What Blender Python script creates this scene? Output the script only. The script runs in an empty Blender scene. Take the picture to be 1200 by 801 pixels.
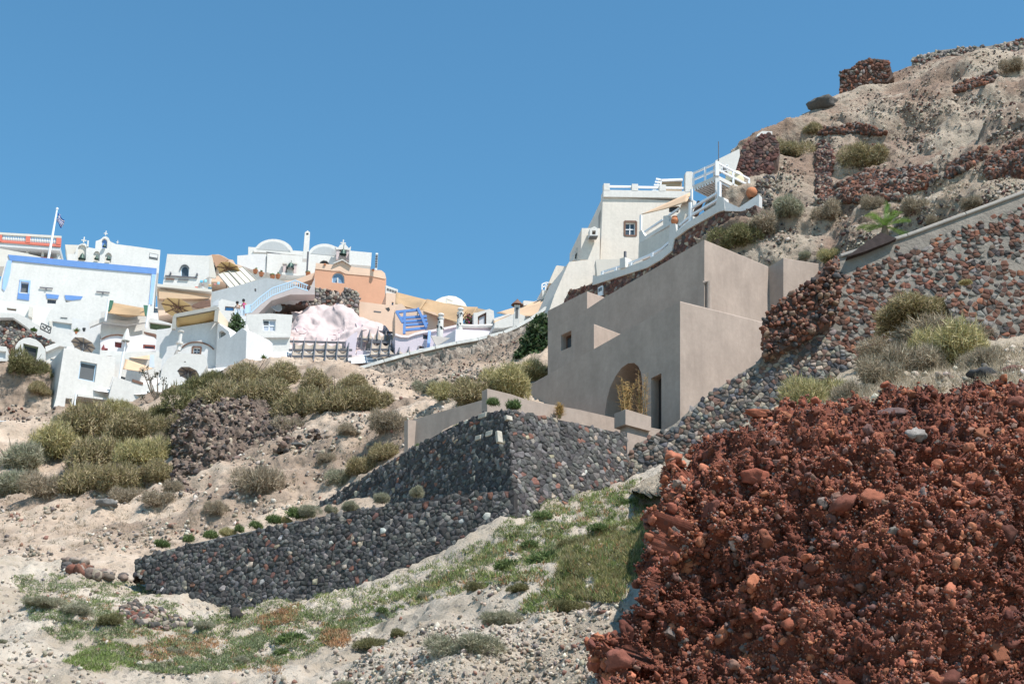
import bpy, math, random, numpy as np
from mathutils import Vector, noise
from mathutils.bvhtree import BVHTree
from mathutils.geometry import tessellate_polygon
random.seed(7); RNG = np.random.default_rng(7)
sc = bpy.context.scene; COL = sc.collection
rad = math.radians
# ------------------------------------------------ camera model (photo frame 1200 x 801)
F_PX, PITCH, ROLL = 1667.0, rad(21), rad(2.66)
CAM = np.array([0., 0., 1.6])
Fw = np.array([0, math.cos(PITCH), math.sin(PITCH)])
R0 = np.array([1., 0, 0]); U0 = np.array([0, -math.sin(PITCH), math.cos(PITCH)])
Up = U0*math.cos(ROLL) - R0*math.sin(ROLL); Rt = R0*math.cos(ROLL) + U0*math.sin(ROLL)
def ray(x, y): return Fw*F_PX + Rt*(x-600.) + Up*(400.5-y)
def P(x, y, Y):
    d = ray(x, y); return CAM + d*(Y/d[1])
def proj(p):
    v = np.asarray(p) - CAM; k = v @ Fw
    return 600 + F_PX*(v @ Rt)/k, 400.5 - F_PX*(v @ Up)/k
def azv(a): a = rad(a); return np.array([math.sin(a), math.cos(a), 0.])
class Plane:
    def __init__(s, p, az, lean=0.):
        s.p = np.array(p, float); h = azv(az)
        s.n = h*math.cos(rad(lean)) + np.array([0, 0, math.sin(rad(lean))])
        s.u = np.array([-h[1], h[0], 0.]); s.v = np.cross(s.n, s.u); s.v = s.v if s.v[2] > 0 else -s.v
    def at(s, x, y):
        d = ray(x, y); return CAM + d*(((s.p-CAM) @ s.n)/(d @ s.n))
    def uv(s, q): w = np.asarray(q)-s.p; return w @ s.u, w @ s.v
    def xyz(s, a, b, c=0.): return s.p + s.u*a + s.v*b + s.n*c
def PL(x, y, Y, az, lean=0.): return Plane(P(x, y, Y), az, lean)
# ------------------------------------------------ mesh helper
class M:
    def __init__(s): s.v = []; s.f = []; s.c = None; s.n = 0; s.mi = []
    def add(s, V, Fs, mi=0):
        s.v.append(np.asarray(V, float).reshape(-1, 3)); k = s.n
        s.f.extend([tuple(i+k for i in f) for f in Fs]); s.n += len(s.v[-1]); s.mi += [mi]*len(Fs); return s
    def box(s, c, ax, ay, az, mi=0):
        c, ax, ay, az = [np.asarray(q, float) for q in (c, ax, ay, az)]
        V = [c+i*ax+j*ay+k*az for i, j, k in ((-1,-1,-1),(1,-1,-1),(1,1,-1),(-1,1,-1),(-1,-1,1),(1,-1,1),(1,1,1),(-1,1,1))]
        return s.add(V, [(0,3,2,1),(4,5,6,7),(0,1,5,4),(1,2,6,5),(2,3,7,6),(3,0,4,7)], mi)
    def bar(s, a, b, w, h=None, up=(0,0,1), mi=0):
        a = np.asarray(a, float); b = np.asarray(b, float); h = h or w
        d = b-a; L = np.linalg.norm(d); d = d/L; up = np.asarray(up, float)
        if abs(d @ up) > .95: up = np.array([1., 0, 0])
        sd = np.cross(d, up); sd /= np.linalg.norm(sd); u2 = np.cross(sd, d)
        return s.box((a+b)/2, d*L/2, sd*w/2, u2*h/2, mi)
    def tube(s, pts, rs, n=8, mi=0, cap=True):
        pts = [np.asarray(p, float) for p in pts]; V = []; Fs = []
        if np.isscalar(rs): rs = [rs]*len(pts)
        for i, p in enumerate(pts):
            d = pts[min(i+1, len(pts)-1)]-pts[max(i-1, 0)]; d = d/(np.linalg.norm(d)+1e-9)
            a = np.cross(d, [0, 0, 1.] if abs(d[2]) < .9 else [1., 0, 0]); a /= np.linalg.norm(a); b = np.cross(d, a)
            for k in range(n):
                t = 2*math.pi*k/n; V.append(p + rs[i]*(a*math.cos(t)+b*math.sin(t)))
        for i in range(len(pts)-1):
            for k in range(n):
                k2 = (k+1) % n; Fs.append((i*n+k, i*n+k2, (i+1)*n+k2, (i+1)*n+k))
        if cap: Fs.append(tuple(range(n))[::-1]); Fs.append(tuple((len(pts)-1)*n+k for k in range(n)))
        return s.add(V, Fs, mi)
    def lathe(s, base, prof, n=14, mi=0):
        base = np.asarray(base, float); V = []; Fs = []
        for r, z in prof:
            for k in range(n):
                t = 2*math.pi*k/n; V.append(base+np.array([r*math.cos(t), r*math.sin(t), z]))
        for i in range(len(prof)-1):
            for k in range(n):
                k2 = (k+1) % n; Fs.append((i*n+k, i*n+k2, (i+1)*n+k2, (i+1)*n+k))
        return s.add(V, Fs, mi)
    def slab(s, poly, vec, holes=(), pocket=.3, mi=0):
        """polygon (world points, coplanar) pushed back along vec; holes become recesses `pocket` deep"""
        poly = [np.asarray(p, float) for p in poly]; vec = np.asarray(vec, float)
        nrm = sum(np.cross(poly[i]-poly[0], poly[(i+1) % len(poly)]-poly[0]) for i in range(len(poly)))
        if nrm @ vec > 0: poly = poly[::-1]
        loops = [poly]; vh = vec/np.linalg.norm(vec)
        for h in holes:
            h = [np.asarray(p, float) for p in h]
            hn = sum(np.cross(h[i]-h[0], h[(i+1) % len(h)]-h[0]) for i in range(len(h)))
            if hn @ vec > 0: h = h[::-1]
            loops.append(h[::-1])
        tri = tessellate_polygon([[Vector(p) for p in l] for l in loops])
        V = [p for l in loops for p in l]; k = s.n
        FV = [tuple(t) for t in tri]
        out = []
        for t in FV:
            nn = np.cross(V[t[1]]-V[t[0]], V[t[2]]-V[t[0]])
            out.append(t if nn @ vec < 0 else t[::-1])
        s.add(V, out, mi)
        n = len(poly)
        s.add(poly+[p+vec for p in poly], [(i, i+n, (i+1) % n+n, (i+1) % n) for i in range(n)]+[tuple(range(2*n-1, n-1, -1))], mi)
        for h in loops[1:]:
            m = len(h); pv = vh*pocket
            s.add(h+[p+pv for p in h], [(i, i+m, (i+1) % m+m, (i+1) % m) for i in range(m)]+[tuple(range(2*m-1, m-1, -1))], mi)
        return s
    def grid(s, G, mi=0, flip=False):
        r, c, _ = G.shape; Fs = []
        for i in range(r-1):
            for j in range(c-1):
                q = (i*c+j, i*c+j+1, (i+1)*c+j+1, (i+1)*c+j); Fs.append(q[::-1] if flip else q)
        return s.add(G.reshape(-1, 3), Fs, mi)
ORG = {}
def raw_mesh(name, V, Fs, col=None, smooth=False):
    me = bpy.data.meshes.new(name); V = np.asarray(V, np.float32)
    if isinstance(Fs, np.ndarray):
        n, k = Fs.shape; me.vertices.add(len(V)); me.vertices.foreach_set('co', V.ravel())
        me.loops.add(n*k); me.loops.foreach_set('vertex_index', Fs.ravel().astype(np.int32))
        me.polygons.add(n); me.polygons.foreach_set('loop_start', np.arange(0, n*k, k, dtype=np.int32))
        me.update(calc_edges=True)
    else: me.from_pydata(V.tolist(), [], Fs)
    if col is not None:
        a = me.color_attributes.new('Col', 'FLOAT_COLOR', 'POINT')
        a.data.foreach_set('color', np.hstack([col, np.ones((len(col), 1))]).astype(np.float32).ravel())
    if smooth: me.polygons.foreach_set('use_smooth', np.ones(len(me.polygons), bool))
    me.update(); return me
def link(name, me, mats, parent=None, loc=None):
    o = bpy.data.objects.new(name, me); COL.objects.link(o)
    for m in (mats if isinstance(mats, (list, tuple)) else [mats]): me.materials.append(m)
    if parent is not None: o.parent = parent
    if loc is not None: o.location = loc
    return o
def obj(name, m, mat, parent=None, smooth=False, col=None, bevel=0, keep=False):
    """mesh from world-space geometry; its origin goes to the parent's origin, or to its own base"""
    if isinstance(m, M): V = np.concatenate(m.v); Fs = m.f; mi = m.mi
    else: V, Fs = m; mi = None
    V = np.array(V, float)
    if parent is not None: org = ORG[parent.name]
    elif keep: org = np.zeros(3)
    else: org = np.array([V[:, 0].mean(), V[:, 1].mean(), V[:, 2].min()])
    me = raw_mesh(name, V-org, Fs, col, smooth)
    o = link(name, me, mat, parent); ORG[o.name] = org
    if parent is None: o.location = org
    if mi is not None and any(mi): me.polygons.foreach_set('material_index', mi)
    if bevel:
        b = o.modifiers.new('soft', 'BEVEL'); b.width = bevel; b.segments = 2; b.limit_method = 'ANGLE'; b.angle_limit = rad(50)
    return o
def tag(o, label=None, cat=None, group=None, kind=None):
    if label: o['label'] = label
    if cat: o['category'] = cat
    if group: o['group'] = group
    if kind: o['kind'] = kind
    return o
def thing(name, label, cat, loc, group=None):
    o = bpy.data.objects.new(name, None); COL.objects.link(o); o.empty_display_size = .3
    o.location = loc; ORG[o.name] = np.array(loc, float); return tag(o, label, cat, group)
def copy_tree(o, loc, rz=0, scale=None, label=None, group=None):
    c = o.copy(); COL.objects.link(c); c.location = loc; c.rotation_euler = (0, 0, rz)
    if scale is not None: c.scale = scale
    if label: c['label'] = label
    if group: c['group'] = group
    for ch in o.children:
        k = ch.copy(); COL.objects.link(k); k.parent = c
    return c
# ------------------------------------------------ materials
MATS = {}
def nt(name):
    m = bpy.data.materials.new(name); m.use_nodes = True; t = m.node_tree; t.nodes.clear()
    out = t.nodes.new('ShaderNodeOutputMaterial'); b = t.nodes.new('ShaderNodeBsdfPrincipled')
    t.links.new(b.outputs[0], out.inputs[0]); b.inputs['Specular IOR Level'].default_value = .25
    MATS[name] = m; return m, t, b, out
def nd(t, typ, **kw):
    n = t.nodes.new(typ)
    for k, v in kw.items():
        if k in n.inputs.keys(): n.inputs[k].default_value = v
        else: setattr(n, k, v)
    return n
def rgb(c): return (c[0], c[1], c[2], 1)
def ramp(t, stops):
    r = t.nodes.new('ShaderNodeValToRGB'); e = r.color_ramp.elements
    e[0].position, e[0].color = stops[0][0], rgb(stops[0][1]); e[1].position, e[1].color = stops[-1][0], rgb(stops[-1][1])
    for p, c in stops[1:-1]: x = e.new(p); x.color = rgb(c)
    return r
def objco(t): return nd(t, 'ShaderNodeTexCoord').outputs['Object']
def geo_pos(t): return nd(t, 'ShaderNodeNewGeometry').outputs['Position']
def plaster(name, c, var=.06, scale=.6, bump=.25, rough=.9, stretch=(1, 1, 1), bscale=6, dist=.03):
    m, t, b, _ = nt(name); L = t.links.new; pos = geo_pos(t)
    mp = nd(t, 'ShaderNodeMapping'); mp.inputs['Scale'].default_value = stretch; L(pos, mp.inputs[0])
    n1 = nd(t, 'ShaderNodeTexNoise', Scale=scale, Detail=6., Roughness=.65); L(mp.outputs[0], n1.inputs['Vector'])
    a = [max(0, x*(1-var)) for x in c]; z = [min(1, x*(1+var)) for x in c]
    r = ramp(t, [(.3, a), (.7, z)]); L(n1.outputs[0], r.inputs[0]); L(r.outputs[0], b.inputs['Base Color'])
    n2 = nd(t, 'ShaderNodeTexNoise', Scale=bscale, Detail=5., Roughness=.6); L(mp.outputs[0], n2.inputs['Vector'])
    bp = nd(t, 'ShaderNodeBump', Strength=bump, Distance=dist); L(n2.outputs[0], bp.inputs['Height']); L(bp.outputs[0], b.inputs['Normal'])
    b.inputs['Roughness'].default_value = rough; return m
def attr_mat(name, var=.35, nscale=8., rough=.92, bump=.5, dist=.02, transl=0.):
    """colour of each stone / blade comes from the mesh; noise breaks it up"""
    m, t, b, out = nt(name); L = t.links.new; pos = geo_pos(t)
    a = nd(t, 'ShaderNodeAttribute', attribute_name='Col')
    n1 = nd(t, 'ShaderNodeTexNoise', Scale=nscale, Detail=6., Roughness=.7); L(pos, n1.inputs['Vector'])
    r = ramp(t, [(.25, (1-var,)*3), (.75, (1+var,)*3)]); L(n1.outputs[0], r.inputs[0])
    mx = nd(t, 'ShaderNodeMix', data_type='RGBA', blend_type='MULTIPLY'); mx.inputs[0].default_value = 1.
    L(a.outputs['Color'], mx.inputs[6]); L(r.outputs[0], mx.inputs[7]); L(mx.outputs[2], b.inputs['Base Color'])
    if bump:
        bp = nd(t, 'ShaderNodeBump', Strength=bump, Distance=dist); L(n1.outputs[0], bp.inputs['Height']); L(bp.outputs[0], b.inputs['Normal'])
    b.inputs['Roughness'].default_value = rough
    if transl:
        tr = nd(t, 'ShaderNodeBsdfTranslucent'); L(mx.outputs[2], tr.inputs[0]); ms = nd(t, 'ShaderNodeMixShader'); ms.inputs[0].default_value = transl
        L(b.outputs[0], ms.inputs[1]); L(tr.outputs[0], ms.inputs[2]); L(ms.outputs[0], out.inputs[0])
    return m
def glossy(name, c, rough=.15, metal=0.):
    m, t, b, _ = nt(name); b.inputs['Base Color'].default_value = rgb(c); b.inputs['Roughness'].default_value = rough
    b.inputs['Metallic'].default_value = metal; b.inputs['Specular IOR Level'].default_value = .5
    n = nd(t, 'ShaderNodeTexNoise', Scale=3.); bp = nd(t, 'ShaderNodeBump', Strength=.05); t.links.new(n.outputs[0], bp.inputs['Height']); t.links.new(bp.outputs[0], b.inputs['Normal'])
    return m
def soil(name, stops, nscale=.35, spots=(.12, .10, .09), spotden=.30, spotscale=2.2, bump=.8, dist=.25, patch=None, pscale=.12):
    m, t, b, _ = nt(name); L = t.links.new; pos = geo_pos(t)
    n1 = nd(t, 'ShaderNodeTexNoise', Scale=nscale, Detail=10., Roughness=.72, Distortion=.3); L(pos, n1.inputs['Vector'])
    r = ramp(t, stops); L(n1.outputs[0], r.inputs[0]); colr = r.outputs[0]
    if patch:
        n4 = nd(t, 'ShaderNodeTexNoise', Scale=pscale, Detail=5., Roughness=.6); L(pos, n4.inputs['Vector'])
        r4 = ramp(t, [(.45, (0, 0, 0)), (.58, (1, 1, 1))]); L(n4.outputs[0], r4.inputs[0])
        mp = nd(t, 'ShaderNodeMix', data_type='RGBA'); L(r4.outputs[0], mp.inputs[0]); L(colr, mp.inputs[6]); mp.inputs[7].default_value = rgb(patch); colr = mp.outputs[2]
    v = nd(t, 'ShaderNodeTexVoronoi', Scale=spotscale, Randomness=1.); L(pos, v.inputs['Vector'])
    n5 = nd(t, 'ShaderNodeTexNoise', Scale=1.1, Detail=3.); L(pos, n5.inputs['Vector'])
    mm = nd(t, 'ShaderNodeMath', operation='MULTIPLY'); L(n5.outputs[0], mm.inputs[0]); mm.inputs[1].default_value = spotden*2
    lt = nd(t, 'ShaderNodeMath', operation='LESS_THAN'); L(v.outputs['Distance'], lt.inputs[0]); L(mm.outputs[0], lt.inputs[1])
    mu = nd(t, 'ShaderNodeMath', operation='MULTIPLY'); L(lt.outputs[0], mu.inputs[0]); mu.inputs[1].default_value = .55
    mx = nd(t, 'ShaderNodeMix', data_type='RGBA'); L(mu.outputs[0], mx.inputs[0]); L(colr, mx.inputs[6]); mx.inputs[7].default_value = rgb(spots)
    L(mx.outputs[2], b.inputs['Base Color'])
    n2 = nd(t, 'ShaderNodeTexNoise', Scale=2.5, Detail=9., Roughness=.75); L(pos, n2.inputs['Vector'])
    ad = nd(t, 'ShaderNodeMath', operation='ADD'); L(n2.outputs[0], ad.inputs[0]); mu2 = nd(t, 'ShaderNodeMath', operation='MULTIPLY'); L(lt.outputs[0], mu2.inputs[0]); mu2.inputs[1].default_value = .25; L(mu2.outputs[0], ad.inputs[1])
    bp = nd(t, 'ShaderNodeBump', Strength=bump, Distance=dist); L(ad.outputs[0], bp.inputs['Height']); L(bp.outputs[0], b.inputs['Normal'])
    b.inputs['Roughness'].default_value = .95; return m
WHITE = plaster('white_limewash', (.60, .578, .545), .045, .5, .35, bscale=3)
WHITE2 = plaster('soft_white_limewash', (.59, .58, .57), .05, .5, .35, bscale=3)
CREAM = plaster('cream_plaster', (.58, .54, .48), .05, .5, .3)
OFFW = plaster('warm_white_plaster', (.62, .565, .50), .05, .35, .4, bscale=2.5)
MUD = plaster('mud_plaster', (.37, .293, .245), .14, .9, .5, stretch=(1, 1, .6), bscale=3.5, dist=.02)
def streaks(m, k=.16, hair=True):
    """faint vertical weather streaks and hairline trowel marks"""
    t = m.node_tree; b = [n for n in t.nodes if n.type == 'BSDF_PRINCIPLED'][0]; src = b.inputs['Base Color'].links[0].from_socket; L = t.links.new
    mp = nd(t, 'ShaderNodeMapping'); mp.inputs['Scale'].default_value = (2.4, 2.4, .16); L(geo_pos(t), mp.inputs[0])
    n = nd(t, 'ShaderNodeTexNoise', Scale=1.1, Detail=7., Roughness=.7, Distortion=.4); L(mp.outputs[0], n.inputs['Vector'])
    r = ramp(t, [(.38, (1-k*1.3,)*3), (.5, (1,)*3), (.68, (1+k,)*3)]); L(n.outputs[0], r.inputs[0])
    n2 = nd(t, 'ShaderNodeTexNoise', Scale=4.5, Detail=8., Roughness=.75); L(geo_pos(t), n2.inputs['Vector']); r2 = ramp(t, [(.3, (.90,)*3), (.7, (1.08,)*3)]); L(n2.outputs[0], r2.inputs[0])
    mx = nd(t, 'ShaderNodeMix', data_type='RGBA', blend_type='MULTIPLY'); mx.inputs[0].default_value = 1.; L(src, mx.inputs[6]); L(r.outputs[0], mx.inputs[7])
    my = nd(t, 'ShaderNodeMix', data_type='RGBA', blend_type='MULTIPLY'); my.inputs[0].default_value = 1.; L(mx.outputs[2], my.inputs[6]); L(r2.outputs[0], my.inputs[7]); L(my.outputs[2], b.inputs['Base Color'])
streaks(MUD, .03); streaks(WHITE, .022); streaks(WHITE2, .03); streaks(OFFW, .035)
PEACH = plaster('peach_plaster', (.58, .31, .20), .08, .6, .3)
PEACHL = plaster('pale_peach_plaster', (.66, .47, .35), .06, .6, .3)
PINK = plaster('pale_pink_plaster', (.52, .42, .405), .04, .5, .4, bscale=1.5, dist=.1)
LILAC = plaster('lilac_plaster', (.55, .485, .53), .05, .5, .3)
BLUE = plaster('blue_paint', (.12, .24, .50), .06, 2, .1, .6)
LBLUE = plaster('light_blue_paint', (.30, .46, .80), .06, 2, .1, .6)
RED = plaster('faded_red_paint', (.60, .17, .12), .08, 2, .1, .7)
DARKP = plaster('dark_opening', (.035, .038, .04), .1, 3, .1, .6)
GLASS = glossy('window_glass', (.06, .075, .09), .08)
SHUT = plaster('grey_shutter', (.11, .115, .12), .1, 5, .3, .7, stretch=(1, 1, 8))
BROWNW = plaster('brown_wood', (.16, .09, .065), .2, 4, .3, .7)
GREYW = plaster('grey_weathered_wood', (.13, .13, .145), .2, 4, .3, .8)
CANV = plaster('tan_canvas', (.37, .25, .145), .08, 1.2, .3)
CANVY = plaster('yellow_canvas', (.52, .37, .18), .06, 1.2, .2)
CANVO = plaster('orange_tan_canvas', (.55, .38, .25), .06, 1.2, .2)
CANVB = plaster('taupe_canvas', (.33, .28, .23), .08, 1.2, .3)
CANVG = plaster('grey_canvas', (.30, .28, .26), .06, 1.2, .2)
METAL = glossy('painted_white_metal', (.75, .76, .78), .4)
LMETAL = glossy('pale_blue_metal', (.42, .55, .66), .45)
BELL = glossy('patinated_bronze', (.05, .085, .07), .5, .6)
GREEN = plaster('dark_green_cloth', (.07, .17, .12), .15, 3, .2)
TERRA = plaster('terracotta', (.45, .18, .09), .12, 5, .2)
BARK = plaster('bark', (.17, .13, .10), .3, 8, .6)
STONE = attr_mat('masonry_stone', .3, 7., .9, .6, .03)
MORT_D = plaster('dark_mortar', (.035, .033, .034), .3, 3, .8)
MORT_L = plaster('pale_mortar', (.225, .195, .165), .26, 1.3, .9, bscale=7, dist=.06)
MORT_B = plaster('brown_mortar', (.13, .09, .075), .3, 2, .9)
ROCKA = attr_mat('rock_fragments', .35, 9., .95, .8, .03)
LEAF = attr_mat('foliage', .18, 3., .8, 0, 0, .25)
SOIL_L = soil('sandy_hillside', [(.25, (.30, .215, .16)), (.5, (.46, .355, .27)), (.75, (.61, .50, .40))], .5, (.13, .115, .10), .24, 2.6, patch=(.27, .20, .15), pscale=.14)
SOIL_F = soil('pale_sandy_slope', [(.25, (.38, .31, .245)), (.5, (.54, .46, .375)), (.78, (.66, .58, .48))], .6, (.16, .145, .13), .26, 3.5, bump=1., dist=.2, patch=(.40,.33,.255), pscale=.3)
TUFF = soil('volcanic_tuff', [(.25, (.24, .165, .125)), (.42, (.40, .315, .24)), (.6, (.50, .41, .32)), (.8, (.66, .58, .47))], .30, (.09, .065, .055), .26, 1.6, bump=1., dist=.4, patch=(.31, .215, .16), pscale=.16)
REDS = soil('red_scoria_earth', [(.3, (.11, .035, .024)), (.6, (.20, .065, .04)), (.8, (.28, .10, .06))], 1.6, (.09, .05, .045), .3, 6., bump=1., dist=.1)
DRYG = soil('dry_straw_soil', [(.3, (.30, .235, .17)), (.6, (.44, .36, .27)), (.8, (.55, .47, .37))], 1., (.17, .13, .11), .25, 5.)
# ------------------------------------------------ lofted terrain
def cr(Pts, n):
    Pts = np.asarray(Pts, float); k = len(Pts); out = []
    for t in np.linspace(0, k-1-1e-6, n):
        i = int(t); u = t-i
        p0, p1, p2, p3 = Pts[max(i-1, 0)], Pts[i], Pts[min(i+1, k-1)], Pts[min(i+2, k-1)]
        out.append(.5*((2*p1)+(-p0+p2)*u+(2*p0-5*p1+4*p2-p3)*u*u+(-p0+3*p1-3*p2+p3)*u**3))
    return np.array(out)
def loft(rows, nu, nv):
    A = np.array([cr(r, nu) for r in rows]); return cr(A, nv)
def gridn(G):
    du = np.gradient(G, axis=1); dv = np.gradient(G, axis=0); n = np.cross(du, dv); n /= np.linalg.norm(n, axis=2, keepdims=True)+1e-9
    return n
def displace(G, amps, ridged=False, seed=0, mask=None):
    n = gridn(G); sgn = np.sign((n*(CAM-G)).sum(2, keepdims=True)); n = n*np.where(sgn == 0, 1, sgn)
    D = np.zeros(G.shape[:2])
    for i in range(G.shape[0]):
        for j in range(G.shape[1]):
            p = Vector(G[i, j]); d = 0
            for a, w, kind in amps:
                q = p/w + Vector((seed, seed*2.3, 0))
                if kind == 'f': d += a*noise.fractal(q, .9, 2., 4)
                elif kind == 'r': d += a*(noise.ridged_multi_fractal(q, .9, 2., 4, 1., 2.)-1.)
                else: d += a*(noise.cell(q)-.5)
            D[i, j] = d
    if mask is not None: D = D*mask
    return G + n*D[..., None]
BVH = {}
def terrain(name, G, mat, kind='structure', flip=False, label=None):
    m = M().grid(G, flip=flip); o = obj(name, m, mat, smooth=True, keep=True); tag(o, label, kind=kind)
    V = [Vector(p) for p in G.reshape(-1, 3)]; BVH[o.name] = BVHTree.FromPolygons(V, m.f); return o
def hit(x, y, names=None):
    d = Vector(ray(x, y)).normalized(); best = None
    for k, b in BVH.items():
        if names and k not in names: continue
        r = b.ray_cast(Vector(CAM), d)
        if r[0] is not None and (best is None or r[3] < best[2]): best = (np.array(r[0]), np.array(r[1]), r[3])
    return best
def inpoly(x, y, poly):
    c = False; n = len(poly)
    for i in range(n):
        x1, y1 = poly[i][:2]; x2, y2 = poly[(i+1) % n][:2]
        if (y1 > y) != (y2 > y) and x < (x2-x1)*(y-y1)/(y2-y1)+x1: c = not c
    return c
# ------------------------------------------------ stones
def ico(sub):
    t = (1+5**.5)/2
    v = [(-1,t,0),(1,t,0),(-1,-t,0),(1,-t,0),(0,-1,t),(0,1,t),(0,-1,-t),(0,1,-t),(t,0,-1),(t,0,1),(-t,0,-1),(-t,0,1)]
    f = [(0,11,5),(0,5,1),(0,1,7),(0,7,10),(0,10,11),(1,5,9),(5,11,4),(11,10,2),(10,7,6),(7,1,8),(3,9,4),(3,4,2),(3,2,6),(3,6,8),(3,8,9),(4,9,5),(2,4,11),(6,2,10),(8,6,7),(9,8,1)]
    v = [np.array(p)/np.linalg.norm(p) for p in v]
    for _ in range(sub):
        cache = {}; nf = []
        def mid(a, b):
            k = (min(a, b), max(a, b))
            if k not in cache: q = v[a]+v[b]; v.append(q/np.linalg.norm(q)); cache[k] = len(v)-1
            return cache[k]
        for a, b, c in f:
            x, y, z = mid(a, b), mid(b, c), mid(c, a); nf += [(a,x,z),(b,y,x),(c,z,y),(x,y,z)]
        f = nf
    return np.array(v), np.array(f)
ICO = {k: ico(k) for k in (0, 1, 2)}
def rocks(C, S, colr, sub=1, rough=.22, N=None, flat=.65):
    """many angular lumps in one mesh. C centres, S sizes, colr per lump colour"""
    v, f = ICO[sub]; n = len(C); C = np.asarray(C, float); S = np.asarray(S, float)
    if sub == 2:
        for q in range(4):
            kv = RNG.normal(0, 2.2+q*1.6, (n, 1, 3)); V_ = np.sin((v[None]*kv).sum(2, keepdims=True)+RNG.uniform(0, 6, (n, 1, 1)))
            extra = V_*(.20/(1+q*.6)) if q == 0 else extra+V_*(.20/(1+q*.6))
    else: extra = 0.
    A = RNG.normal(size=(n, 3, 3)); Q = np.linalg.qr(A)[0]
    pr = 1 + extra + RNG.uniform(-rough, rough, (n, len(v), 1)); V = v[None]*pr
    # chop: clamp along random axes so faces read as broken rock
    for _ in range(3):
        ax = RNG.normal(size=(n, 1, 3)); ax /= np.linalg.norm(ax, axis=2, keepdims=True); lim = RNG.uniform(.45, .8, (n, 1))
        d = (V*ax).sum(2); ex = np.maximum(d-lim, 0); V = V - ax*ex[..., None]
    sc3 = np.stack([RNG.uniform(.8, 1.25, n), RNG.uniform(.65, 1.05, n), RNG.uniform(flat*.8, flat*1.2, n)], 1)
    V = V*sc3[:, None]; V = np.einsum('nij,nkj->nki', Q, V)*S[:, None, None] + C[:, None]
    Fs = f[None] + (np.arange(n)*len(v))[:, None, None]
    return V.reshape(-1, 3), Fs.reshape(-1, 3), np.repeat(np.asarray(colr), len(v), axis=0)
def pick(pal, n):
    w = np.array([p[0] for p in pal], float); w /= w.sum(); c = np.array([p[1] for p in pal])[RNG.choice(len(pal), n, p=w)]
    return np.clip(c*RNG.uniform(.75, 1.25, (n, 1))*RNG.uniform(.95, 1.05, (n, 3)), 0, 1)
def clip(poly, a, b, c):
    out = []; n = len(poly)
    for i in range(n):
        p, q = poly[i], poly[(i+1) % n]; dp = a*p[0]+b*p[1]-c; dq = a*q[0]+b*q[1]-c
        if dp <= 0: out.append(p)
        if dp*dq < 0: t = dp/(dp-dq); out.append((p[0]+t*(q[0]-p[0]), p[1]+t*(q[1]-p[1])))
    return out
def masonry(pl, ppx, s, pal, h=.10, asp=1.35, gap=.93, skip=0., hvar=.6, jit=.42, off=0., big=.0):
    """fitted rubble stones on plane pl inside the traced outline; returns arrays"""
    uv = [pl.uv(pl.at(x, y)) for x, y in ppx]; us = [a for a, b in uv]; vs = [b for a, b in uv]
    sx, sy = s*asp, s; nu = int((max(us)-min(us))/sx)+3; nv = int((max(vs)-min(vs))/sy)+3
    g = {}
    for i in range(-1, nu+1):
        for j in range(-1, nv+1):
            g[i, j] = (min(us)+(i+.5*(j % 2)+random.uniform(-jit, jit))*sx, min(vs)+(j+random.uniform(-jit, jit))*sy)
    for k_ in list(g):
        if random.random() < .20 and k_[0] not in (-1, nu) and k_[1] not in (-1, nv): del g[k_]
    V = []; Fs = []; Cc = []; n0 = 0
    for (i, j), (a, b) in g.items():
        if i in (-1, nu) or j in (-1, nv) or not inpoly(a, b, uv) or random.random() < skip: continue
        poly = [(a-sx*1.2, b-sy*1.2), (a+sx*1.2, b-sy*1.2), (a+sx*1.2, b+sy*1.2), (a-sx*1.2, b+sy*1.2)]
        for di in (-2, -1, 0, 1, 2):
            for dj in (-2, -1, 0, 1, 2):
                q = g.get((i+di, j+dj))
                if q and (di or dj):
                    nx, ny = q[0]-a, q[1]-b; mx, my = (q[0]+a)/2, (q[1]+b)/2; poly = clip(poly, nx, ny, nx*mx+ny*my)
                    if len(poly) < 3: break
            if len(poly) < 3: break
        if len(poly) < 3: continue
        k = len(poly); hh = h*random.uniform(1-hvar, 1+hvar); gg = gap*random.uniform(.9, 1.03)
        cx = sum(p[0] for p in poly)/k; cy = sum(p[1] for p in poly)/k
        c0 = pick(pal, 1)[0]; tx, ty = random.uniform(-.22, .22), random.uniform(-.22, .22)
        for lev, (f, z) in enumerate(((gg*1.05, -.5), (gg*1.02, .55), (gg*random.uniform(.84, .95), 1.))):
            for p in poly:
                du, dv = (p[0]-cx)*f, (p[1]-cy)*f
                V.append(pl.xyz(cx+du, cy+dv, off+hh*z*(1+random.uniform(-.35, .35))+(du*tx+dv*ty if lev == 2 else 0)))
        V.append(pl.xyz(cx, cy, off+hh*1.1)); 
        for l in range(2):
            for q in range(k):
                q2 = (q+1) % k; Fs.append((n0+l*k+q, n0+l*k+q2, n0+(l+1)*k+q2)); Fs.append((n0+l*k+q, n0+(l+1)*k+q2, n0+(l+1)*k+q))
        for q in range(k): Fs.append((n0+2*k+q, n0+2*k+(q+1) % k, n0+3*k))
        Cc += [c0]*(3*k+1); n0 += 3*k+1
    return np.array(V), np.array(Fs), np.array(Cc)
def join(parts):
    V = []; Fs = []; C = []; n = 0
    for v, f, c in parts:
        if len(v) == 0: continue
        V.append(v); Fs.append(f+n); C.append(c); n += len(v)
    return np.concatenate(V), np.concatenate(Fs), np.concatenate(C)
def stoneobj(name, arr, parent, mat=None):
    V, Fs, C = arr; return obj(name, (V, Fs), mat or STONE, parent, col=C)
PAL_DARK = [(10, (.058, .055, .054)), (8, (.085, .08, .077)), (4, (.13, .122, .116)), (1.5, (.20, .18, .16)), (.7, (.19, .095, .07)), (.35, (.34, .28, .21)), (.6, (.13, .072, .06)), (.15, (.42, .40, .37))]
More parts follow.
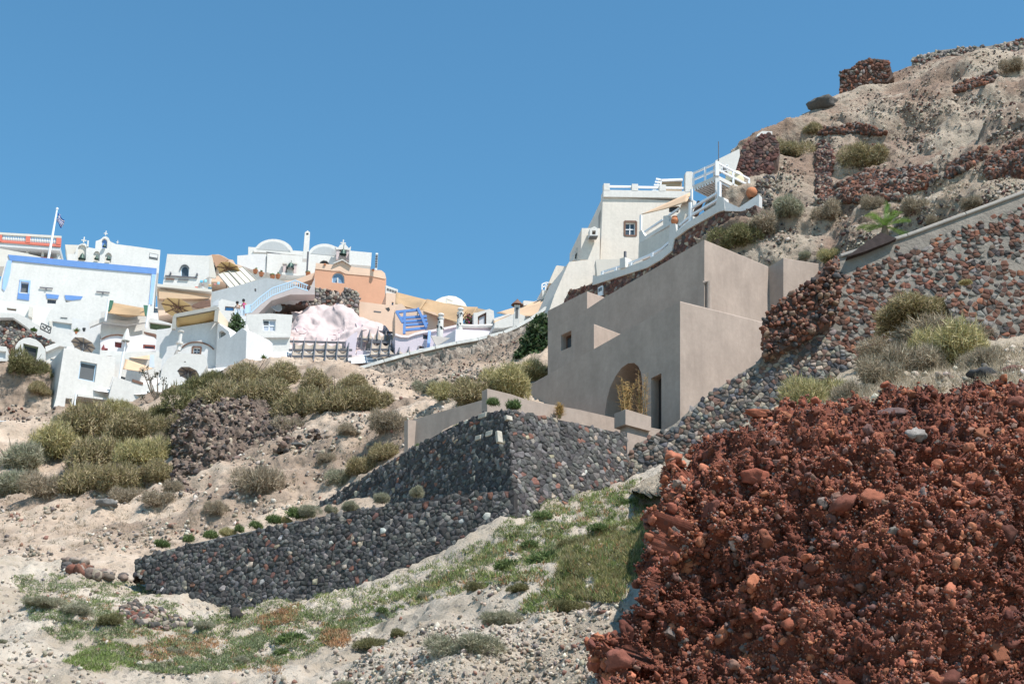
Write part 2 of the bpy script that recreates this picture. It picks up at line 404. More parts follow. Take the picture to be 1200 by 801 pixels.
PAL_BRN = [(6, (.14, .065, .05)), (5, (.10, .06, .052)), (3, (.20, .13, .10)), (2, (.07, .065, .065)), (1.5, (.32, .26, .20)), (1, (.22, .19, .17))]
PAL_RW = [(8, (.135, .062, .043)), (4, (.098, .054, .040)), (3, (.062, .054, .050)), (2, (.20, .17, .15)), (1, (.24, .10, .06))]
PAL_GR = [(5, (.17, .15, .135)), (4, (.24, .205, .175)), (2, (.10, .09, .085)), (2, (.13, .065, .05)), (2, (.33, .28, .22))]
PAL_MIX = [(4, (.095, .08, .07)), (4, (.14, .085, .065)), (3, (.20, .16, .13)), (3, (.055, .055, .058)), (2, (.30, .25, .20))]
PAL_RED = [(7, (.215, .070, .044)), (5, (.31, .112, .065)), (4, (.13, .047, .035)), (3, (.18, .095, .078)), (1, (.15, .11, .10)), (.15, (.26, .20, .18))]
# ================================================= SETTING
def rows(*rs, ext=0):
    out = []
    for r in rs:
        r = list(r)
        if ext: (xa, ya, Ya), (xb, yb, Yb) = r[-2:]; k = 300./(xb-xa); r.append((xb+300, yb+(yb-ya)*k*.8, max(Yb+(Yb-Ya)*k*.5, Yb-5)))
        out.append([P(x, y, Y) for x, y, Y in r])
    return out
# --- huge ground sheet to the horizon
g = M().add([(-3000, -3000, -3), (3000, -3000, -3), (3000, 3000, -3), (-3000, 3000, -3)], [(0, 1, 2, 3)])
tag(obj('ground', g, SOIL_F, keep=True), kind='structure')
# --- front slope, below the dark stone walls
X = [-250, 0, 130, 250, 350, 450, 600, 740, 900, 1200]
FR = rows(
 [(x, y, Y) for x, y, Y in zip(X, [980]*10, [26,26,26,26,26,25,23,20,19,19])],
 [(x, y, Y) for x, y, Y in zip(X, [880]*10, [33,33,33,32,31,30,27,24,22,22])],
 [(x, y, Y) for x, y, Y in zip(X, [800]*10, [41,41,40,39,37,35,31,28,26,26])],
 [(x, y, Y) for x, y, Y in zip(X, [740,740,742,755,750,742,720,690,650,640], [48,48,47,46,45,42,37,35,35,35])],
 [(x, y, Y) for x, y, Y in zip(X, [690,690,690,722,722,706,655,610,570,560], [56,56,56,53,51,49,45,45,46,46])],
 [(x, y, Y) for x, y, Y in zip(X, [662,660,664,714,708,690,617,556,525,500], [62,62,61.5,58,56.4,54.4,51.6,56.5,58,58])],
 [(x, y, Y) for x, y, Y in zip(X, [664,664,672,718,716,702,640,575,545,520], [66,66,66,62,60,58,56,61,62,62])])
G = loft(FR, 300, 260)
G = displace(G, [(.45, 6, 'f'), (.32, 1.8, 'f'), (.13, .5, 'r')], seed=3)
terrain('sandy_slope', G, SOIL_F)
# --- left hillside above the walls up to the village
X = [-250, 0, 160, 300, 375, 475, 575, 700, 860]
HS = rows(
 [(-250,680,59),(0,678,59),(160,674,60.2),(300,645,58.8),(375,615,58.4),(475,600,57.2),(572,590,54.6),(700,530,60),(860,515,64)],
 [(-250,658,62.5),(0,656,62.5),(160,648,62.5),(300,616,62),(375,590,62),(475,527,61.5),(572,479,59),(700,500,62),(860,505,66)],
 [(-250,610,71),(0,606,71),(160,592,71),(300,566,69),(375,545,68),(475,500,67),(572,468,65),(700,480,68),(860,485,70)],
 [(-250,562,80),(0,560,80),(160,545,80),(300,510,78),(375,490,76),(475,465,76),(572,452,74),(700,445,77),(860,440,80)],
 [(-250,520,92),(0,512,91),(160,492,91),(300,452,90),(375,445,89),(475,455,87),(572,438,86),(700,414,86),(860,410,86)],
 [(-250,496,99),(0,492,99),(160,480,100),(300,435,100),(375,430,100),(475,446,97),(572,418,95),(640,398,93),(700,400,92),(860,390,90)],
 [(-250,492,106),(0,488,106),(160,476,106),(300,430,106),(375,427,106),(475,442,104),(572,414,101),(640,394,98),(700,396,97),(860,385,96)])
G = loft(HS, 300, 280)
G = displace(G, [(1.1, 9, 'f'), (.45, 2.4, 'f'), (.16, .7, 'r')], seed=11,
             mask=np.clip(np.linspace(.05, 3, 280), 0, 1)[:, None])
terrain('hillside', G, SOIL_L)
# --- whitewashed ground of the village, rising in terraces
VH = rows(
 [(-250,440,109),(0,438,109),(160,462,104),(300,424,106),(420,426,105),(500,414,104),(600,392,103),(700,380,100)],
 [(-250,432,113),(0,430,113),(160,440,110),(300,415,111),(420,414,110),(500,403,109),(600,386,108),(700,378,106)],
 [(-250,410,122),(0,408,122),(160,404,122),(300,392,120),(420,392,118),(500,392,116),(600,384,116),(700,376,116)],
 [(-250,372,140),(0,370,140),(160,364,140),(300,352,138),(420,362,132),(500,380,130),(600,382,128),(700,374,126)],
 [(-250,372,160),(0,370,160),(160,364,160),(300,350,158),(420,366,150),(500,384,146),(600,386,140),(700,378,136)])
G = loft(VH, 120, 120)
for k in range(G.shape[0]):
    pass
G = displace(G, [(.2, 5, 'f')], seed=5)
terrain('terrace', G, WHITE2)
RF = rows([(-60,512,102.5),(0,508,102.5),(30,505,102.6),(62,498,102.8)], [(-60,480,103.6),(0,478,103.6),(30,476,103.7),(60,478,103.8)],
 [(-60,452,104.6),(0,450,104.6),(30,446,104.8),(60,452,104.6)], [(-60,428,105.6),(0,430,105.6),(30,434,105.4),(58,436,105.2)], [(-60,424,108),(0,426,108),(30,430,108),(60,432,108)])
G = loft(RF, 70, 70); G = displace(G, [(.5, 3, 'f'), (.2, .8, 'f')], seed=8); terrain('rock_face', G, SOIL_L)
# --- right hill with its tuff ledges
RH = rows(
 [(845,430,76),(880,400,72),(960,360,68),(1040,330,64),(1120,300,61),(1200,275,59),(1320,255,57)],
 [(842,345,81),(880,312,79),(960,302,74),(1040,278,70),(1120,252,67),(1200,223,65),(1320,190,62)],
 [(850,300,85),(882,272,84),(960,250,82),(1040,236,78),(1120,212,75),(1200,186,72),(1320,150,69)],
 [(858,262,90),(890,225,91),(960,205,92),(1040,190,90),(1120,168,87),(1200,146,84),(1320,112,80)],
 [(864,225,97),(895,190,98),(960,165,101),(1040,145,101),(1120,124,99),(1200,106,96),(1320,82,94)],
 [(868,200,104),(900,172,105),(955,146,109),(1040,114,111),(1120,88,110),(1200,70,107),(1320,48,104)],
 [(872,190,110),(905,164,111),(955,138,115),(1030,104,119),(1090,74,119),(1200,60,115),(1320,38,112)],
 [(872,200,118),(905,176,119),(955,152,124),(1030,118,128),(1090,88,130),(1200,74,126),(1320,54,122)], ext=1)
G = loft(RH, 430, 380)
n_ = gridn(G)
D = np.zeros(G.shape[:2])
for i in range(G.shape[0]):
    for j in range(G.shape[1]):
        p = Vector(G[i, j])
        # ledges: strata that dip gently, stepping the slope in and out
        st = (p.z - .25*p.x + 1.6*noise.noise(p/9.) + .5*noise.noise(p/2.5))/4.2
        fr = st-math.floor(st); step = (min(fr/.75, 1.)-(fr-.75)/.25 if fr > .75 else fr/.75)
        D[i, j] = 2.9*(step-.5)*(0.4+.9*abs(noise.noise(p/9.+Vector((3, 1, 7))))*2) + 1.2*noise.fractal(p/8., .9, 2., 5) + .42*noise.fractal(p/1.9, .9, 2., 4) + .07*noise.ridged_multi_fractal(p/.6, .9, 2., 3, 1., 2.)
D *= np.interp(np.arange(G.shape[0]), [0, 230, 300, 379], [1, 1, .45, .3])[:, None]
sg = np.sign((n_*(CAM-G)).sum(2, keepdims=True)); G = G + n_*sg*D[..., None]
terrain('cliff', G, TUFF)
# --- bank between the red outcrop and the diagonal wall
BK = rows(
 [(792,600,30),(803,585,29.5),(850,550,28),(930,524,26),(1020,512,25.5),(1110,492,25),(1200,478,25),(1320,464,25)],
 [(780,585,36),(798,572,33),(850,536,31),(930,500,29),(1020,484,28),(1110,465,28),(1200,451,28),(1320,437,28)],
 [(755,580,46),(785,564,42),(850,524,40),(930,486,39),(1020,454,38),(1110,441,38),(1200,425,38),(1320,410,38)],
 [(720,578,56),(775,556,54),(850,515,53),(930,474,52),(1020,428,51),(1110,412,50),(1200,398,50),(1320,380,50)],
 [(720,582,60),(775,560,60),(850,520,59),(930,477,58),(1020,430,57),(1110,415,56),(1200,400,56),(1320,385,56)], ext=1)
G = loft(BK, 230, 160)
G = displace(G, [(.35, 4, 'f'), (.12, .9, 'f'), (.05, .3, 'r')], seed=21)
terrain('bank', G, DRYG)
# --- red scoria outcrop in the foreground
LE = [(822,560),(800,566),(788,600),(774,640),(757,690),(740,740),(727,775),(717,803),(704,860),(694,930)]
RG = [(1700,435),(1700,441),(1700,480),(1700,530),(1700,590),(1700,650),(1700,720),(1700,800),(1700,880),(1700,960)]
TOPY = lambda x: np.interp(x, [776, 822, 880, 970, 1042, 1106, 1200, 1330, 1700], [578, 556, 515, 508, 498, 482, 472, 459, 430])
rr = []
lean = [26.5, 24.2, 23.5, 23.2, 23.0, 22.8, 22.4, 21.9, 21.3, 20.6]
for i in range(10):
    lx, ly = LE[i]; rx, ry = RG[i]; row = []
    row.append((lx+16, ly, lean[i]+2.6)); row.append((lx+4, ly, lean[i]+1.1))
    for k, t in enumerate(np.linspace(0, 1, 12)):
        x = lx+8+(rx-lx-8)*t; top = TOPY(x); f = (ly-549)/(960-549) if i > 1 else 0
        y = top + (i-1)/8.*(930-top) if i >= 1 else top-7
        if i == 0: y = top-8
        Yd = lean[i] + .9*math.sin(t*13+.5)*(.3+.1*i if i < 5 else .8) + (1.1*(1-t)**9)
        row.append((x, y, Yd))
    rr.append([P(*q) for q in row])
G = loft(rr, 500, 360)
G = displace(G, [(.55, 2.6, 'f'), (.30, .8, 'f'), (.20, .34, 'r'), (.11, .15, 'r'), (.05, .07, 'f')], seed=31)
red_base = terrain('rock_outcrop', G, REDS)
RB = G
# rubble held in the outcrop: thousands of angular scoria pieces
Nn = gridn(G); Nn *= np.sign((Nn*(CAM-G)).sum(2, keepdims=True))
def on_grid(G, N, n, s_fn, sink=.40, keep=None):
    r, c, _ = G.shape; C = []; S = []
    area = np.linalg.norm(np.cross(np.gradient(G, axis=1), np.gradient(G, axis=0)), axis=2).ravel(); area /= area.sum()
    idx = RNG.choice(r*c, n, p=area)
    for k in idx:
        i, j = divmod(int(k), c); p = G[i, j]
        if keep is not None and not keep(p): continue
        s = s_fn(); C.append(p+N[i, j]*s*(.35-sink)+RNG.normal(0, .02, 3)); S.append(s)
    return np.array(C), np.array(S)
def inframe(p, m=30):
    x, y = proj(p); return -m < x < 1200+m and -m < y < 801+m
C0, S0 = on_grid(G, Nn, 115000, lambda: random.uniform(.012, .035), keep=inframe)
C1, S1 = on_grid(G, Nn, 36000, lambda: min(.019/(random.random()+.05)**.6, .085), keep=inframe)
C2, S2 = on_grid(G, Nn, 3000, lambda: random.uniform(.06, .12), keep=inframe)
C3, S3 = on_grid(G, Nn, 100, lambda: random.uniform(.13, .23), keep=inframe)
def red(C, pal=PAL_RED):
    c = pick(pal, len(C)); f = np.array([noise.fractal(Vector(p)/1.3, .9, 2., 3) for p in C])[:, None]
    w = np.clip(.5+f*1.3, 0, 1); return np.clip(c*(.62+.55*w)*(1-w)+c*np.array([1.22, 1.28, 1.2])*w, 0, 1)
arr = join([rocks(C0, S0, red(C0), 0, .35), rocks(C1, S1, red(C1), 1, .32), rocks(C2, S2, red(C2), 2, .12), rocks(C3, S3, red(C3, PAL_RED[:3]), 2, .10)])
tag(stoneobj('scoria_rubble', arr, None, ROCKA), kind='stuff')
# ragged rock bank below the village ledge wall
LR = rows([(396,444,103.5),(450,429,103.3),(510,413,103.),(560,404,102.5),(600,390,102),(650,364,101)],
 [(398,446,99.5),(450,434,99),(510,420,98.5),(560,409,98),(600,397,97.5),(650,372,96.5)],
 [(400,448,98),(450,441,96.5),(510,431,95.5),(560,421,95),(600,408,95),(650,386,94)],
 [(402,452,96),(450,450,94),(510,445,92),(560,436,92),(600,424,92),(650,404,91)], [(402,462,95),(450,462,92.5),(510,458,90.5),(560,450,90.5),(600,440,90),(650,420,90)])
G = loft(LR, 190, 70); G = displace(G, [(.6, 2.6, 'f'), (.5, .9, 'r'), (.25, .35, 'f')], seed=71, mask=np.clip(np.linspace(0, 3.5, 70), 0, 1)[:, None])
terrain('rock_bank', G, soil('layered_grey_rock', [(.28, (.13,.10,.085)), (.45, (.27,.22,.18)), (.6, (.40,.34,.28)), (.8, (.56,.50,.42))], .9, (.06,.045,.04), .35, 2.2, bump=1., dist=.3))
# ------------------------------------------------ loose stones of the slopes
def scatter(names, region, n, smin, smax, pal, sub=0, sink=.25, power=2.2, dens=None):
    xs = [p[0] for p in region]; ys = [p[1] for p in region]; C = []; S = []
    for _ in range(n):
        x, y = random.uniform(min(xs), max(xs)), random.uniform(min(ys), max(ys))
        if not inpoly(x, y, region): continue
        if dens and random.random() > dens(x, y): continue
        h = hit(x, y, names)
        if h is None: continue
        s = smin+(smax-smin)*random.random()**power; nn = h[1] if h[1] @ (CAM-h[0]) > 0 else -h[1]
        C.append(h[0]+nn*s*(.5-sink)); S.append(s)
    return rocks(C, S, pick(pal, len(C)), sub, .25)
PAL_SAND = [(6, (.36, .30, .24)), (4, (.28, .23, .18)), (3, (.48, .43, .36)), (1.3, (.14, .12, .11)), (1, (.22, .12, .09))]
PAL_VOL = [(4, (.085, .075, .07)), (3, (.16, .12, .10)), (3, (.30, .25, .20)), (1.5, (.17, .075, .055))]
cl = lambda s: (lambda x, y: .15+.85*(noise.noise(Vector((x/55, y/28, s)))>.05))
parts = [scatter(['sandy_slope'], [(-20,665),(160,668),(250,715),(450,700),(600,620),(740,560),(780,560),(700,810),(-20,810)], 8000, .02, .11, PAL_SAND, 0, dens=cl(1)),
         scatter(['sandy_slope'], [(380,810),(450,745),(720,690),(700,810)], 5000, .015, .08, PAL_SAND, 0, power=3),
         scatter(['sandy_slope'], [(75,650),(165,655),(170,680),(120,678),(70,668)], 260, .08, .32, PAL_VOL, 1, power=1.2),
         scatter(['sandy_slope'], [(140,712),(160,705),(205,722),(225,735),(180,738),(142,730)], 420, .07, .2, PAL_VOL, 1, power=1.5)]
tag(stoneobj('loose_stones', join(parts), None, ROCKA), kind='stuff')
parts = [scatter(['hillside'], [(-20,590),(60,575),(210,560),(480,440),(600,440),(480,520),(375,585),(170,650),(-20,660)], 9500, .03, .17, PAL_SAND+[(2, (.13, .11, .10))], 0, dens=cl(5)),
         scatter(['hillside'], [(400,445),(490,420),(640,372),(640,400),(560,440),(500,460)], 2500, .03, .13, PAL_GR, 0, power=1.8),
         scatter(['hillside'], [(-10,435),(80,440),(60,495),(-10,495)], 300, .06, .25, PAL_VOL, 0)]
tag(stoneobj('hillside_rubble', join(parts), None, ROCKA), kind='stuff')
parts = [scatter(['cliff'], [(900,205),(1060,60),(1210,40),(1210,235),(1000,300),(860,310)], 14000, .03, .15, [(5, (.30,.25,.20)),(3,(.12,.065,.055)),(3,(.085,.075,.07)),(3,(.42,.36,.29))], 0, dens=cl(9), power=2.6),
         scatter(['bank'], [(790,545),(900,490),(1200,440),(1210,400),(1100,420),(1000,450),(860,500)], 2500, .03, .14, PAL_SAND, 0)]
tag(stoneobj('cliff_rubble', join(parts), None, ROCKA), kind='stuff')
# ================================================= DARK STONE RETAINING WALLS
def wall(name, label, cat, faces, pal, mort, depth=.7, s=.24, h=.09, asp=1.3, gap=.93, skip=0., cap=None, group=None, off=0.):
    """faces = [(plane, outline px)]; body slab + fitted stones"""
    base = faces[0][0].at(*faces[0][1][-1]); t = thing(name, label, cat, base, group)
    b = M(); parts = []
    for pl, px in faces:
        b.slab([pl.at(x, y) for x, y in px], -pl.n*depth); parts.append(masonry(pl, px, s, pal, h, asp, gap, skip, off=off))
    obj('wall_core', b, mort, t); stoneobj('stonework', join(parts), t); return t
cor = P(600, 575, 52)
pU = Plane(cor, 230, 5); pR = Plane(cor, 143, 13)
_l = np.cross(pU.n, pR.n); _l /= _l[2]
def edge(y):
    lo, hi = -8., 8.
    for _ in range(40):
        z = (lo+hi)/2
        if proj(cor+_l*z)[1] > y: lo = z
        else: hi = z
    return tuple(float(q) for q in proj(cor+_l*z))
upper = wall('retaining_wall', 'tall dark lava-stone retaining wall meeting in a sharp corner below the mud-coloured house', 'wall',
 [(pU, [(372,592),(420,562),(475,530),(525,502),(566,484),edge(480.5),edge(530),edge(600),(372,602)]),
  (pR, [edge(480.5),(640,488.5),(690,499),(734,509),(735,560),(700,575),(660,598),(610,645),edge(648)])], PAL_DARK, MORT_D, 1.2, .142, .03, 1.45, .97)
pL = Plane(P(600, 600, 51.6), 205, 8)
lower = wall('retaining_wall', 'long low dark lava-stone wall with a slanting top stretching left across the slope', 'wall',
 [(pL, [(158,655),(200,643),(300,622),(400,600),(500,586),(560,577),(602,574),(603,660),(560,680),(450,712),(330,728),(250,728),(200,706),(158,672)])], PAL_DARK, MORT_D, .9, .142, .03, 1.45, .97)
# pale corner stones and coping of the corner
q = M()
for (x, y, a, b_, pl) in [(566,487,.5,.22,pU),(574,508,.42,.22,pU),(561,513,.35,.2,pU),(585,512,.24,.5,pR),(596,490,.3,.2,pR)]:
    c = pl.at(x, y); q.box(c-pl.n*.01, pl.u*a/2, pl.v*b_/2, pl.n*.08)
obj('corner_stone', q, plaster('pale_cut_stone', (.42, .38, .32), .2, 3, .5), upper, bevel=.03)
# concrete coping strip along the low wall
cp = M(); topl = [(215,640),(300,622),(345,612)]
for a, b_ in zip(topl, topl[1:]): cp.bar(pL.at(*a)+np.array([0, .5, .03]), pL.at(*b_)+np.array([0, .5, .03]), .5, .12)
obj('coping', cp, plaster('grey_concrete', (.24, .23, .225), .12, 2, .3), lower)
# narrow planted strip between the two walls
st = M(); A = [P(x, y, Y) for x, y, Y in [(300,624,57.3),(400,602,55.2),(500,588,53.4),(600,578,52.2)]]; B = [P(x, y, Y) for x, y, Y in [(300,622,62),(400,594,62),(500,585,59),(600,578,54)]]
GG = loft([[a-np.array([0,0,.25]) for a in A], [b-np.array([0,0,.2]) for b in B]], 60, 12); terrain('path', GG, SOIL_F)
# ================================================= DIAGONAL WALL OF RED AND GREY STONE
a0 = P(725, 550, 56.8); a1 = P(1200, 320, 53.5); dd = a1-a0; azn = math.degrees(math.atan2(-dd[1], dd[0]))+180
azn = math.degrees(math.atan2(dd[1], -dd[0]))
pD = Plane(a0, 180+math.degrees(math.atan2(-dd[1], dd[0])), 9)
t = thing('boundary_wall', 'long stone wall climbing to the right, grey rubble below and red stones set in pale mortar above', 'wall', pD.at(800, 530))
oA = [(724,562),(724,546),(745,521),(790,497),(820,470),(860,442),(896,420),(922,402),(960,392),(985,405),(1010,425),(1000,440),(920,478),(862,500),(790,545),(740,575)]
oB = [(884,428),(984,299),(1062,275),(1130,250),(1200,224),(1310,186),(1560,100),(1560,400),(1310,420),(1200,420),(1100,425),(1000,440),(960,440),(930,420)]
oC = [(896,420),(893,378),(906,360),(928,345),(950,328),(966,312),(982,300),(984,345),(972,378),(935,400)]
b = M(); pD0 = pD
b.slab([pD.at(*q) for q in oB], -pD.n*1.1); pD2 = Plane(pD.p+pD.n*.30, 180+math.degrees(math.atan2(-dd[1], dd[0])), 9)
b.slab([pD2.at(*q) for q in oA], -pD.n*1.0)
obj('wall_core', b, MORT_L, t)
stoneobj('stonework', join([masonry(pD2, oA, .15, PAL_MIX+[(3,(.10,.10,.105)),(2,(.2,.18,.16))], .04, 1.35, .95),
  masonry(pD, [(960,320),(1000,318),(1200,240),(1310,200),(1560,112),(1560,400),(1310,420),(1100,425),(960,440)], .135, PAL_RW+[(3,(.22,.19,.165)),(2,(.15,.10,.08))], .032, 1.8, .97, .20),
  masonry(pD, [(985,312),(1130,262),(1130,275),(985,330)], .16, PAL_RW, .03, 1.5, .6, .8)]), t)
cpm = M(); tl = [(984,299),(1062,275),(1130,250),(1200,224),(1310,186),(1560,100)]
for a, b_ in zip(tl, tl[1:]): cpm.bar(pD.at(*a)-pD.n*.5+np.array([0,0,.02]), pD.at(*b_)-pD.n*.5+np.array([0,0,.02]), 1.25, .16)
obj('coping', cpm, plaster('pale_wall_plaster', (.40,.355,.315), .12, .8, .6), t, bevel=.04)
# collapsed reddish end of the wall: leaning stack of loose rock
C = []; S = []
pC = Plane(pD.p+pD.n*.7, 180+math.degrees(math.atan2(-dd[1], dd[0])), 9)
for _ in range(3600):
    x, y = random.uniform(890, 985), random.uniform(298, 425)
    if inpoly(x, y, oC): C.append(pC.at(x, y)+pC.n*random.uniform(-1.0, .25)); S.append(random.uniform(.06, .19))
t2 = thing('rubble_stack', 'jagged stack of rusty red boulders leaning against the end of the plastered wall', 'rubble', pC.at(930, 400))
bb = M().slab([pC.at(*q) for q in oC], -pC.n*2.4); obj('rubble_core', bb, MORT_B, t2)
stoneobj('boulders', rocks(C, S, pick([(5,(.17,.075,.05)),(3,(.10,.055,.045)),(2,(.22,.14,.10)),(2,(.06,.055,.055))], len(C)), 1, .25), t2, ROCKA)
# nearer, lower panel of the wall on the right edge
pE = Plane(P(1160, 360, 50.5), 186, 8)
oE = [(1106,352),(1130,331),(1165,309),(1200,290),(1310,240),(1310,430),(1200,424),(1165,428),(1135,405)]
wall('boundary_wall', 'lower wall panel of pale mortar and red stones at the right edge beside the big dry bush', 'wall', [(pE, oE)], PAL_RW+[(2,(.22,.2,.18))], MORT_L, 1., .15, .03, 1.6, .9, .25)
# ================================================= MUD-COLOURED HOUSE
AZL, AZR = 230, 140; back = azv(50)            # long faces look left-front, short faces right-front
C1 = P(797, 352, 60.)
p1 = Plane(C1, AZL); 
house = thing('house', 'large mud-coloured stepped house of plain plastered blocks with an arched opening', 'house', P(790, 520, 60))
def block(name, pl, px, right_px, holes=(), pocket=1.3, bevel=.07):
    """left face traced on pl, pushed back until its right face ends at right_px"""
    cpt = pl.at(*px[0]); pr = Plane(cpt, AZR); vec = pr.at(*right_px)-cpt; vec[2] = min(max(vec[2], -2), 2)
    m = M().slab([pl.at(*q) for q in px], vec, [[pl.at(*q) for q in h] for h in holes], pocket)
    return obj(name, m, MUD, house, bevel=bevel), vec
arch = [(709,500),(709,486),(710,474),(713,461),(718,449),(724,440),(731,433),(738,430),(744,431),(748,435),(751,442),(752,455),(752,500)]
arch = [(709,503),(709,484),(711,468),(715,454),(721,441),(728,431),(736,425.5),(743,425),(748,429),(751,436),(752.5,447),(752,503)]
door = [(763,504),(763,443),(775,437),(775,504)]
blk, vF = block('front_block', p1, [(797,352),(700,406.5),(602,461),(560,480),(560,530),(700,530),(797,505)], (896,377), [arch, door], 2.6)
p2 = Plane(p1.p+back*1.3, AZL); p3u = Plane(p1.p+back*3.6, AZL); p4 = Plane(p1.p+back*5.0, AZL); p25 = p3u
sw = [(657.5,392.5),(669.5,387),(669.5,406),(657.5,411)]
obj('step_block', M().slab([p2.at(*q) for q in [(696,379),(673,390),(673,462),(696,452)]], back*2.25), MUD, house, bevel=.05)
# set-back upper block; its roofline falls to the left, the little square window sits in its low end
cE = p3u.at(825.5, 280.5); vE = Plane(cE, AZR).at(901, 312)-cE; vE[2] = min(max(vE[2], -2), 2)
obj('upper_block', M().slab([p3u.at(*q) for q in [(825.5,280.5),(709,348),(687,362.5),(642,389),(642,480),(825,470)]], vE, [[p3u.at(*q) for q in sw]], .9), MUD, house, bevel=.05)
cD = p4.at(688, 341); vD = (Plane(cD, AZR).at(709, 348)-cD)*2.2
obj('tower_block', M().slab([p4.at(*q) for q in [(688,341),(642,364),(642,440),(688,420)]], vD), MUD, house, bevel=.05)
# right annex
pH = Plane(P(918, 302, 66), 232)
cH = pH.at(918, 302); prH = Plane(cH, 150)
mH = M().slab([pH.at(*q) for q in [(918,302),(890,320),(890,400),(918,400)]], prH.at(962,309)-cH)
obj('annex_block', mH, MUD, house, bevel=.04)
# dark fittings: door leaf, window pane, inside of the arch
d1 = M().slab([p1.at(*q)+back*.5 for q in [(758,506),(758,440),(776,432),(776,506)]], back*.06)
dr = obj('door', d1, plaster('dark_wooden_door', (.045,.036,.032), .2, 6, .3, .6), house)
hd = M().bar(p1.at(770,478)+back*.42, p1.at(770,473)+back*.42, .05); obj('handle', hd, BELL, dr)
w1 = M().slab([p25.at(*q)+back*.45 for q in [(655,396),(670,389),(670,407),(655,413)]], back*.05); wo = obj('window', w1, GLASS, house)
fr = M(); c4 = [p25.at(*q)+back*.42 for q in [(657.5,392.5),(669.5,387),(669.5,406),(657.5,411)]]
for i in range(4): fr.bar(c4[i], c4[(i+1)%4], .07)
obj('frame', fr, BROWNW, wo)
# rain pipe in the corner of the upper block
prE = Plane(p3u.at(825.5,280.5), AZR)
dp = M(); a = prE.at(829, 331)+azv(AZR)*.12; b_ = prE.at(829, 372)+azv(AZR)*.12; dp.tube([a+np.array([-.25,.1,-.05]), a, b_], .14, 10)
obj('rain_pipe', dp, MUD, house)
# terrace parapets in front of the house
pT = Plane(P(571, 470, 57.5), 147)
t = thing('parapet_wall', 'low mud-coloured parapet running along the terrace above the dark stone wall', 'wall', pT.at(650, 500))
pp = [(571,455),(600,462),(620,469),(680,480),(736,493),(736,512),(700,505),(640,493),(590,486),(571,486)]
obj('parapet', M().slab([pT.at(*q) for q in pp], -pT.n*.45), MUD, t, bevel=.03)
pT2 = Plane(P(482, 493, 62), 150); t = thing('parapet_wall', 'mud-coloured angled parapet behind the tall dark wall, left of the terrace', 'wall', pT2.at(482, 525))
obj('front_face', M().slab([pT2.at(*q) for q in [(478,491),(483,492),(520,500),(590,515),(590,560),(478,560)]], -pT2.n*.4), MUD, t, bevel=.03)
pT3 = Plane(P(482, 493, 62.3), 217)
obj('side_face', M().slab([pT3.at(*q) for q in [(483,491.5),(528,479),(572,466.5),(576,500),(560,530),(483,540)]], -pT3.n*.4), MUD, t, bevel=.03)
# stepped stair wall and planter by the door
pS = Plane(P(737, 494, 58.2), 147)
t = thing('stair_wall', 'stepped mud-coloured stair wall dropping from the planter to the right', 'wall', pS.at(737, 540))
obj('stair_side', M().slab([pS.at(*q) for q in [(735,493),(750,498),(775,503),(775,508),(768,512),(768,516),(760,519),(760,523),(752,526),(752,531),(744,534),(744,545),(735,545)]], -pS.n*.5), MUD, t, bevel=.02)
pP = Plane(P(733, 485, 57.9), 147)
t = thing('planter', 'square mud-plaster planter box holding dry bamboo beside the doorway', 'planter', pP.at(740, 500))
obj('box', M().slab([pP.at(*q) for q in [(733,479),(763,488),(763,505),(733,497)]], -pP.n*.8), MUD, t, bevel=.03)
def bamboo(name, label, x, y, pl, hh, n, w, col=(.46, .33, .15), cat='plant'):
    V = []; Fs = []; C = []; base = pl.at(x, y)-pl.n*.4; S = M()
    for k in range(n):
        r = RNG.normal(0, w*.25, 2); b0 = base+np.array([r[0], r[1], -.3]); H = hh*random.uniform(.6, 1.)+.3; ln = RNG.normal(0, .12*hh, 2)
        p_ = [b0+np.array([ln[0]*q*q, ln[1]*q*q, H*q]) for q in (0, .35, .7, 1.)]; S.tube(p_, [.022, .02, .015, .006], 5)
        for _ in range(46):
            q = random.uniform(.22, 1.); c = b0+np.array([ln[0]*q*q, ln[1]*q*q, H*q]); d = RNG.normal(0, 1, 3); d[2] = abs(d[2])*.4-.1; d /= np.linalg.norm(d)
            L = random.uniform(.12, .3)*(1.25-q*.5); c2 = c+d*L*.35; tip = c+d*L*1.15; sd = np.cross(d, [0, 0, 1]); sd = sd/np.linalg.norm(sd)*.022
            n0 = len(V); V += [c2-sd, c2+sd, tip, c]; Fs += [(n0, n0+1, n0+2), (n0+3, n0+1, n0)]; cc = np.array(col)*random.uniform(.6, 1.3); C += [cc]*4
    t = thing(name, label, cat, base)
    obj('stems', S, plaster(name+'_cane', (.36, .25, .11), .2, 5, .2), t); obj('leaves', (V, Fs), LEAF, t, col=np.array(C)); return t
bamboo('dry_bamboo', 'taller golden-brown dry bamboo rising from the planter, right clump', 757, 488, pP, 2.3, 10, .55, (.36,.26,.16))
bamboo('dry_bamboo', 'shorter yellow dry bamboo in the planter, left clump in front of the arch', 741, 482, pP, 1.7, 10, .55, (.46,.33,.16))
bamboo('dry_grass_clump', 'small yellow dry plant peeping over the terrace parapet', 662, 480, Plane(P(662,476,58.8),147), .4, 8, .35, (.50,.36,.16))
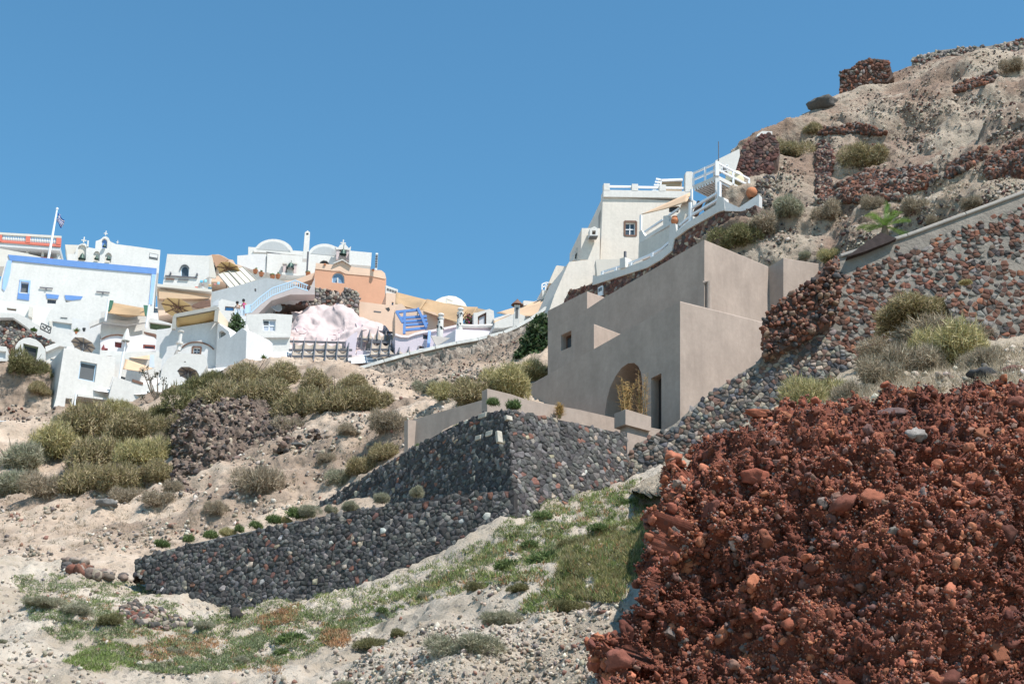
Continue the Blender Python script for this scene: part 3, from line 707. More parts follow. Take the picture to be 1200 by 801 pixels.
# ================================================= VILLAGE
def H(name, label, cat, Y, az, px, depth, mat, wins=(), bevel=.08, lean=0, bodyname='wall', ref=None, group=None, vec=None):
    """one building: traced front wall with real recesses for its windows, pushed back `depth` metres"""
    for w in wins:
        if not all(inpoly(q[0], q[1], px) for q in w['px']): w['hole'] = 0
    r = ref or px[0]; pl = PL(r[0], r[1], Y, az, lean); bk = -azv(az)
    cx = sum(q[0] for q in px)/len(px); by = max(q[1] for q in px)
    t = thing(name, label, cat, pl.at(cx, by), group)
    holes = [[pl.at(*q) for q in w['px']] for w in wins if w.get('hole', 1)]
    m = M().slab([pl.at(*q) for q in px], bk*depth if vec is None else vec, holes, .28)
    obj(bodyname, m, mat, t, bevel=bevel if not holes else 0)
    for w in wins: window(t, pl, bk, **w)
    t['_p'] = 0; del t['_p']; PLN[t.name] = (pl, bk); return t
PLN = {}
def window(t, pl, bk, px, kind='window', frame=METAL, pane=GLASS, fw=.07, hole=1, surround=None, sw=.16, mull=0, panel=None):
    c = [pl.at(*q) for q in px]; d = .2 if hole else -.03
    cen = sum(c)/len(c)
    w = obj(kind, M().slab([cen+(q-cen)*1.02+bk*(d+.02) for q in c], bk*.04), pane, t)
    fr = M()
    cc = [cen+(q-cen)*.97+bk*d for q in c]
    for i in range(len(cc)): fr.bar(cc[i], cc[(i+1) % len(cc)], fw, .06, up=-bk)
    for k in range(mull):
        f = (k+1)/(mull+1); fr.bar(cc[0]*(1-f)+cc[1]*f, cc[3]*(1-f)+cc[2]*f, fw*.8, .05, up=-bk)
    if mull: fr.bar((cc[0]+cc[3])/2, (cc[1]+cc[2])/2, fw*.8, .05, up=-bk)
    obj('frame', fr, frame, w)
    if surround is not None:
        s_ = M(); o_ = [cen+(q-cen)*(1+sw/np.linalg.norm(q-cen)*1.) for q in c]
        for i in range(len(o_)): s_.bar(o_[i], o_[(i+1) % len(o_)], sw*1.3, .07, up=-bk)
        obj('surround', s_, surround, w)
    return w
def part(t, name, px, mat, out=.06, thick=.1, pl=None, parent=None, bevel=0):
    """flat fitting on a building's front plane: stands `out` metres proud"""
    p_, bk = PLN[t.name] if pl is None else (pl, -azv(math.degrees(math.atan2(pl.n[0], pl.n[1]))))
    return obj(name, M().slab([p_.at(*q)-bk*out for q in px], bk*thick), mat, parent or t, bevel=bevel)
def bars(t, name, segs, w, mat, pl, h=None, out=0.):
    m = M(); bk = pl.n
    for a, b in segs: m.bar(pl.at(*a)+bk*out, pl.at(*b)+bk*out, w, h or w, up=pl.n)
    return obj(name, m, mat, t)
def single(name, label, cat, m, mat, group=None, **k): return tag(obj(name, m, mat, **k), label, cat, group)
def arc(cx, cy, rx, ry, a0, a1, n=10, tilt=0.):
    o = []
    for i in range(n+1):
        a = rad(a0+(a1-a0)*i/n); x, y = rx*math.cos(a), -ry*math.sin(a); T = rad(tilt); o.append((cx+x*math.cos(T)-y*math.sin(T), cy+x*math.sin(T)+y*math.cos(T)))
    return o
# --- back row, skyline, left to right
t = H('gallery_building', 'long gallery with red pillars and white balustrade on the skyline at the far left', 'building', 152, 170,
      [(-30,280.5),(0,284),(71,290),(70,293.5),(0,288.5),(-30,286)], 6, WHITE2, bodyname='terrace_slab', bevel=0)
pl, bk = PLN[t.name]
part(t, 'red_band', [(-30,278.3),(0,281.3),(71,286.5),(71,289.5),(0,284.2),(-30,281.3)], RED, .12, .4)
bars(t, 'handrail', [((-30,271.5),(0,274)), ((0,274),(72,278.2))], .28, CREAM, pl)
for x in range(-1, 68, 2):
    if x in (0, 32, 33, 34, 66): continue
    y0 = 274.3+x*.06; m = M(); a = pl.at(x+.3, y0+7.2); b_ = pl.at(x+.9, y0+.6); m.tube([a, a*.7+b_*.3, a*.45+b_*.55, b_], [.06, .11, .05, .07], 6); obj('baluster', m, WHITE, t)
for (x, y) in [(0,275.5), (33.3,277), (69,279)]:
    part(t, 'pillar', [(x-2.6,y),(x+2.6,y+.3),(x+2,y+8),(x-3.1,y+7.6)], RED, .16, .6)
for (x, y) in [(-14,286),(31,289.5),(49.3,291),(67.5,292.5)]:
    bars(t, 'post', [((x,y),(x-.8,y+9))], .28, WHITE, pl, out=-1.)
part(t, 'lower_ledge', [(-30,292),(10,294),(35,297.5),(70,298.3),(70,303),(35,303),(-30,300)], WHITE, -1, 3)
part(t, 'red_wall', [(42,297.3),(61.5,298.8),(60,304),(46,304)], RED, -.8, .3)
H('hillside_wall', 'rough tan rubble wall sloping down behind the blue-trimmed house, far left', 'wall', 146, 168, [(-30,286),(0,291),(30,296.5),(48,301),(48,312),(-30,312)], 3, CREAM)
t = H('chapel', 'white chapel on the skyline with two bell gables and hanging bells', 'church', 144, 166,
 [(78,298),(88,297.3),(89.3,290.5),(91.5,287.3),(95,285.6),(96.5,285.2),(99,284.8),(102,287),(103.6,289.6),(111.5,291.2),(112.3,282.4),(117.5,280.6),(121,277.6),(124,276.6),(127,278.5),(129.5,283),(136,286),(138,286.2),(155,288.3),(188,293),(186,320),(80,312)], 7, WHITE,
 [dict(px=[(91.2,304),(91.4,290.5),(93,287.8),(96,286.5),(99,287.5),(101,290),(100.6,304.8)], kind='bell_arch', pane=CREAM, frame=WHITE),
  dict(px=[(109,305.5),(109.4,297.3),(111.3,294.8),(113.5,294),(115.8,295),(117.2,297.6),(116.5,306)], kind='bell_arch', pane=CREAM, frame=WHITE),
  dict(px=[(122.6,307),(123.2,299),(125.2,296.6),(127.3,295.8),(129.6,296.8),(131,299.2),(130,307.7)], kind='bell_arch', pane=CREAM, frame=WHITE),
  dict(px=[(119,290.5),(119.2,282.3),(120.5,280.2),(122.5,279.3),(124.6,280.3),(125.8,282.5),(125.4,291)], kind='bell_arch', pane=BLUE, frame=WHITE)], bevel=0)
pl, bk = PLN[t.name]
for (x, y, s_) in [(95.8,304.8,.42), (113,304.8,.27), (126.8,305.3,.27), (122.2,290.3,.22)]:
    b0 = pl.at(x, y)-bk*.25; m = M().lathe(b0, [(s_*.95,0),(s_,.05),(s_*.72,s_*.45),(s_*.5,s_*1.2),(s_*.28,s_*1.55),(.03,s_*1.7),(.03,s_*1.95)], 12); obj('bell', m, BELL, t, smooth=True)
for (x, y, k) in [(98.3,281.6,.9), (124,273.6,.7), (137.8,283.8,.5)]:
    c = pl.at(x, y); m = M().bar(c-np.array([0,0,.25*k+.05]), c+np.array([0,0,.45*k]), .14*k, up=bk); m.bar(c-pl.u*.3*k, c+pl.u*.3*k, .12*k, up=bk); obj('cross', m, WHITE, t)
bars(t, 'finial', [((102.8,289),(103.3,282))], .16, WHITE, pl)
part(t, 'side_block', [(76,284.4),(92,284.9),(91,297),(78.5,297)], CREAM, -.5, 3)
part(t, 'air_vent', [(175.2,296.2),(185.5,298.2),(184.7,305),(174.5,303)], SHUT, .02, .1)
part(t, 'air_grille', [(175.6,297),(184.8,298.8),(184.3,302.4),(175.1,300.7)], WHITE2, .06, .1)
t = H('house', 'broad white house with thick blue painted edge bands, left part of the village', 'house', 132, 167,
 [(9,298.5),(184,314.5),(178,385),(100,380),(-6,352)], 9, WHITE,
 [dict(px=[(24.8,331),(33.8,332),(32.6,343),(23.4,342.2)], pane=SHUT, frame=BLUE),
  dict(px=[(55.6,350.2),(66,351),(65.3,355.8),(55.2,355.2)], pane=GLASS, frame=GREYW, mull=3, fw=.05),
  dict(px=[(77,352),(84,352.6),(83.5,357),(76.7,356.8)], pane=GLASS, frame=GREYW)], bevel=0)
part(t, 'blue_band', [(9.6,298.7),(183.6,314.6),(183,321.5),(93.5,313.6),(12,305.3)], BLUE, .10, .2)
part(t, 'blue_edge', [(9,305.4),(13.8,305.7),(12,320),(8.3,334),(5.5,341),(2.6,338),(4,325)], LBLUE, .09, .2)
part(t, 'blue_edge', [(178,321.3),(182.6,321.7),(178.2,357),(174.6,356.5)], LBLUE, .09, .2)
for px in ([(23,327.6),(36,328.8),(35.8,330.9),(23.4,329.6)], [(21.2,343.5),(34.6,344.7),(34,352),(20.2,350.2)], [(23.2,329.9),(24.6,330),(22.6,343.4),(21.2,343.3)], [(34,331.2),(35.9,331.4),(34.7,344.6),(32.8,344.4)],
           [(54,344.3),(69.3,345.9),(67.8,350.4),(55,349.5)], [(75.8,345.8),(97,347.4),(95,350.6),(84,352),(77,351.2)]): part(t, 'blue_surround', px, BLUE if px[0][1] > 340 else LBLUE, .07, .1)
for (x, y) in [(54,337.3),(120.5,342.2)]: 
    l = part(t, 'wall_lamp', [(x-7.5,y-.8),(x+8,y+.5),(x+8,y+1.6),(x-7.5,y+.4)], GREYW, .15, .08); part(t, 'lamp_stem', [(x-1,y),(x+1,y),(x+.6,y+3),(x-.6,y+3)], GREYW, .14, .1, parent=l)
# flag
fp = P(57, 301.5, 136); ft = P(66.6, 246, 136); ft[0] = fp[0]+.0; ft[1] = fp[1]
t = thing('flagpole', 'tall white flagpole with a blue and white striped flag on the skyline', 'flagpole', fp)
ht = (P(67, 246, 136)-fp)[2]
top = fp+np.array([0, 0, ht]); obj('pole', M().tube([fp-np.array([0,0,3]), fp+np.array([0,0,ht*.5]), top], [.15, .12, .08], 10), METAL, t)
obj('finial', M().lathe(top, [(.02,0),(.14,.08),(.14,.2),(.02,.3)], 10), METAL, t)
W_ = 11; Hh = 10; fm = M(); V = []; L_ = 1.4
for j in range(Hh):
    for i in range(W_):
        u = i/(W_-1); v = j/9.; V.append(top+np.array([.12+u*L_*.62+.06*math.sin(v*7+u*5), .3*math.sin(u*9+v*2), -.35-v*1.0-u*.8+.12*math.sin(u*8)]))
Fs = []; mi = []
for j in range(9):
    for i in range(W_-1):
        Fs.append((j*W_+i, j*W_+i+1, (j+1)*W_+i+1, (j+1)*W_+i)); st_ = j % 2
        if i < 4 and j < 5: st_ = 1 if (i in (1,2) and False) or j == 2 or i == 1 else 0
        mi.append(st_)
fm.add(V, [f for f, q in zip(Fs, mi) if not q], 0); fm.add(V, [f for f, q in zip(Fs, mi) if q], 1)
o = obj('flag', fm, [plaster('flag_blue', (.02, .06, .30), .05, 3, .1), WHITE], t)
sol = o.modifiers.new('cloth', 'SOLIDIFY'); sol.thickness = .015
# --- white house with round window
t = H('house', 'white box house with an arched dark window above a horizontal rail, on the skyline', 'house', 136, 172,
 [(196,297.5),(248,299.8),(245,324),(233,332),(230,343),(190,339)], 6, WHITE,
 [dict(px=arc(216.8,316.5,4.7,5.6,0,180,8)+[(212,324),(221,325.5)], pane=GLASS, frame=LMETAL, fw=.12)], bevel=0)
part(t, 'window_arch', arc(216.5,317,6,7,20,180,8)+arc(216.5,317,4.9,5.8,180,20,8), SHUT, .1, .2)
part(t, 'rail', [(193.5,322.8),(231.5,325),(231.5,326.2),(193.5,324)], GREYW, .15, .1)
part(t, 'rail', [(194.3,326.2),(204.5,326.8),(204.5,328),(194.3,327.4)], BROWNW, .15, .1); part(t, 'rail', [(209,327),(221,327.6),(221,328.4),(209,327.8)], GREYW, .15, .1)
for (x, y) in [(200,320.6),(231,322)]: part(t, 'wall_lamp', [(x-1,y-1),(x+1,y-1),(x+.8,y+1.2),(x-.8,y+1.2)], GREYW, .25, .25)
part(t, 'side_wall', [(246,300.5),(248.5,300.5),(253.5,324),(252,326),(245,324.5)], CREAM, .02, .2)
t = H('peach_terrace_house', 'peach building with a curved brown canopy roof behind the round-window house', 'house', 140, 172,
 [(243,299.6),(250,298.2),(256,297.9),(262,300),(268,303.6),(273,304.5),(276,309.5),(285,312),(285,330),(245,330)], 5, PEACHL, bevel=.1)
part(t, 'canopy_soffit', [(248.5,300.6),(258,301.5),(268,306.8),(264,309.5),(259,311.5),(253,315)], BROWNW if False else plaster('soffit_brown', (.42,.25,.16), .06, 1, .2), .6, .3)
part(t, 'doorway', [(251,311),(254,312),(252.5,321),(250.5,318)], DARKP, .1, .1)
pt = PL(270, 325, 134, 172); 
# slatted sun roof: sloping frame of canvas panels
def quadslab(cs, th): 
    cs = [np.asarray(c) for c in cs]; n = np.cross(cs[1]-cs[0], cs[3]-cs[0]); n /= np.linalg.norm(n); return M().slab(cs, -n*th if n[1] < 0 else n*th)
cs = [P(256,321.5,134.5), P(285,312.8,137.5), P(300.5,328,134), P(270.5,338.5,131)]
t = thing('sun_roof', 'sloping cream canvas sun roof with thin ribs above the towel terrace', 'sun roof', cs[3])
obj('canvas', quadslab(cs, .08), CANVG if False else plaster('cream_canvas', (.62,.57,.47), .05, 1, .2), t)
rb = M()
for f in (0, .2, .4, .6, .8, 1): rb.bar(cs[0]*(1-f)+cs[1]*f+np.array([0,-.07,-.02]), cs[3]*(1-f)+cs[2]*f+np.array([0,-.07,-.02]), .1 if f != .4 else .2)
rb.bar(cs[3], cs[2], .14); rb.bar(cs[0], cs[1], .14)
obj('ribs', rb, GREYW if False else plaster('pale_rib', (.36,.34,.30), .1, 2, .2), t)
# big white domed complex
t = H('church', 'large white church on the skyline with two barrel vaults and grey fan windows', 'church', 146, 170,
 [(278,302),(283,301.6),(291,301.5),(291,289.2),(299,289.7)]+arc(321,295.5,22.5,15.5,158,8,12,2)+[(344,293.5),(354.5,294.3),(362,295.5)]+arc(381,300,20,14.5,158,30,10,4)+[(400,294),(403,298),(410,300),(434,302.4),(433,322),(400,330),(362,335),(330,335),(278,330)], 12, WHITE,
 [dict(px=[(374,309),(375.5,306.3),(379,304.6),(383,305.4),(386,308.5),(386,309.6)], pane=DARKP, frame=SHUT)], bevel=0)
part(t, 'fan_window', [(300.5,291.7)]+arc(320.5,297,19,13.8,158,12,12,3)+[(340.5,294.8)], plaster('lunette_grey', (.40,.41,.41), .1, 3, .3, stretch=(6,1,1)), .03, .1)
part(t, 'fan_window', [(364,297)]+arc(380.5,302,17,13,158,30,10,4)+[(397,300)], MATS['lunette_grey'], .03, .1)
part(t, 'roof_ledge', [(297,293),(341,296.6),(358,298.5),(358,300.6),(341,299),(297,296)], WHITE, .25, .4)
part(t, 'shade_awning', [(312,297),(329,299.2),(328,300.8)], GREYW, .5, .2)
part(t, 'front_annex', [(313,300),(360,303.5),(358,325),(335,328),(312,322)], WHITE, .8, .9, bevel=.05)
part(t, 'side_annex', [(278,302),(291,301),(297,300),(312,300),(312,322),(295,318),(278,312)], WHITE2, .6, .7, bevel=.05)
pl, bk = PLN[t.name]
for (x0, xx, y0) in [(333,345.3,313.2)]:
    for x in (x0, xx): 
        part(t, 'column', [(x-1.6,y0+1.5),(x+1.6,y0+1.7),(x+1,y0+12),(x-2,y0+12)], PINK, 1.3, .4); part(t, 'capital', [(x-2.6,y0),(x+2.6,y0+.2),(x+2.2,y0+1.7),(x-2.2,y0+1.5)], CREAM, 1.4, .5)
part(t, 'bell_gable', [(336,326),(336,313.5),(338,310.5),(340,309.8),(342,310.5),(343.5,313.5),(343,326)], WHITE, 1.2, .3)
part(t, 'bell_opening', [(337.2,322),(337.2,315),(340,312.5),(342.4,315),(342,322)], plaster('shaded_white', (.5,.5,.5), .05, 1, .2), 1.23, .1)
b0 = pl.at(339.6, 320.6)-bk*1.5; obj('bell', M().lathe(b0, [(.42,0),(.36,.3),(.22,.6),(.03,.72),(.03,1.)], 12), BELL, t)
part(t, 'gable_base', [(329.5,325),(346.5,326.5),(346,329),(329.5,327.5)], WHITE, 1.5, .6)
for (x, y) in [(395.2,295), (407,296)]:
    part(t, 'column', [(x-1.5,y),(x+1.8,y),(x+1.2,y+12),(x-2,y+12)], PINK, .9, .5)
part(t, 'bell_gable', [(392,292.8),(393,296),(410,297),(410.5,292.5),(408,295),(404,290.2),(401,289.3),(397.5,291.2),(395.5,294)], WHITE, 1., .6)
c = pl.at(401.6,287.6)-bk*.7; obj('cross', M().bar(c-np.array([0,0,.3]), c+np.array([0,0,.4]), .12).bar(c-pl.u*.3, c+pl.u*.3, .1), WHITE, t)
b0 = pl.at(401.2, 302.5)-bk*1.; obj('bell', M().lathe(b0, [(.4,0),(.34,.3),(.2,.6),(.03,.7),(.03,1.3)], 12), BELL, t)
part(t, 'bell_backing', [(397,306),(397,297),(405.5,297),(405,307)], WHITE, .2, .2)
part(t, 'side_house', [(408,300.2),(434,302.6),(433,318),(408,316)], WHITE, 1.6, 2)
ch = H('chimney', 'tall slim white square chimney tower on the skyline between the two vaults', 'chimney', 143, 170,
 [(357.3,272.2),(360.5,270),(363.3,272.2),(361.6,303),(354.8,303)], 1.0, WHITE, bodyname='shaft', bevel=.03)
part(ch, 'flue_opening', [(359,273),(361.6,273),(361.4,275),(358.9,275)], DARKP, .02, .1)
m = M(); a = P(361, 296, 142.2); b_ = P(359.5, 322, 142.2)
for f in np.linspace(0, 1, 12): m.box(a*(1-f)+b_*f, (.09,0,0), (0,.09,0), (0,0,.1))
m.tube([a, b_], .04, 6); single('drain_chain', 'thin vertical chain of drain cups below the slim chimney tower', 'chain', m, GREYW)
# --- peach church-like house
t = H('house', 'long peach and orange plastered house with an arched blue window and small pediment', 'house', 124, 170,
 [(370.5,308),(391,310),(401,306.3),(411,312.2),(434,315.2),(447,316.7),(451,320),(452.6,326),(452,362),(421,358),(395,352),(366,342)], 8, PEACH,
 [dict(px=[(389,331)]+arc(396.3,326.5,7.3,7.4,170,5,8)+[(403.7,332)], pane=plaster('blue_shutter', (.16,.27,.40), .1, 3, .2, .6), frame=LMETAL, fw=.14, surround=None)], bevel=0)
part(t, 'pale_band', [(370.2,308.2),(391,310.2),(401,306.5),(411,312.4),(434,315.4),(447,316.9),(451,320.2),(452.4,326),(451,327),(434,323.5),(405,321),(398,317.6),(390,317.5),(369.6,315.2)], PEACHL, .05, .15)
part(t, 'cornice', [(390.5,310.3),(401,306),(411.5,312.4),(411.5,311.6),(401,304.9),(390.5,309.3)], WHITE, .3, .4)
part(t, 'shutter', [(395,325),(396.6,325),(396.6,331),(395,331)], WHITE, -.05, .1)
for (x, y) in [(380.7,310.4),(437.3,316.8)]: part(t, 'roof_light', [(x-1.2,y-1),(x+1.2,y-1),(x+1.2,y+.6),(x-1.2,y+.6)], TERRA, .2, .3)
m = M(); a = P(440.6, 314.5, 124.5); b_ = P(441.6, 298.5, 124.5)
for f in np.linspace(0, 1, 9): m.box(a*(1-f)+b_*f, (.11,0,0), (0,.08,0), (0,0,.16))
m.tube([a, b_], .04, 6); single('aerial', 'thin white beaded aerial standing on the peach house roof', 'aerial', m, METAL)
t = H('house', 'lower peach plaster house with a narrow tower and small blue window', 'house', 119, 168,
 [(421,353),(452,357),(452.5,343),(464.5,344),(465,356),(471,356.5),(475,361),(477,372),(474,392),(462,405),(440,395),(421,370)], 5, PEACHL,
 [dict(px=[(459.3,353.5),(461.3,354),(461,357.5),(458.8,357.2)], pane=BLUE, frame=LMETAL)], bevel=0)
part(t, 'upper_rail_wall', [(452.5,332.6),(467,337.6),(466.4,344.4),(452.4,342.5)], WHITE, -.3, .4)
for k in range(4): part(t, 'rail_gap', [(454+k*3,336+k),(456.4+k*3,336.7+k),(456.2+k*3,339.2+k),(453.8+k*3,338.5+k)], SHUT, -.27, .1)
part(t, 'roof_slit', [(438,364),(447,365),(446,366.4),(438,365.4)], SHUT, .02, .1); part(t, 'dark_opening', [(451.5,361),(456,360),(457,363),(455,365)], DARKP, .02, .1)
# --- volcanic rock ledge under the peach house
def rockwall(name, label, Y, az, px, pal, s=.35, h=.2, core=MORT_B, cat='rock wall', asp=1.2, depth=1.5):
    pl = PL(px[0][0], px[0][1], Y, az, 6); t = thing(name, label, cat, pl.at(sum(q[0] for q in px)/len(px), max(q[1] for q in px)))
    obj('rock_core', M().slab([pl.at(*q) for q in px], -pl.n*depth), core, t); stoneobj('stones', masonry(pl, px, s, pal, h, asp, .93), t); return t
rockwall('rock_ledge', 'band of brown rubble rock between the peach house and the pink cave house', 120, 172, [(340,343),(366,336),(398,343),(400,360),(372,362),(342,357),(325,362)], PAL_GR+[(4,(.12,.075,.06))], .27, .13)
rockwall('rubble_slope', 'dark brown triangular rubble slope beside the satellite dish', 121, 178, [(304,364),(318,349),(336,340),(344,342),(344,370),(318,371)], PAL_BRN, .27, .13)
rockwall('rock_pillar', 'grey broken rock pillar standing against the peach house', 117.5, 160, [(399,345),(404,338),(414,339),(421,345),(421,371),(404,367),(398,358)], PAL_GR, .26, .14)
# satellite dish
pd = PL(323, 359, 119, 150); c = pd.at(323, 359); m = M(); dd_ = azv(150)*.8+np.array([0,0,.55]); dd_ /= np.linalg.norm(dd_); ax = np.cross(dd_, [0,0,1]); ax /= np.linalg.norm(ax); ay = np.cross(ax, dd_)
V = [c-dd_*.12]; Fs = []
for r_, z_ in ((.3,-.1),(.55,-.02),(.75,.1)):
    for k in range(16): a = 2*math.pi*k/16; V.append(c+(ax*math.cos(a)*.62+ay*math.sin(a)*.95)*r_*1.25+dd_*z_)
for k in range(16): Fs.append((0,1+k,1+(k+1)%16))
for l in range(2):
    for k in range(16): Fs.append((1+l*16+k,1+(l+1)*16+k,1+(l+1)*16+(k+1)%16,1+l*16+(k+1)%16))
t = thing('satellite_dish', 'white oval satellite dish on the dark rubble slope', 'satellite dish', c-np.array([0,0,1])); o = obj('dish', M().add(V, Fs), METAL, t, smooth=True)
so_ = o.modifiers.new('th', 'SOLIDIFY'); so_.thickness = .04; obj('mast', M().tube([c-dd_*.15, c-dd_*.4-np.array([0,0,.3]), c-dd_*.4-np.array([0,0,1.4])], .04, 6).tube([c, c+dd_*.6], .02, 5), GREYW, t)
# --- pink cave house: soft lumpy plastered rock
PK = [[P(x, y, Y) for x, y, Y in r] for r in (
 [(340,360,121),(352,359,121),(364,361,121),(372,362,121),(382,359,121),(393,361,120.5),(398,357,120),(404,362,119.5),(420,371,119),(442,379,118),(456,391,117),(464,402,116)],
 [(341,364,119),(352,363,118.5),(364,364,118),(372,365,118),(382,363,118),(393,365,117.5),(400,363,117),(408,370,116.5),(422,377,116),(442,386,115),(455,396,114),(463,406,113)],
 [(340,378,117.5),(352,380,115.5),(364,380,116),(374,382,115),(386,383,115),(396,384,114.5),(405,386,114),(414,390,113.5),(428,393,113),(442,397,112.5),(454,402,112),(462,412,112)],
 [(340,398,115),(352,400,114),(364,400,113.5),(374,402,112.5),(386,403,112.5),(396,404,112),(405,405,112),(414,408,111.5),(428,410,111),(442,412,111),(454,416,111),(462,420,111)],
 [(338,430,112),(352,430,111.5),(364,430,111),(374,430,110.5),(386,430,110),(396,430,110),(405,430,110),(414,430,110),(428,430,110),(442,430,110),(454,430,110),(462,430,110)])]
G = loft(PK, 120, 70); G = displace(G, [(.8, 3.4, 'f'), (.1, 1.1, 'f')], seed=51)
t = thing('cave_house', 'pale pink lumpy plastered cave house below the rubble rock', 'cave house', P(400, 430, 111))
m = M().grid(G); back_ = G.copy(); back_[..., 1] += 4; obj('rock_shell', m, PINK, t, smooth=True)
for px in ([(347,384),(351,382),(357,385),(361,388),(357,391),(352,391),(348,388)], [(389,397),(391,391),(394,393),(395,397),(392,399)], [(417,378),(424,380),(430,386),(424,387),(418,384)], [(397,389),(402,386),(405,390),(402,395)]):
    c_ = [G[np.unravel_index(np.argmin([abs(proj(p)[0]-q[0])+abs(proj(p)[1]-q[1]) for p in G.reshape(-1,3)]), G.shape[:2])] for q in px]
    cc_ = sum(c_)/len(c_); V = [cc_+np.array([0,.35,0])]+[q+np.array([0,-.08,0]) for q in c_]
    obj('hollow', (V, [(0, i+1, (i+1) % len(c_)+1) for i in range(len(c_))]), plaster('deep_pink', (.52,.40,.41), .06, 1, .3), t)
plp = PL(405, 420, 109.5, 165)
obj('front_pier', M().slab([plp.at(*q) for q in [(406,398),(412,392),(419,388),(416,420),(409,421),(404,421)]], azv(-15)*2), LILAC, t, bevel=.1)
obj('low_wall', M().slab([plp.at(*q) for q in [(418.5,410.5),(437,411.5),(437,419),(417.5,418)]], azv(-15)*1), LILAC, t, bevel=.05)
obj('terrace_wall', M().slab([plp.at(*q)-azv(-15)*.6 for q in [(392,428),(398,420),(440,418.5),(448,423),(420,436),(395,440)]], azv(-15)*1.5), PINK, t, bevel=.05)
obj('dark_doorway', M().slab([plp.at(*q)-azv(-15)*.3 for q in [(428.8,403),(437,405),(437,411),(428.5,410.6)]], azv(-15)*.2), DARKP, t)
# --- pergolas with canvas strips
def pergola(name, label, X0, X1, ys, Y0, n, drop=3, posts=(), step=1.1):
    
    t = thing(name, label, 'pergola', P(X0[0], X0[1], Y0)-np.array([0,0,2.2]))
    rows_ = []
    for k, (yl, yr) in enumerate(ys):
        a = P(X0[0]-k*1.2, yl, Y0-k*step); b_ = P(X1[0]-k*.6, yr, Y0-k*step); rows_.append((a, b_)); d_ = (b_-a)/np.linalg.norm(b_-a)
        obj('beam', M().bar(a-d_*.3, b_+d_*.3, .12, .16), GREYW, t)
    for i in range(n+1):
        f = i/n; a = rows_[0][0]*(1-f)+rows_[0][1]*f; b_ = rows_[-1][0]*(1-f)+rows_[-1][1]*f
        d_ = (b_-a)/np.linalg.norm(b_-a); obj('rafter', M().bar(a-d_*.5+np.array([0,0,.22]), b_+d_*.4+np.array([0,0,.22]), .07, .13), GREYW, t)
    for k in range(len(rows_)-1):
        for i in range(n):
            Gs = np.zeros((5, 7, 3)); (a0_, a1_), (b0_, b1_) = rows_[k], rows_[k+1]
            off_ = random.uniform(0, .12)
            for r_ in range(5):
                for c_ in range(7):
                    u = (i+.03+.94*c_/6)/n; v = .04+off_*.5+.86*r_/4; p = (a0_*(1-u)+a1_*u)*(1-v)+(b0_*(1-u)+b1_*u)*v
                    p = p+np.array([0,0,-.02-.30*math.sin(math.pi*c_/6)+.1*(r_%2)]); Gs[r_, c_] = p
            o = obj('canvas_strip', M().grid(Gs), CANVB, t, smooth=True); q = o.modifiers.new('th', 'SOLIDIFY'); q.thickness = .03
    for (x, y, yb) in posts:
        a = plp.at(x, y); b_ = plp.at(x-.6, yb); obj('post', M().bar(a, b_, .15), GREYW, t)
pergola('pergola', 'wide dark wooden pergola with drooping taupe canvas strips in front of the pink cave house', (344,0), (409,0), [(400,401.5),(410,410),(417.5,417),(426,424)], 110.5, 5, step=2.0, posts=[(345,402,420),(402,403,421)])
pergola('pergola', 'small upper pergola of dark wood and taupe canvas against the pink rock', (424,0), (462,0), [(386,390),(397,401)], 113, 4, step=2.2, posts=[(424,388,408)])
pergola('pergola', 'lower pergola with taupe canvas strips left of the lilac house', (436,0), (491,0), [(401,401),(409.5,409.5),(417,415)], 108.5, 5, step=1.8, posts=[(490,400,412)])
# dark barrels and pots at terrace edge
t = thing('barrel', 'dark grey tarpaulin-covered bundle at the end of the wide pergola', 'bundle', P(384, 436, 107))
obj('bundle', rocks([P(383,430,107), P(388,428,107.2), P(380,435,107)], [.7,.6,.5], [(.10,.11,.125)]*3, 2, .08)[:2], plaster('dark_tarp', (.09,.10,.12), .2, 2, .4), t, smooth=True)
# --- white house with grey window
t = H('house', 'white cubic house with a four-pane grey window right of the potted tree', 'house', 111, 168,
 [(289,368.5),(316,367),(343,368.8),(340,398),(339,446),(284,446),(287,395)], 6, WHITE,
 [dict(px=[(308.2,374),(323.3,374),(322.6,387.5),(308,387.5)], pane=plaster('grey_blue_shutter', (.42,.46,.53), .05, 3, .2, .6), frame=METAL, mull=1, fw=.12),
  dict(px=[(296,398.4),(310.5,398.4),(310.2,402.2),(296,402)], pane=SHUT, frame=METAL), dict(px=[(288.6,398.6),(293,398.4),(293,401.4),(288.8,401.4)], pane=plaster('slate', (.25,.27,.30),.1,2,.1), frame=METAL)], bevel=0)
part(t, 'ledge', [(286.5,394.6),(339.5,394.2),(339.5,396.2),(286.5,397)], WHITE, .3, .4, bevel=.05)
part(t, 'niche', [(309,375.6),(315,375.6),(315,380),(309,380)], SHUT, -.16, .05)
t = H('house', 'long plain grey-white wall house in half shade above the two leaning people', 'house', 121, 205,
 [(248,342),(262,338.5),(312,325.5),(318,326),(344,332),(330,345),(308,352),(296,364),(289,374),(262,380),(246,372)], 4, WHITE2,
 [dict(px=[(298,338),(300.4,338),(300.2,341.8),(297.8,341.4)], pane=DARKP, frame=METAL, fw=.04)], bevel=0)
t = H('house', 'small white house with a bright blue shutter behind the cloth-covered frame', 'house', 117, 168,
 [(256,353),(260,350),(290,357.5),(291,368),(280,374),(262,378),(254,370)], 3, WHITE,
 [dict(px=[(264,358.5),(274.5,359.3),(274,364.2),(263.4,363.6)], pane=plaster('bright_blue', (.10,.28,.55), .05, 2, .1, .5), frame=BROWNW)], bevel=0)
part(t, 'door_niche', [(250,354),(256.5,350),(256,358),(250,358)], SHUT if False else plaster('pale_grey', (.45,.46,.48),.05,2,.1), .05, .1)
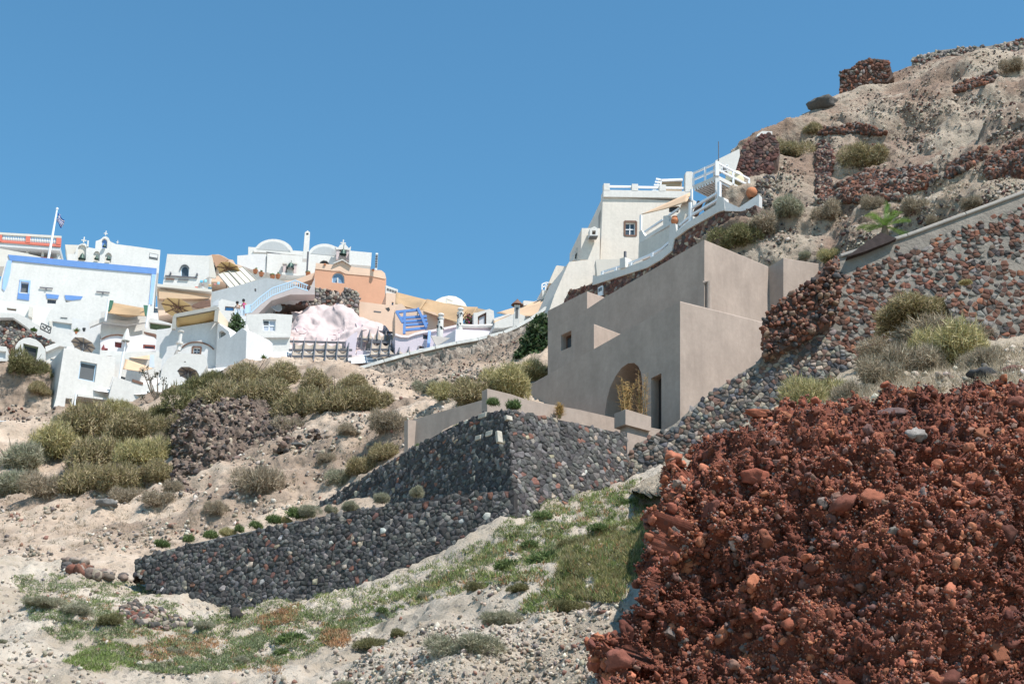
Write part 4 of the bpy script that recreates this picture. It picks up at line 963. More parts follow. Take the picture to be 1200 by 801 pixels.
# --- canvas-roofed frame house
t = H('house', 'white house with a thin dark arch line and little window under a canvas-roofed frame', 'house', 108, 178,
 [(202,384.5),(226,380.5),(252,376.5),(256,377),(256,398),(254,412),(254,446),(196,446),(182,420),(184,386)], 6, WHITE2,
 [dict(px=[(226.8,407),(234.6,407.4),(233.8,414.2),(226.4,413.6)], pane=GLASS, frame=METAL, surround=BROWNW, mull=1, fw=.06, sw=.1)], bevel=0)
pl, bk = PLN[t.name]
A_ = arc(232,414,20.5,13,160,30,12,6); m = M()
for a, b_ in zip(A_, A_[1:]): m.bar(pl.at(*a)-bk*.05, pl.at(*b_)-bk*.05, .09, .12, up=-bk)
obj('arch_line', m, BROWNW, t)
t = H('house', 'white side wall with a square opening and gravel bed beside the canvas frame', 'house', 107.5, 215,
 [(255,378),(268,388),(270,395),(284,384),(289,388),(287,446),(252,446)], 3, WHITE2,
 [dict(px=[(256.5,389),(260,387),(265,390.5),(264,392.5),(256,397)], pane=plaster('gravel', (.2,.19,.17),.3,9,.5), frame=WHITE)], bevel=0)
bp_ = PL(204, 384, 107.2, 178); q1, q2 = bp_.at(205,370.5), bp_.at(254.5,361.3); q3 = bp_.at(203.5,386); q4 = bp_.at(253,377.5); bkk = azv(-2)*3.6
t = thing('canopy_frame', 'grey timber frame with sagging tan canvas roof on the white arch-line house', 'canopy', q3)
obj('post', M().bar(q1, q3, .28), GREYW if False else plaster('pale_timber', (.36,.35,.32),.1,3,.3), t); obj('post', M().bar(q2, q4, .28), MATS['pale_timber'], t)
obj('beam', M().bar(q1-(q2-q1)*.01, q2, .3), MATS['pale_timber'], t); obj('beam', M().bar(q2, q2+bkk+np.array([0,0,-.2]), .22), BROWNW, t)
Gs = np.zeros((6, 9, 3))
for r_ in range(6):
    for c_ in range(9): Gs[r_, c_] = (q1*(1-c_/8)+q2*c_/8)+bkk*r_/5+np.array([0,0,-.15-.35*math.sin(math.pi*c_/8)*math.sin(math.pi*(r_+.5)/6)-r_*.12])
o = obj('canvas', M().grid(Gs), CANVY, t, smooth=True); o.modifiers.new('th', 'SOLIDIFY').thickness = .03
obj('side_canvas', quadslab([bp_.at(256,362), P(268,377.5,109), P(268.5,388,109), bp_.at(255.5,377)], .05), plaster('pale_canvas', (.66,.55,.42), .06, 1, .2), t)
cl_ = M(); a = bp_.at(226,368.4)
for k, x in enumerate((227,231,235,239)): pass
for k, (x, y, w, mt) in enumerate([(232,368,4,RED),(237,367.4,3,RED),(228,368.8,2,WHITE),(243,366.3,4,plaster('navy',(.03,.05,.12),.1,2,.1))]):
    single('hanging_cloth', ['bright red cloth hanging on the line under the canvas frame','red and white cloth on the line, second from the right','white cloth at the left end of the line under the canvas frame','dark navy cloth at the right end of the line under the canvas frame'][k], 'cloth',
           quadslab([bp_.at(x-w/2,y-1)+azv(-2)*.5, bp_.at(x+w/2,y-1.2)+azv(-2)*.5, bp_.at(x+w/2,y+1.5)+azv(-2)*.45, bp_.at(x-w/2,y+1.7)+azv(-2)*.45], .03), mt)
# peach terrace behind the yellow parasol
t = H('peach_terrace', 'shaded peach-plastered terrace wall behind the big yellow parasol', 'terrace', 126, 168,
 [(184,336.5),(248,343),(247.5,350),(243,355),(238,362),(186,370)], 3, PEACHL, bevel=.05)
part(t, 'shaded_soffit', [(186,341),(245,351.2),(236,352),(186,352)], CANVO, .5, .3); part(t, 'ledge', [(184,335.5),(248,342),(248,345),(184,338.5)], CREAM, .7, .8)
part(t, 'doorway', [(224,360),(234,355),(246,352.5),(247,360),(232,362)], BROWNW, .4, .2)
m = M()
# --- left: domed block with niche, terraces
t = H('house', 'white rounded house with a long grey-blue niche, below the blue-trimmed house', 'house', 119, 168,
 [(52,380),(55,371),(59,363),(66,358),(74,354.5),(84,353),(94,352.2),(103,348.5),(112,347.8),(126,352),(126,366),(120,380),(117,402),(84,400),(56,386)], 6, WHITE,
 [dict(px=[(61.5,376),(84,379),(83.6,386),(61,383)], pane=plaster('grey_blue_wall', (.38,.44,.47), .06, 1, .1), frame=WHITE)], bevel=0)
part(t, 'pilaster', [(57.5,376),(61,376.6),(61,383),(58,382.4)], CREAM, .1, .2)
part(t, 'roof_edge', [(71,371.6),(79,372.3),(79,373.2),(71,372.4)], SHUT, .05, .1)
t = H('house', 'white house behind the tan shade sail, with a smooth rounded front', 'house', 114, 172,
 [(118,364),(130,367),(147,371.5),(172,369),(174,395),(168,402),(118,404)], 5, WHITE, bevel=.1)
t = H('house', 'pale pink-white barrel house with two small red windows', 'house', 110, 170,
 [(117.5,398),(128,393.8),(140,392.5),(155,394),(166,392),(180,395),(188,402),(192,420),(176,424),(118,424)], 4, plaster('rosy_white', (.74,.68,.68), .04, 1, .3),
 [dict(px=[(167.8,403),(182,404),(181.6,409),(167.4,408)], pane=GLASS, frame=RED, fw=.18), dict(px=[(134.5,400),(143,401),(142,407.5),(134.5,406.5)], pane=plaster('maroon', (.22,.06,.06), .1, 3, .2), frame=BROWNW)], bevel=0)
pl, bk = PLN[t.name]; m = M(); A_ = [(119,397.5),(124,394.8),(130,393),(138,392.3),(146,393.3)]
for a, b_ in zip(A_, A_[1:]): m.bar(pl.at(*a)-bk*.06, pl.at(*b_)-bk*.06, .09, .12, up=-bk)
obj('arch_line', m, BROWNW, t)
part(t, 'red_ledge', [(119,409.5),(122,404.5),(123,409),(126.5,409.5),(119.5,412.5)], RED if False else MATS['maroon'], .3, .3)
t = H('planter_wall', 'white roof planter filled with green creepers beside the yellow parasol', 'planter', 112, 176,
 [(170,386),(174,374),(177,372),(204,380),(204,388),(198,393),(170,391)], 2, WHITE, [dict(px=[(175,377),(201,380.5),(200,384),(184,386.5),(174.6,385)], pane=plaster('creeper_green', (.10,.12,.06), .4, 6, .8), frame=WHITE, fw=.04)], bevel=0)
part(t, 'dark_coping', [(169,389.3),(183,392.2),(182.6,396),(181,394.2),(169,390.6)], BROWNW, .2, .3)
t = H('house', 'white stepped terrace house between the rubble arch and the rounded houses', 'house', 112, 165,
 [(-30,365),(0,366),(18,367),(33,374),(50,386),(64,382),(90,398),(118,402),(122,425),(80,425),(60,412),(48,398),(34,386),(20,372),(-30,372)], 3, WHITE, bevel=.08)
t = H('house', 'white upper terrace wall with a terracotta slot below the blue-trimmed house', 'house', 123, 167,
 [(-30,350),(0,352),(60,361),(70,357),(60,374),(50,384),(34,375),(18,368),(-30,366)], 3, plaster('beige_white', (.68,.66,.62), .05, .8, .3),
 [dict(px=[(8,360.3),(19.4,361.6),(19,364.4),(8,363)], pane=BROWNW, frame=CREAM)], bevel=0)
part(t, 'pot_shelf', [(34.5,361),(39,362),(38,374),(33.5,372)], CREAM, .5, .5)
H('terrace_wall', 'white square terrace block with a small black lamp, right of the long grey-blue niche', 'wall', 116.5, 168, [(84.5,372),(118,379),(117,402),(84,399)], 2.2, WHITE2, bevel=.06)
single('wall_lamp', 'small black lamp on the white square terrace block', 'lamp', M().tube([P(98.5,388,116.1), P(98.5,384.5,116.1)], [.1,.16], 8), DARKP)
H('stair_wall', 'thick curved white stair wall sweeping down over the rubble arch', 'wall', 111.4, 166, [(14,371),(20,366.8),(34,373.5),(48,384.5),(62,393.5),(77,405),(69,409),(55,401.5),(44,393),(30,382)], .6, WHITE, bevel=.08)
H('terrace_wall', 'low white parapet step above the arched cave entrance', 'wall', 108.6, 166, [(53,406),(70,400),(86,404),(85,408),(70,405),(54,412)], .7, WHITE, bevel=.05)
H('terrace_wall', 'white parapet edge in front of the pink-white barrel house', 'wall', 108.8, 170, [(117,410),(150,412),(186,411),(192,414),(192,418),(150,417.5),(117,416)], .5, WHITE, bevel=.05)
H('terrace_wall', 'white terrace parapet running under the tan sail', 'wall', 113, 170, [(104,378),(120,372),(147,376),(172,373),(172,377),(147,380.5),(120,377),(105,383)], .4, WHITE, bevel=.05)
for k, (x, y, Y, lb) in enumerate([(89, 391, 116, 'low green plant at the foot of the white square terrace block'), (309, 423, 105, 'small pot plant on the terrace edge below the big brown-grey parasol')]):
    a = P(x, y, Y); t = thing('potted_plant', lb, 'pot plant', a); obj('pot', M().lathe(a, [(.08,0),(.13,.18),(.14,.2),(.0,.18)], 10), TERRA, t, smooth=True)
    d = RNG.normal(size=(90, 3)); d[:, 2] = abs(d[:, 2]); d /= np.linalg.norm(d, axis=1, keepdims=True); c = a+np.array([0,0,.2]); V = []
    for q in d: sd = np.cross(q, [0,0,1])+1e-3; sd = sd/np.linalg.norm(sd)*.05; V += [c+q*.08-sd, c+q*.08+sd, c+q*random.uniform(.25,.5)]
    obj('leaves', (V, [(3*i, 3*i+1, 3*i+2) for i in range(90)]), LEAF, t, col=np.tile([.11,.16,.05], (270, 1)))
# iron railing panel
pr_ = PL(53, 384, 110, 160); t = thing('wrought_iron_railing', 'small black wrought-iron railing panel on the white stairs at left', 'railing', pr_.at(53, 390))
cs_ = [(48.6,378.5),(60,384),(58.6,390.5),(47.2,385)]
bars(t, 'rail_frame', [(cs_[i], cs_[(i+1)%4]) for i in range(4)], .08, BLUE if False else DARKP, pr_); 
bars(t, 'scroll', [((50,381),(52.5,386)),((52.5,386),(54.5,382.5)),((54.5,382.5),(57,388)),((49,383),(51,382)),((57,388),(59,385))], .07, DARKP, pr_)
# rubble arch walls at far left
rockwall('rubble_wall', 'dark rubble wall with a rounded end under the white stairs, far left', 113, 170, [(-30,370),(0,371),(14,370.5),(24,373.5),(31,380),(30,388),(14,384),(-30,384)], PAL_GR+[(4,(.10,.10,.10)),(3,(.16,.10,.07))], .2, .07, cat='wall')
rockwall('rubble_wall', 'long curved rubble wall arching over the small arched door', 109, 165, [(-30,384),(12,383.5),(34,389),(50,395),(68,402.5),(56,405.5),(46,399),(34,394),(22,398),(16,408),(14,432),(8,434),(7,412),(-30,408)], PAL_GR+[(4,(.10,.10,.10)),(3,(.18,.08,.06))], .2, .07, cat='wall')
t = H('house', 'small white cave entrance with an arched top and green-framed dark door', 'house', 107, 166,
 [(15.5,433),(18,405),(22,399.5),(28,396),(35,395.3),(42,397.5),(48,402),(53,409),(51,433)], 3, WHITE,
 [dict(px=[(27.3,402),(45,406.3),(42.2,424),(26.5,424)], pane=DARKP, frame=plaster('olive_frame', (.20,.22,.14), .1, 3, .2), kind='door', fw=.2)], bevel=0)
t = H('house', 'low white terrace with a grey railing cut by the left frame edge', 'house', 106, 170,
 [(-30,402),(7.5,406),(9.5,411),(8.5,423),(-30,422)], 3, WHITE, [dict(px=[(-20,409.5),(7,411.5),(6.5,420),(-20,419)], pane=plaster('pale_rail_grey', (.5,.52,.54), .05, 2, .1), frame=METAL)], bevel=0)
t = H('house', 'white wall house sloping down beside the big shuttered house, small blue grille', 'house', 109, 168,
 [(53,409),(66,402),(84,402),(80,412),(74,420),(60,430),(52,425)], 2, WHITE, [dict(px=[(59,419.5),(64,420.3),(63.4,423),(58.5,422.2)], pane=LMETAL, frame=METAL, fw=.04)], bevel=0)
# --- large house with shutter
t = H('house', 'big plain white house at lower left with one grey shuttered window', 'house', 104, 150,
 [(75,407.5),(135.5,418.5),(134,442),(126,470),(124,487),(60,487),(66,465)], 5.5, WHITE,
 [dict(px=[(94.5,422.6),(113.8,426.2),(111,447.5),(91.5,443.5)], pane=SHUT, frame=LMETAL, fw=.16),
  dict(px=[(77,466),(84.5,467),(82.5,484.5),(74.8,484.5)], kind='door', pane=plaster('tan_door', (.33,.24,.18), .1, 2, .2), frame=WHITE), dict(px=[(88,467.3),(122,471),(121,484.5),(86.5,484.5)], kind='door', pane=MATS['tan_door'], frame=WHITE)], bevel=0)
part(t, 'porch_slab', [(88,464.3),(124.5,470),(124.2,472),(88,467)], WHITE, .8, 1.1); part(t, 'porch_post', [(85.6,463),(87.2,463.3),(84.6,484),(83,484)], METAL, .75, .2)
part(t, 'roof_box', [(79.5,403.3),(88.5,404.7),(88,409),(79.6,408.4)], WHITE, -.4, 1); part(t, 'side_shadow_gap', [(124,468),(132,441),(134.2,441.5),(131,476),(124,478)], WHITE2, .1, .3)
t = H('house', 'plain low white house behind the bare grey tree', 'house', 103.5, 160,
 [(134,441),(150,446),(170,450),(198,452),(206,470),(204,500),(122,500),(128,462)], 5, WHITE, bevel=.08)
part(t, 'low_step', [(142,470.5),(155,475),(154,477),(142,473)], WHITE, .2, .3)
part(t, 'shadow_slot', [(142,440.5),(147,442),(146.4,444.3),(141.6,442.6)], DARKP, -.0, .1); part(t, 'shadow_slot', [(155,444),(168,448),(167.4,451),(154.4,447)], BROWNW, .05, .1)
t = H('house', 'white barrel-roofed block under the closed grey parasol', 'house', 105, 172,
 [(190,430),(196,421),(205,415),(212,413.5),(228,414.5),(238,415),(242,418),(243,428),(236,438),(228,445),(236,455),(222,480),(196,480),(186,455)], 4, WHITE,
 [dict(px=[(216,423),(217.6,423.2),(217.6,424.6),(216,424.4)], pane=DARKP, frame=SHUT, fw=.02), dict(px=[(197,456.5),(206,459.5),(203,466),(195,463)], pane=LMETAL, frame=METAL)], bevel=0)
t = H('house', 'bright white stepped roof block between the sails and the barrel roof', 'house', 107, 168,
 [(118,420),(140,415),(158,412),(185,412),(198,416),(196,430),(190,445),(160,448),(134,442),(118,425)], 4, WHITE, bevel=.08)
part(t, 'shade_side', [(175.3,416),(180.5,415.6),(181,430),(174.5,431)], plaster('shaded_blue_white', (.55,.62,.70), .03, 1, .1), .02, .1)  # white side wall whose shade is painted as a bluish tone
# --- right part: lilac house and neighbours
t = H('house', 'long lilac-plastered house with a wavy parapet below the blue ladder pergola', 'house', 106, 168,
 [(463,391.5),(470,394),(478,394.3),(486,391),(495,389),(506,387.6),(520,385),(535,381.8),(535,388),(533,420),(463,425)], 5, LILAC,
 [dict(px=[(496,391),(501.5,392),(501,397.6),(495.6,397)], pane=GLASS, frame=BROWNW), dict(px=[(491.5,404.6),(497,406),(496.5,412),(491,410.6)], pane=DARKP, frame=BROWNW)], bevel=0)
pl, bk = PLN[t.name]
bars(t, 'blue_post', [((502.3,390),(500.8,410))], .22, LBLUE, pl, out=.4)
part(t, 'parapet_cap', [(463,391),(470,393.3),(478,393.6),(486,390.3),(495,388.2),(506,386.8),(520,384.2),(535,381),(535,383.4),(520,386.6),(506,389.2),(495,390.8),(486,393),(478,396),(470,395.8),(463,393.6)], plaster('pink_white', (.74,.66,.66), .04, 1, .2), .15, .5)
t = H('house', 'pale lilac corner house with a smooth curved shaded parapet right of the grey sail', 'house', 103.5, 150,
 [(534,385.7),(560,386.8),(600,389.6),(603,395),(560,402),(533,412)], 4, plaster('lilac_white', (.70,.65,.68), .04, 1, .2), bevel=.05)
pz = Plane(P(560,384,105.5), 215); obj('curved_parapet', M().slab([P(x,y,104.5+(x-536)*.03) for x, y in [(536,387),(538,382),(555,383),(580,382.2),(600,378.4),(620,374),(612,381),(600,389)]], np.array([.1,.5,0])), LILAC, t)  # darker lilac than the front: the parapet's shade is in its colour
wc = M(); pts = [P(x, y, 104.3+(x-536)*.03) for x, y in [(537,381.6),(555,382.4),(580,381.6),(600,377.6),(622,372.8)]]
wc.tube(pts, .16, 8); obj('parapet_cap', wc, WHITE, t)
t = H('house', 'peach rounded house front behind the two spotted white chimneys', 'house', 109, 172,
 [(463,362),(466,356),(471,355.8),(476,361),(492,363),(510,366),(514,371),(520,372.5),(530,375),(536,381),(535,389),(463,396)], 3, PEACHL, bevel=.1)
# beige canopies
def canopy(name, label, pts, mat, Y, sag=.5, cat='canopy', n=(10, 6)):
    (a, b_, c_, d_) = [P(*p) for p in pts]; Gs = np.zeros((n[1], n[0], 3))
    for r_ in range(n[1]):
        for q in range(n[0]):
            u = q/(n[0]-1); v = r_/(n[1]-1); Gs[r_, q] = (a*(1-u)+b_*u)*(1-v)+(d_*(1-u)+c_*u)*v+np.array([0,0,-sag*math.sin(math.pi*u)*math.sin(math.pi*min(v*1.1,1))])
    o = obj(name, M().grid(Gs), mat, smooth=True); o.modifiers.new('th', 'SOLIDIFY').thickness = .04; return tag(o, label, cat)
canopy('canvas_canopy', 'large brown-tan canvas canopy right of the peach house, first from the left', [(464,342.5,117),(500,351.5,114),(492,364,109),(463,356,112)], CANV, 0, .7)
canopy('canvas_canopy', 'middle brown-tan canvas canopy sweeping down below the cream dome', [(500,350.5,116),(548,362,112),(537,378.5,107.5),(492,363.5,109.5)], CANV, 0, .9)
canopy('canvas_canopy', 'small tan canvas end piece beside the bougainvillea', [(541,359.5,114),(560,360,112),(552,371,109.5),(541,375,108.5)], CANV, 0, .3)
t = H('domed_chapel', 'cream low dome roof on the skyline behind the tan canopies', 'dome', 128, 172, [(508,354.5),(512,351),(518,348),(526,346.3),(534,347.2),(541,351),(545,355),(547.5,360),(547,366),(508,362)], 5, plaster('cream_dome', (.78,.73,.62), .04, 1, .2), bevel=.5, bodyname='dome')
part(t, 'white_frame', [(522,351),(523.3,351),(523.3,357),(522,357)], WHITE, .4, .2); part(t, 'white_frame', [(523,351),(530,353.5),(530,354.4),(523,352)], WHITE, .4, .2)
H('terrace_wall', 'low tan stone terrace wall with red roof flowers behind the tan canopies', 'wall', 124, 172, [(524,355),(546,359),(560,361),(572,363.5),(569,368),(545,366),(524,360)], 2, plaster('tan_stone', (.42,.30,.20), .25, 2, .6))
# blue ladder pergola
pb = PL(476, 392, 108, 175); t = thing('blue_pergola', 'bright blue wooden ladder-like pergola on the peach terrace', 'pergola', pb.at(474, 391))
for sg_ in [((474.2,364.5),(473.6,391))]: bars(t, 'post', [sg_], .22, BLUE, pb)
bars(t, 'rafter', [((464.3,366),(472,379))], .2, BLUE, pb, out=.2); bars(t, 'rafter', [((489.3,362),(499.6,384.5))], .2, BLUE, pb, out=.2)
for a, b_ in [((464,365.6),(490,363)),((469.4,372.6),(500,370.6)),((471.5,377),(500.5,375)),((474,380.8),(501.5,379)),((475,386.6),(500,384))]: bars(t, 'cross_beam', [(a, b_)], .2, BLUE, pb)
# spotted chimneys
for k, (x0, y0, x1, y1, Y, lb) in enumerate([(516,367.5,515.5,390.5,105,'left of two black-spotted white chimneys over the lilac house'), (539.5,361,538.5,385,104.5,'right, taller of two black-spotted white chimneys over the lilac house')]):
    pc = PL(x1, y1, Y, 168); a = pc.at(x1, y1); b_ = pc.at(x0, y0); t = thing('chimney', lb, 'chimney', a); w_ = .26
    ht_ = (b_-a)[2]; obj('shaft', M().lathe(a, [(w_,-.4),(w_,0),(w_*.85,ht_*.7),(w_,ht_*.72),(w_,ht_*.8),(w_*.6,ht_*.82),(w_*.6,ht_*.92),(w_*1.05,ht_*.93),(w_*.8,ht_),(.02,ht_*1.03)], 12), WHITE, t)
    for q in range(9):
        an = random.uniform(math.pi*.9, math.pi*2.1); zz = random.uniform(0, ht_*.72); c = a+np.array([w_*.9*math.cos(an), w_*.9*math.sin(an), zz]); obj('spot', rocks([c], [.10], [(.05,.05,.05)], 1, .2)[:2], DARKP, t)
t = H('roof_frame', 'white gabled frame with dark louvres behind the lilac parapet', 'roof frame', 106, 172,
 [(555,366.5),(559.5,366),(571,362.5),(573.5,361.8),(578.5,364),(580,383),(555,383.5)], 1.2, WHITE, [dict(px=[(560,370.5),(570,365.5),(570,381),(560,382)], pane=plaster('pale_louvre', (.5,.5,.52),.05,2,.1), frame=BROWNW, fw=.22)], bevel=0)
t = thing('lantern_post', 'white lantern post with a dark conical cap against the tan canopy', 'lantern', P(605, 383, 104))
a = P(605, 383, 104); hh_ = (P(605.5, 352, 104)-a)[2]
obj('shaft', M().box(a+np.array([0,0,hh_*.35]), (.22,0,0), (0,.22,0), (0,0,hh_*.45)), WHITE, t); obj('cap', M().lathe(a+np.array([0,0,hh_*.82]), [(.5,0),(.42,.1),(.12,.42),(.02,.55)], 12), BROWNW, t)
obj('lamp_slot', M().box(a+np.array([0,-.23,hh_*.5]), (.1,0,0), (0,.02,0), (0,0,.45)), BLUE if False else SHUT, t)
H('house', 'white pyramid-roofed block around the lantern post', 'house', 103.5, 168, [(580,377.5),(603,367),(608,367),(624,373.5),(612,380),(590,384),(579,384)], 3, WHITE, bevel=.03)
canopy('canvas_canopy', 'long light-tan canvas canopy sloping up to the right, under the deck', [(582,366.8,112),(657,344.5,107),(640,372,101),(600,370,106)], CANVO, 0, .2)
canopy('canvas_canopy', 'narrow lower light-tan canvas strip left of the lantern post', [(578,374,107),(600,367,107),(597,376,104.5),(579,380,104.5)], CANVO, 0, .05)
H('house', 'white wall rail strip between canopy and lantern, low on the skyline', 'wall', 106, 168, [(578,373.2),(596,367.4),(600,368),(579,376)], .4, WHITE, bevel=0)
t = H('deck_house', 'white roof parapet and pale railing box beside the leaning chimney wall', 'house', 109, 170,
 [(613,353),(614.5,352),(628,353.2),(634,351),(643,345),(656,340),(656,346),(640,352),(614,358)], 3, WHITE, bevel=.03)
t = H('balcony', 'small white balcony box with thin pale railing under the leaning chimney wall', 'balcony', 108, 170, [(635,339.5),(653,340.5),(652,346),(636,350)], 2, WHITE, bevel=.03)
pl, bk = PLN[t.name]; bars(t, 'railing', [((635.2,339.5),(635.2,333)),((635.2,333),(640,331)),((640,331),(655,333.4)),((640,331),(639,341)),((635.2,336.5),(640,334.6)),((640,334.6),(654,336.4)),((652.6,341),(654.6,333.4))], .1, METAL, pl)
H('chimney_wall', 'leaning pale cream tapered wall on the skyline left of the tall hotel', 'wall', 107, 172, [(643,331.5),(651.5,311.8),(653,310.8),(665.5,312.6),(664,318),(655.5,333)], 2.5, OFFW, bevel=.05)
# white ledge wall running down right under the lilac houses
lp = [(392,441),(420,433),(450,424),(480,415.5),(510,408.5),(535,403),(560,398.5),(590,391),(605,384.5),(622,375),(640,362)]
t = thing('ledge_wall', 'long white-capped stone ledge wall running below the lilac houses', 'wall', P(510, 420, 101))
m = M(); m2 = M(); pts = [P(x, y, 100.6) for x, y in lp]
for a, b_ in zip(pts, pts[1:]):
    m.bar(a, b_+(b_-a)*.02, .6, .24); m2.bar(a-np.array([0,-.25,.7]), b_-np.array([0,-.25,.7]), .7, .95)
obj('cap', m, plaster('worn_white', (.66,.64,.60), .22, 1.2, .5), t); obj('stone_base', m2, plaster('tan_ledge', (.36,.31,.25), .3, 1.5, .9, dist=.1), t)
# --- railing, blue gate and people in the middle
pk = PL(285, 365, 115, 170); t = thing('railing', 'pale blue iron railing climbing right toward the church terrace', 'railing', pk.at(300, 362))
rl = [(277,372),(291,372),(293,362),(305,352),(318,340.5),(345,329.5),(361,336)]
bars(t, 'top_rail', [((305,348),(319,337.5)),((319,337.5),(346,328.5)),((346,328.5),(361,334.5)),((294,358),(305,348))], .1, LMETAL, pk); bars(t, 'bottom_rail', [((305,356),(319,346)),((319,346),(346,336)),((346,336),(361,340.5)),((294,366),(305,356))], .1, LMETAL, pk)
for k in range(26):
    x = 294+k*2.6; yt = np.interp(x, [294,305,319,346,361], [358,348,337.5,328.5,334.5]); yb = np.interp(x, [294,305,319,346,361], [366,356,346,336,340.5]); bars(t, 'baluster', [((x,yt),(x-.4,yb))], .06, LMETAL, pk)
H('terrace_wall', 'pinkish grey sloping terrace wall below the blue iron railing', 'wall', 116.5, 172, [(290,372),(296,364),(306,356),(319,346.5),(346,336.5),(362,341),(369,325),(369,345),(340,345),(318,352),(304,366),(298,374)], 1.5, plaster('grey_pink', (.46,.40,.38), .08, 1, .3), bevel=.04)
H('pink_landing', 'pale pink stair landing wall between church and peach house', 'wall', 126, 172, [(320,336),(322,330),(345,328),(369,319),(369,326),(346,334)], 2, PEACHL, bevel=.04)
t = thing('gate', 'pale blue slatted gate on the landing where the two people lean', 'gate', pk.at(287, 375))
obj('gate_panel', M().slab([pk.at(*q) for q in [(287,357.6),(294,356),(293.4,366),(287,367)]], -pk.n*.1), LMETAL, t)
bars(t, 'bar', [((276+k*1.7,362),(275.6+k*1.7,370)) for k in range(7)], .07, LMETAL, pk)
H('landing_wall', 'small white landing wall below the two leaning people', 'wall', 114.6, 170, [(275,369.5),(289,370),(289,382),(276,384)], 1, WHITE2, bevel=.03)
# --- parasols
def parasol(label, x, y, Y, rpx, mat, pole=2.2, tilt=(0, 0), openc=True, n=8, name='parasol', group=None):
    sc_ = Y/1667./math.cos(rad(0)); R_ = rpx*sc_; top = P(x, y, Y); t = thing(name, label, 'parasol', top-np.array([0,0,pole+R_*.3]))
    if openc:
        m = M(); V = [top]; Fs = []
        for k in range(n):
            a = 2*math.pi*(k+.3)/n; V.append(top+np.array([R_*math.cos(a), R_*math.sin(a), -R_*.16+tilt[0]*.5*R_*math.cos(a)-.30*R_*math.sin(a)]))
        for k in range(n): Fs.append((0, 1+k, 1+(k+1) % n))
        o = obj('canopy', (V, Fs), mat, t); o.modifiers.new('th', 'SOLIDIFY').thickness = .02
        hub = top-np.array([0,0,.35])
        for k in range(n): obj('rib', M().bar(V[k+1]-np.array([0,0,.06]), top-np.array([0,0,.1]), .06).bar(V[k+1]*.5+top*.5-np.array([0,0,.06]), hub-np.array([0,0,.35]), .05), BROWNW if mat is CANVY else GREYW, t)
        obj('pole', M().tube([top, top-np.array([0,0,pole+R_*.3])], .05, 8), BROWNW if mat is CANVY else METAL, t)
    else:
        h_ = R_; obj('folded_canopy', M().lathe(top-np.array([0,0,h_]), [(.30,0),(.36,.06),(.24,h_*.5),(.12,h_*.85),(.06,h_)], 8), mat, t); obj('pole', M().tube([top, top-np.array([0,0,h_+.9])], .05, 8), METAL, t)
    return t
parasol('large yellow parasol seen from below on the peach terrace', 209, 358.5, 120, 21, CANVY, tilt=(-.25, .1))
parasol('yellow parasol under the curved brown canopy, near the sun roof', 268, 313.5, 136, 15, CANVY, tilt=(-.1, .1))
parasol('big brown-grey parasol in front of the four-pane window house', 294, 401, 108, 20, CANVB, tilt=(-.12, .0))
parasol('small grey parasol by the olive bush, seen from below', 221, 435, 104, 13.5, CANVG, tilt=(-.1, .2))
parasol('tan parasol with white ribs showing above the big shuttered house', 98, 401.5, 107.5, 15, CANVB, tilt=(-.25, .1))
parasol('closed grey parasol on the white barrel-roofed block', 207, 410, 105.5, 22, CANVG, openc=False)
parasol('closed off-white parasol in front of the pink-white barrel house', 149.5, 385, 110, 17, plaster('offwhite_cloth', (.62,.60,.56), .05, 2, .2), openc=False)
parasol('closed pale grey parasol hanging beside the four-pane window', 289, 380, 110, 17, MATS['offwhite_cloth'], openc=False)
# chimney pot between
t = thing('chimney', 'slim white chimney with a bulbous pot above the closed grey parasol', 'chimney', P(210, 408, 106))
a = P(209.5, 408, 106.8); hh_ = (P(211, 387, 106.8)-a)[2]; obj('shaft', M().lathe(a, [(.16,-.2),(.16,hh_*.2),(.3,hh_*.24),(.3,hh_*.34),(.15,hh_*.38),(.15,hh_*.9),(.26,hh_*.92),(.26,hh_*.97),(.1,hh_)], 10), WHITE, t)
# --- sails
def sail(label, pts, mat, sag=.25, name='shade_sail'):
    c = [P(*p) for p in pts]
    if len(c) == 3: c = c+[c[2]+(c[1]-c[2])*.02]
    n_ = 9; Gs = np.zeros((n_, n_, 3))
    for r_ in range(n_):
        for q in range(n_):
            u, v = q/(n_-1), r_/(n_-1); Gs[r_, q] = (c[0]*(1-u)+c[1]*u)*(1-v)+(c[3]*(1-u)+c[2]*u)*v-np.array([0,0,sag*math.sin(math.pi*u)*math.sin(math.pi*v)])
    o = obj(name, M().grid(Gs), mat, smooth=True); o.modifiers.new('th', 'SOLIDIFY').thickness = .03; return tag(o, label, 'shade sail')
sail('tan shade sail stretched between two posts in front of the blue-trimmed house', [(131,354.5,116),(168.5,361,114),(170,370.5,111),(124,367,112)], CANV, .6)
sail('orange-tan triangular sail low on the left, larger of two', [(147,420.5,106),(179,431.5,105),(166,435.5,104),(144,432.5,104.5)], CANVO, .1)
sail('thin pale orange sail strip just above the larger orange-tan sail', [(147,418.6,108),(175.5,415.5,108),(175.5,421.5,106),(160,420,106.5)], CANVO, .05)
sail('grey triangular sail on the lilac house', [(504,393,103.5),(527.5,396.3,104),(511,406,102.5)], CANVG, .1)
for k, (x0, y0, x1, y1, Y, lb) in enumerate([(126,350,124,372,111.5,'thin white post holding the tan sail, left one'), (173.4,357,171.6,380,111.5,'thin white post holding the tan sail, right one'), (142.6,412,140.4,440,104.5,'thin white post at the left tip of the orange-tan sail')]):
    single('post', lb, 'post', M().tube([P(x1,y1,Y)-np.array([0,0,.3]), np.array([*P(x1,y1,Y)[:2], P(x0,y0,Y)[2]])], .09, 8), METAL)
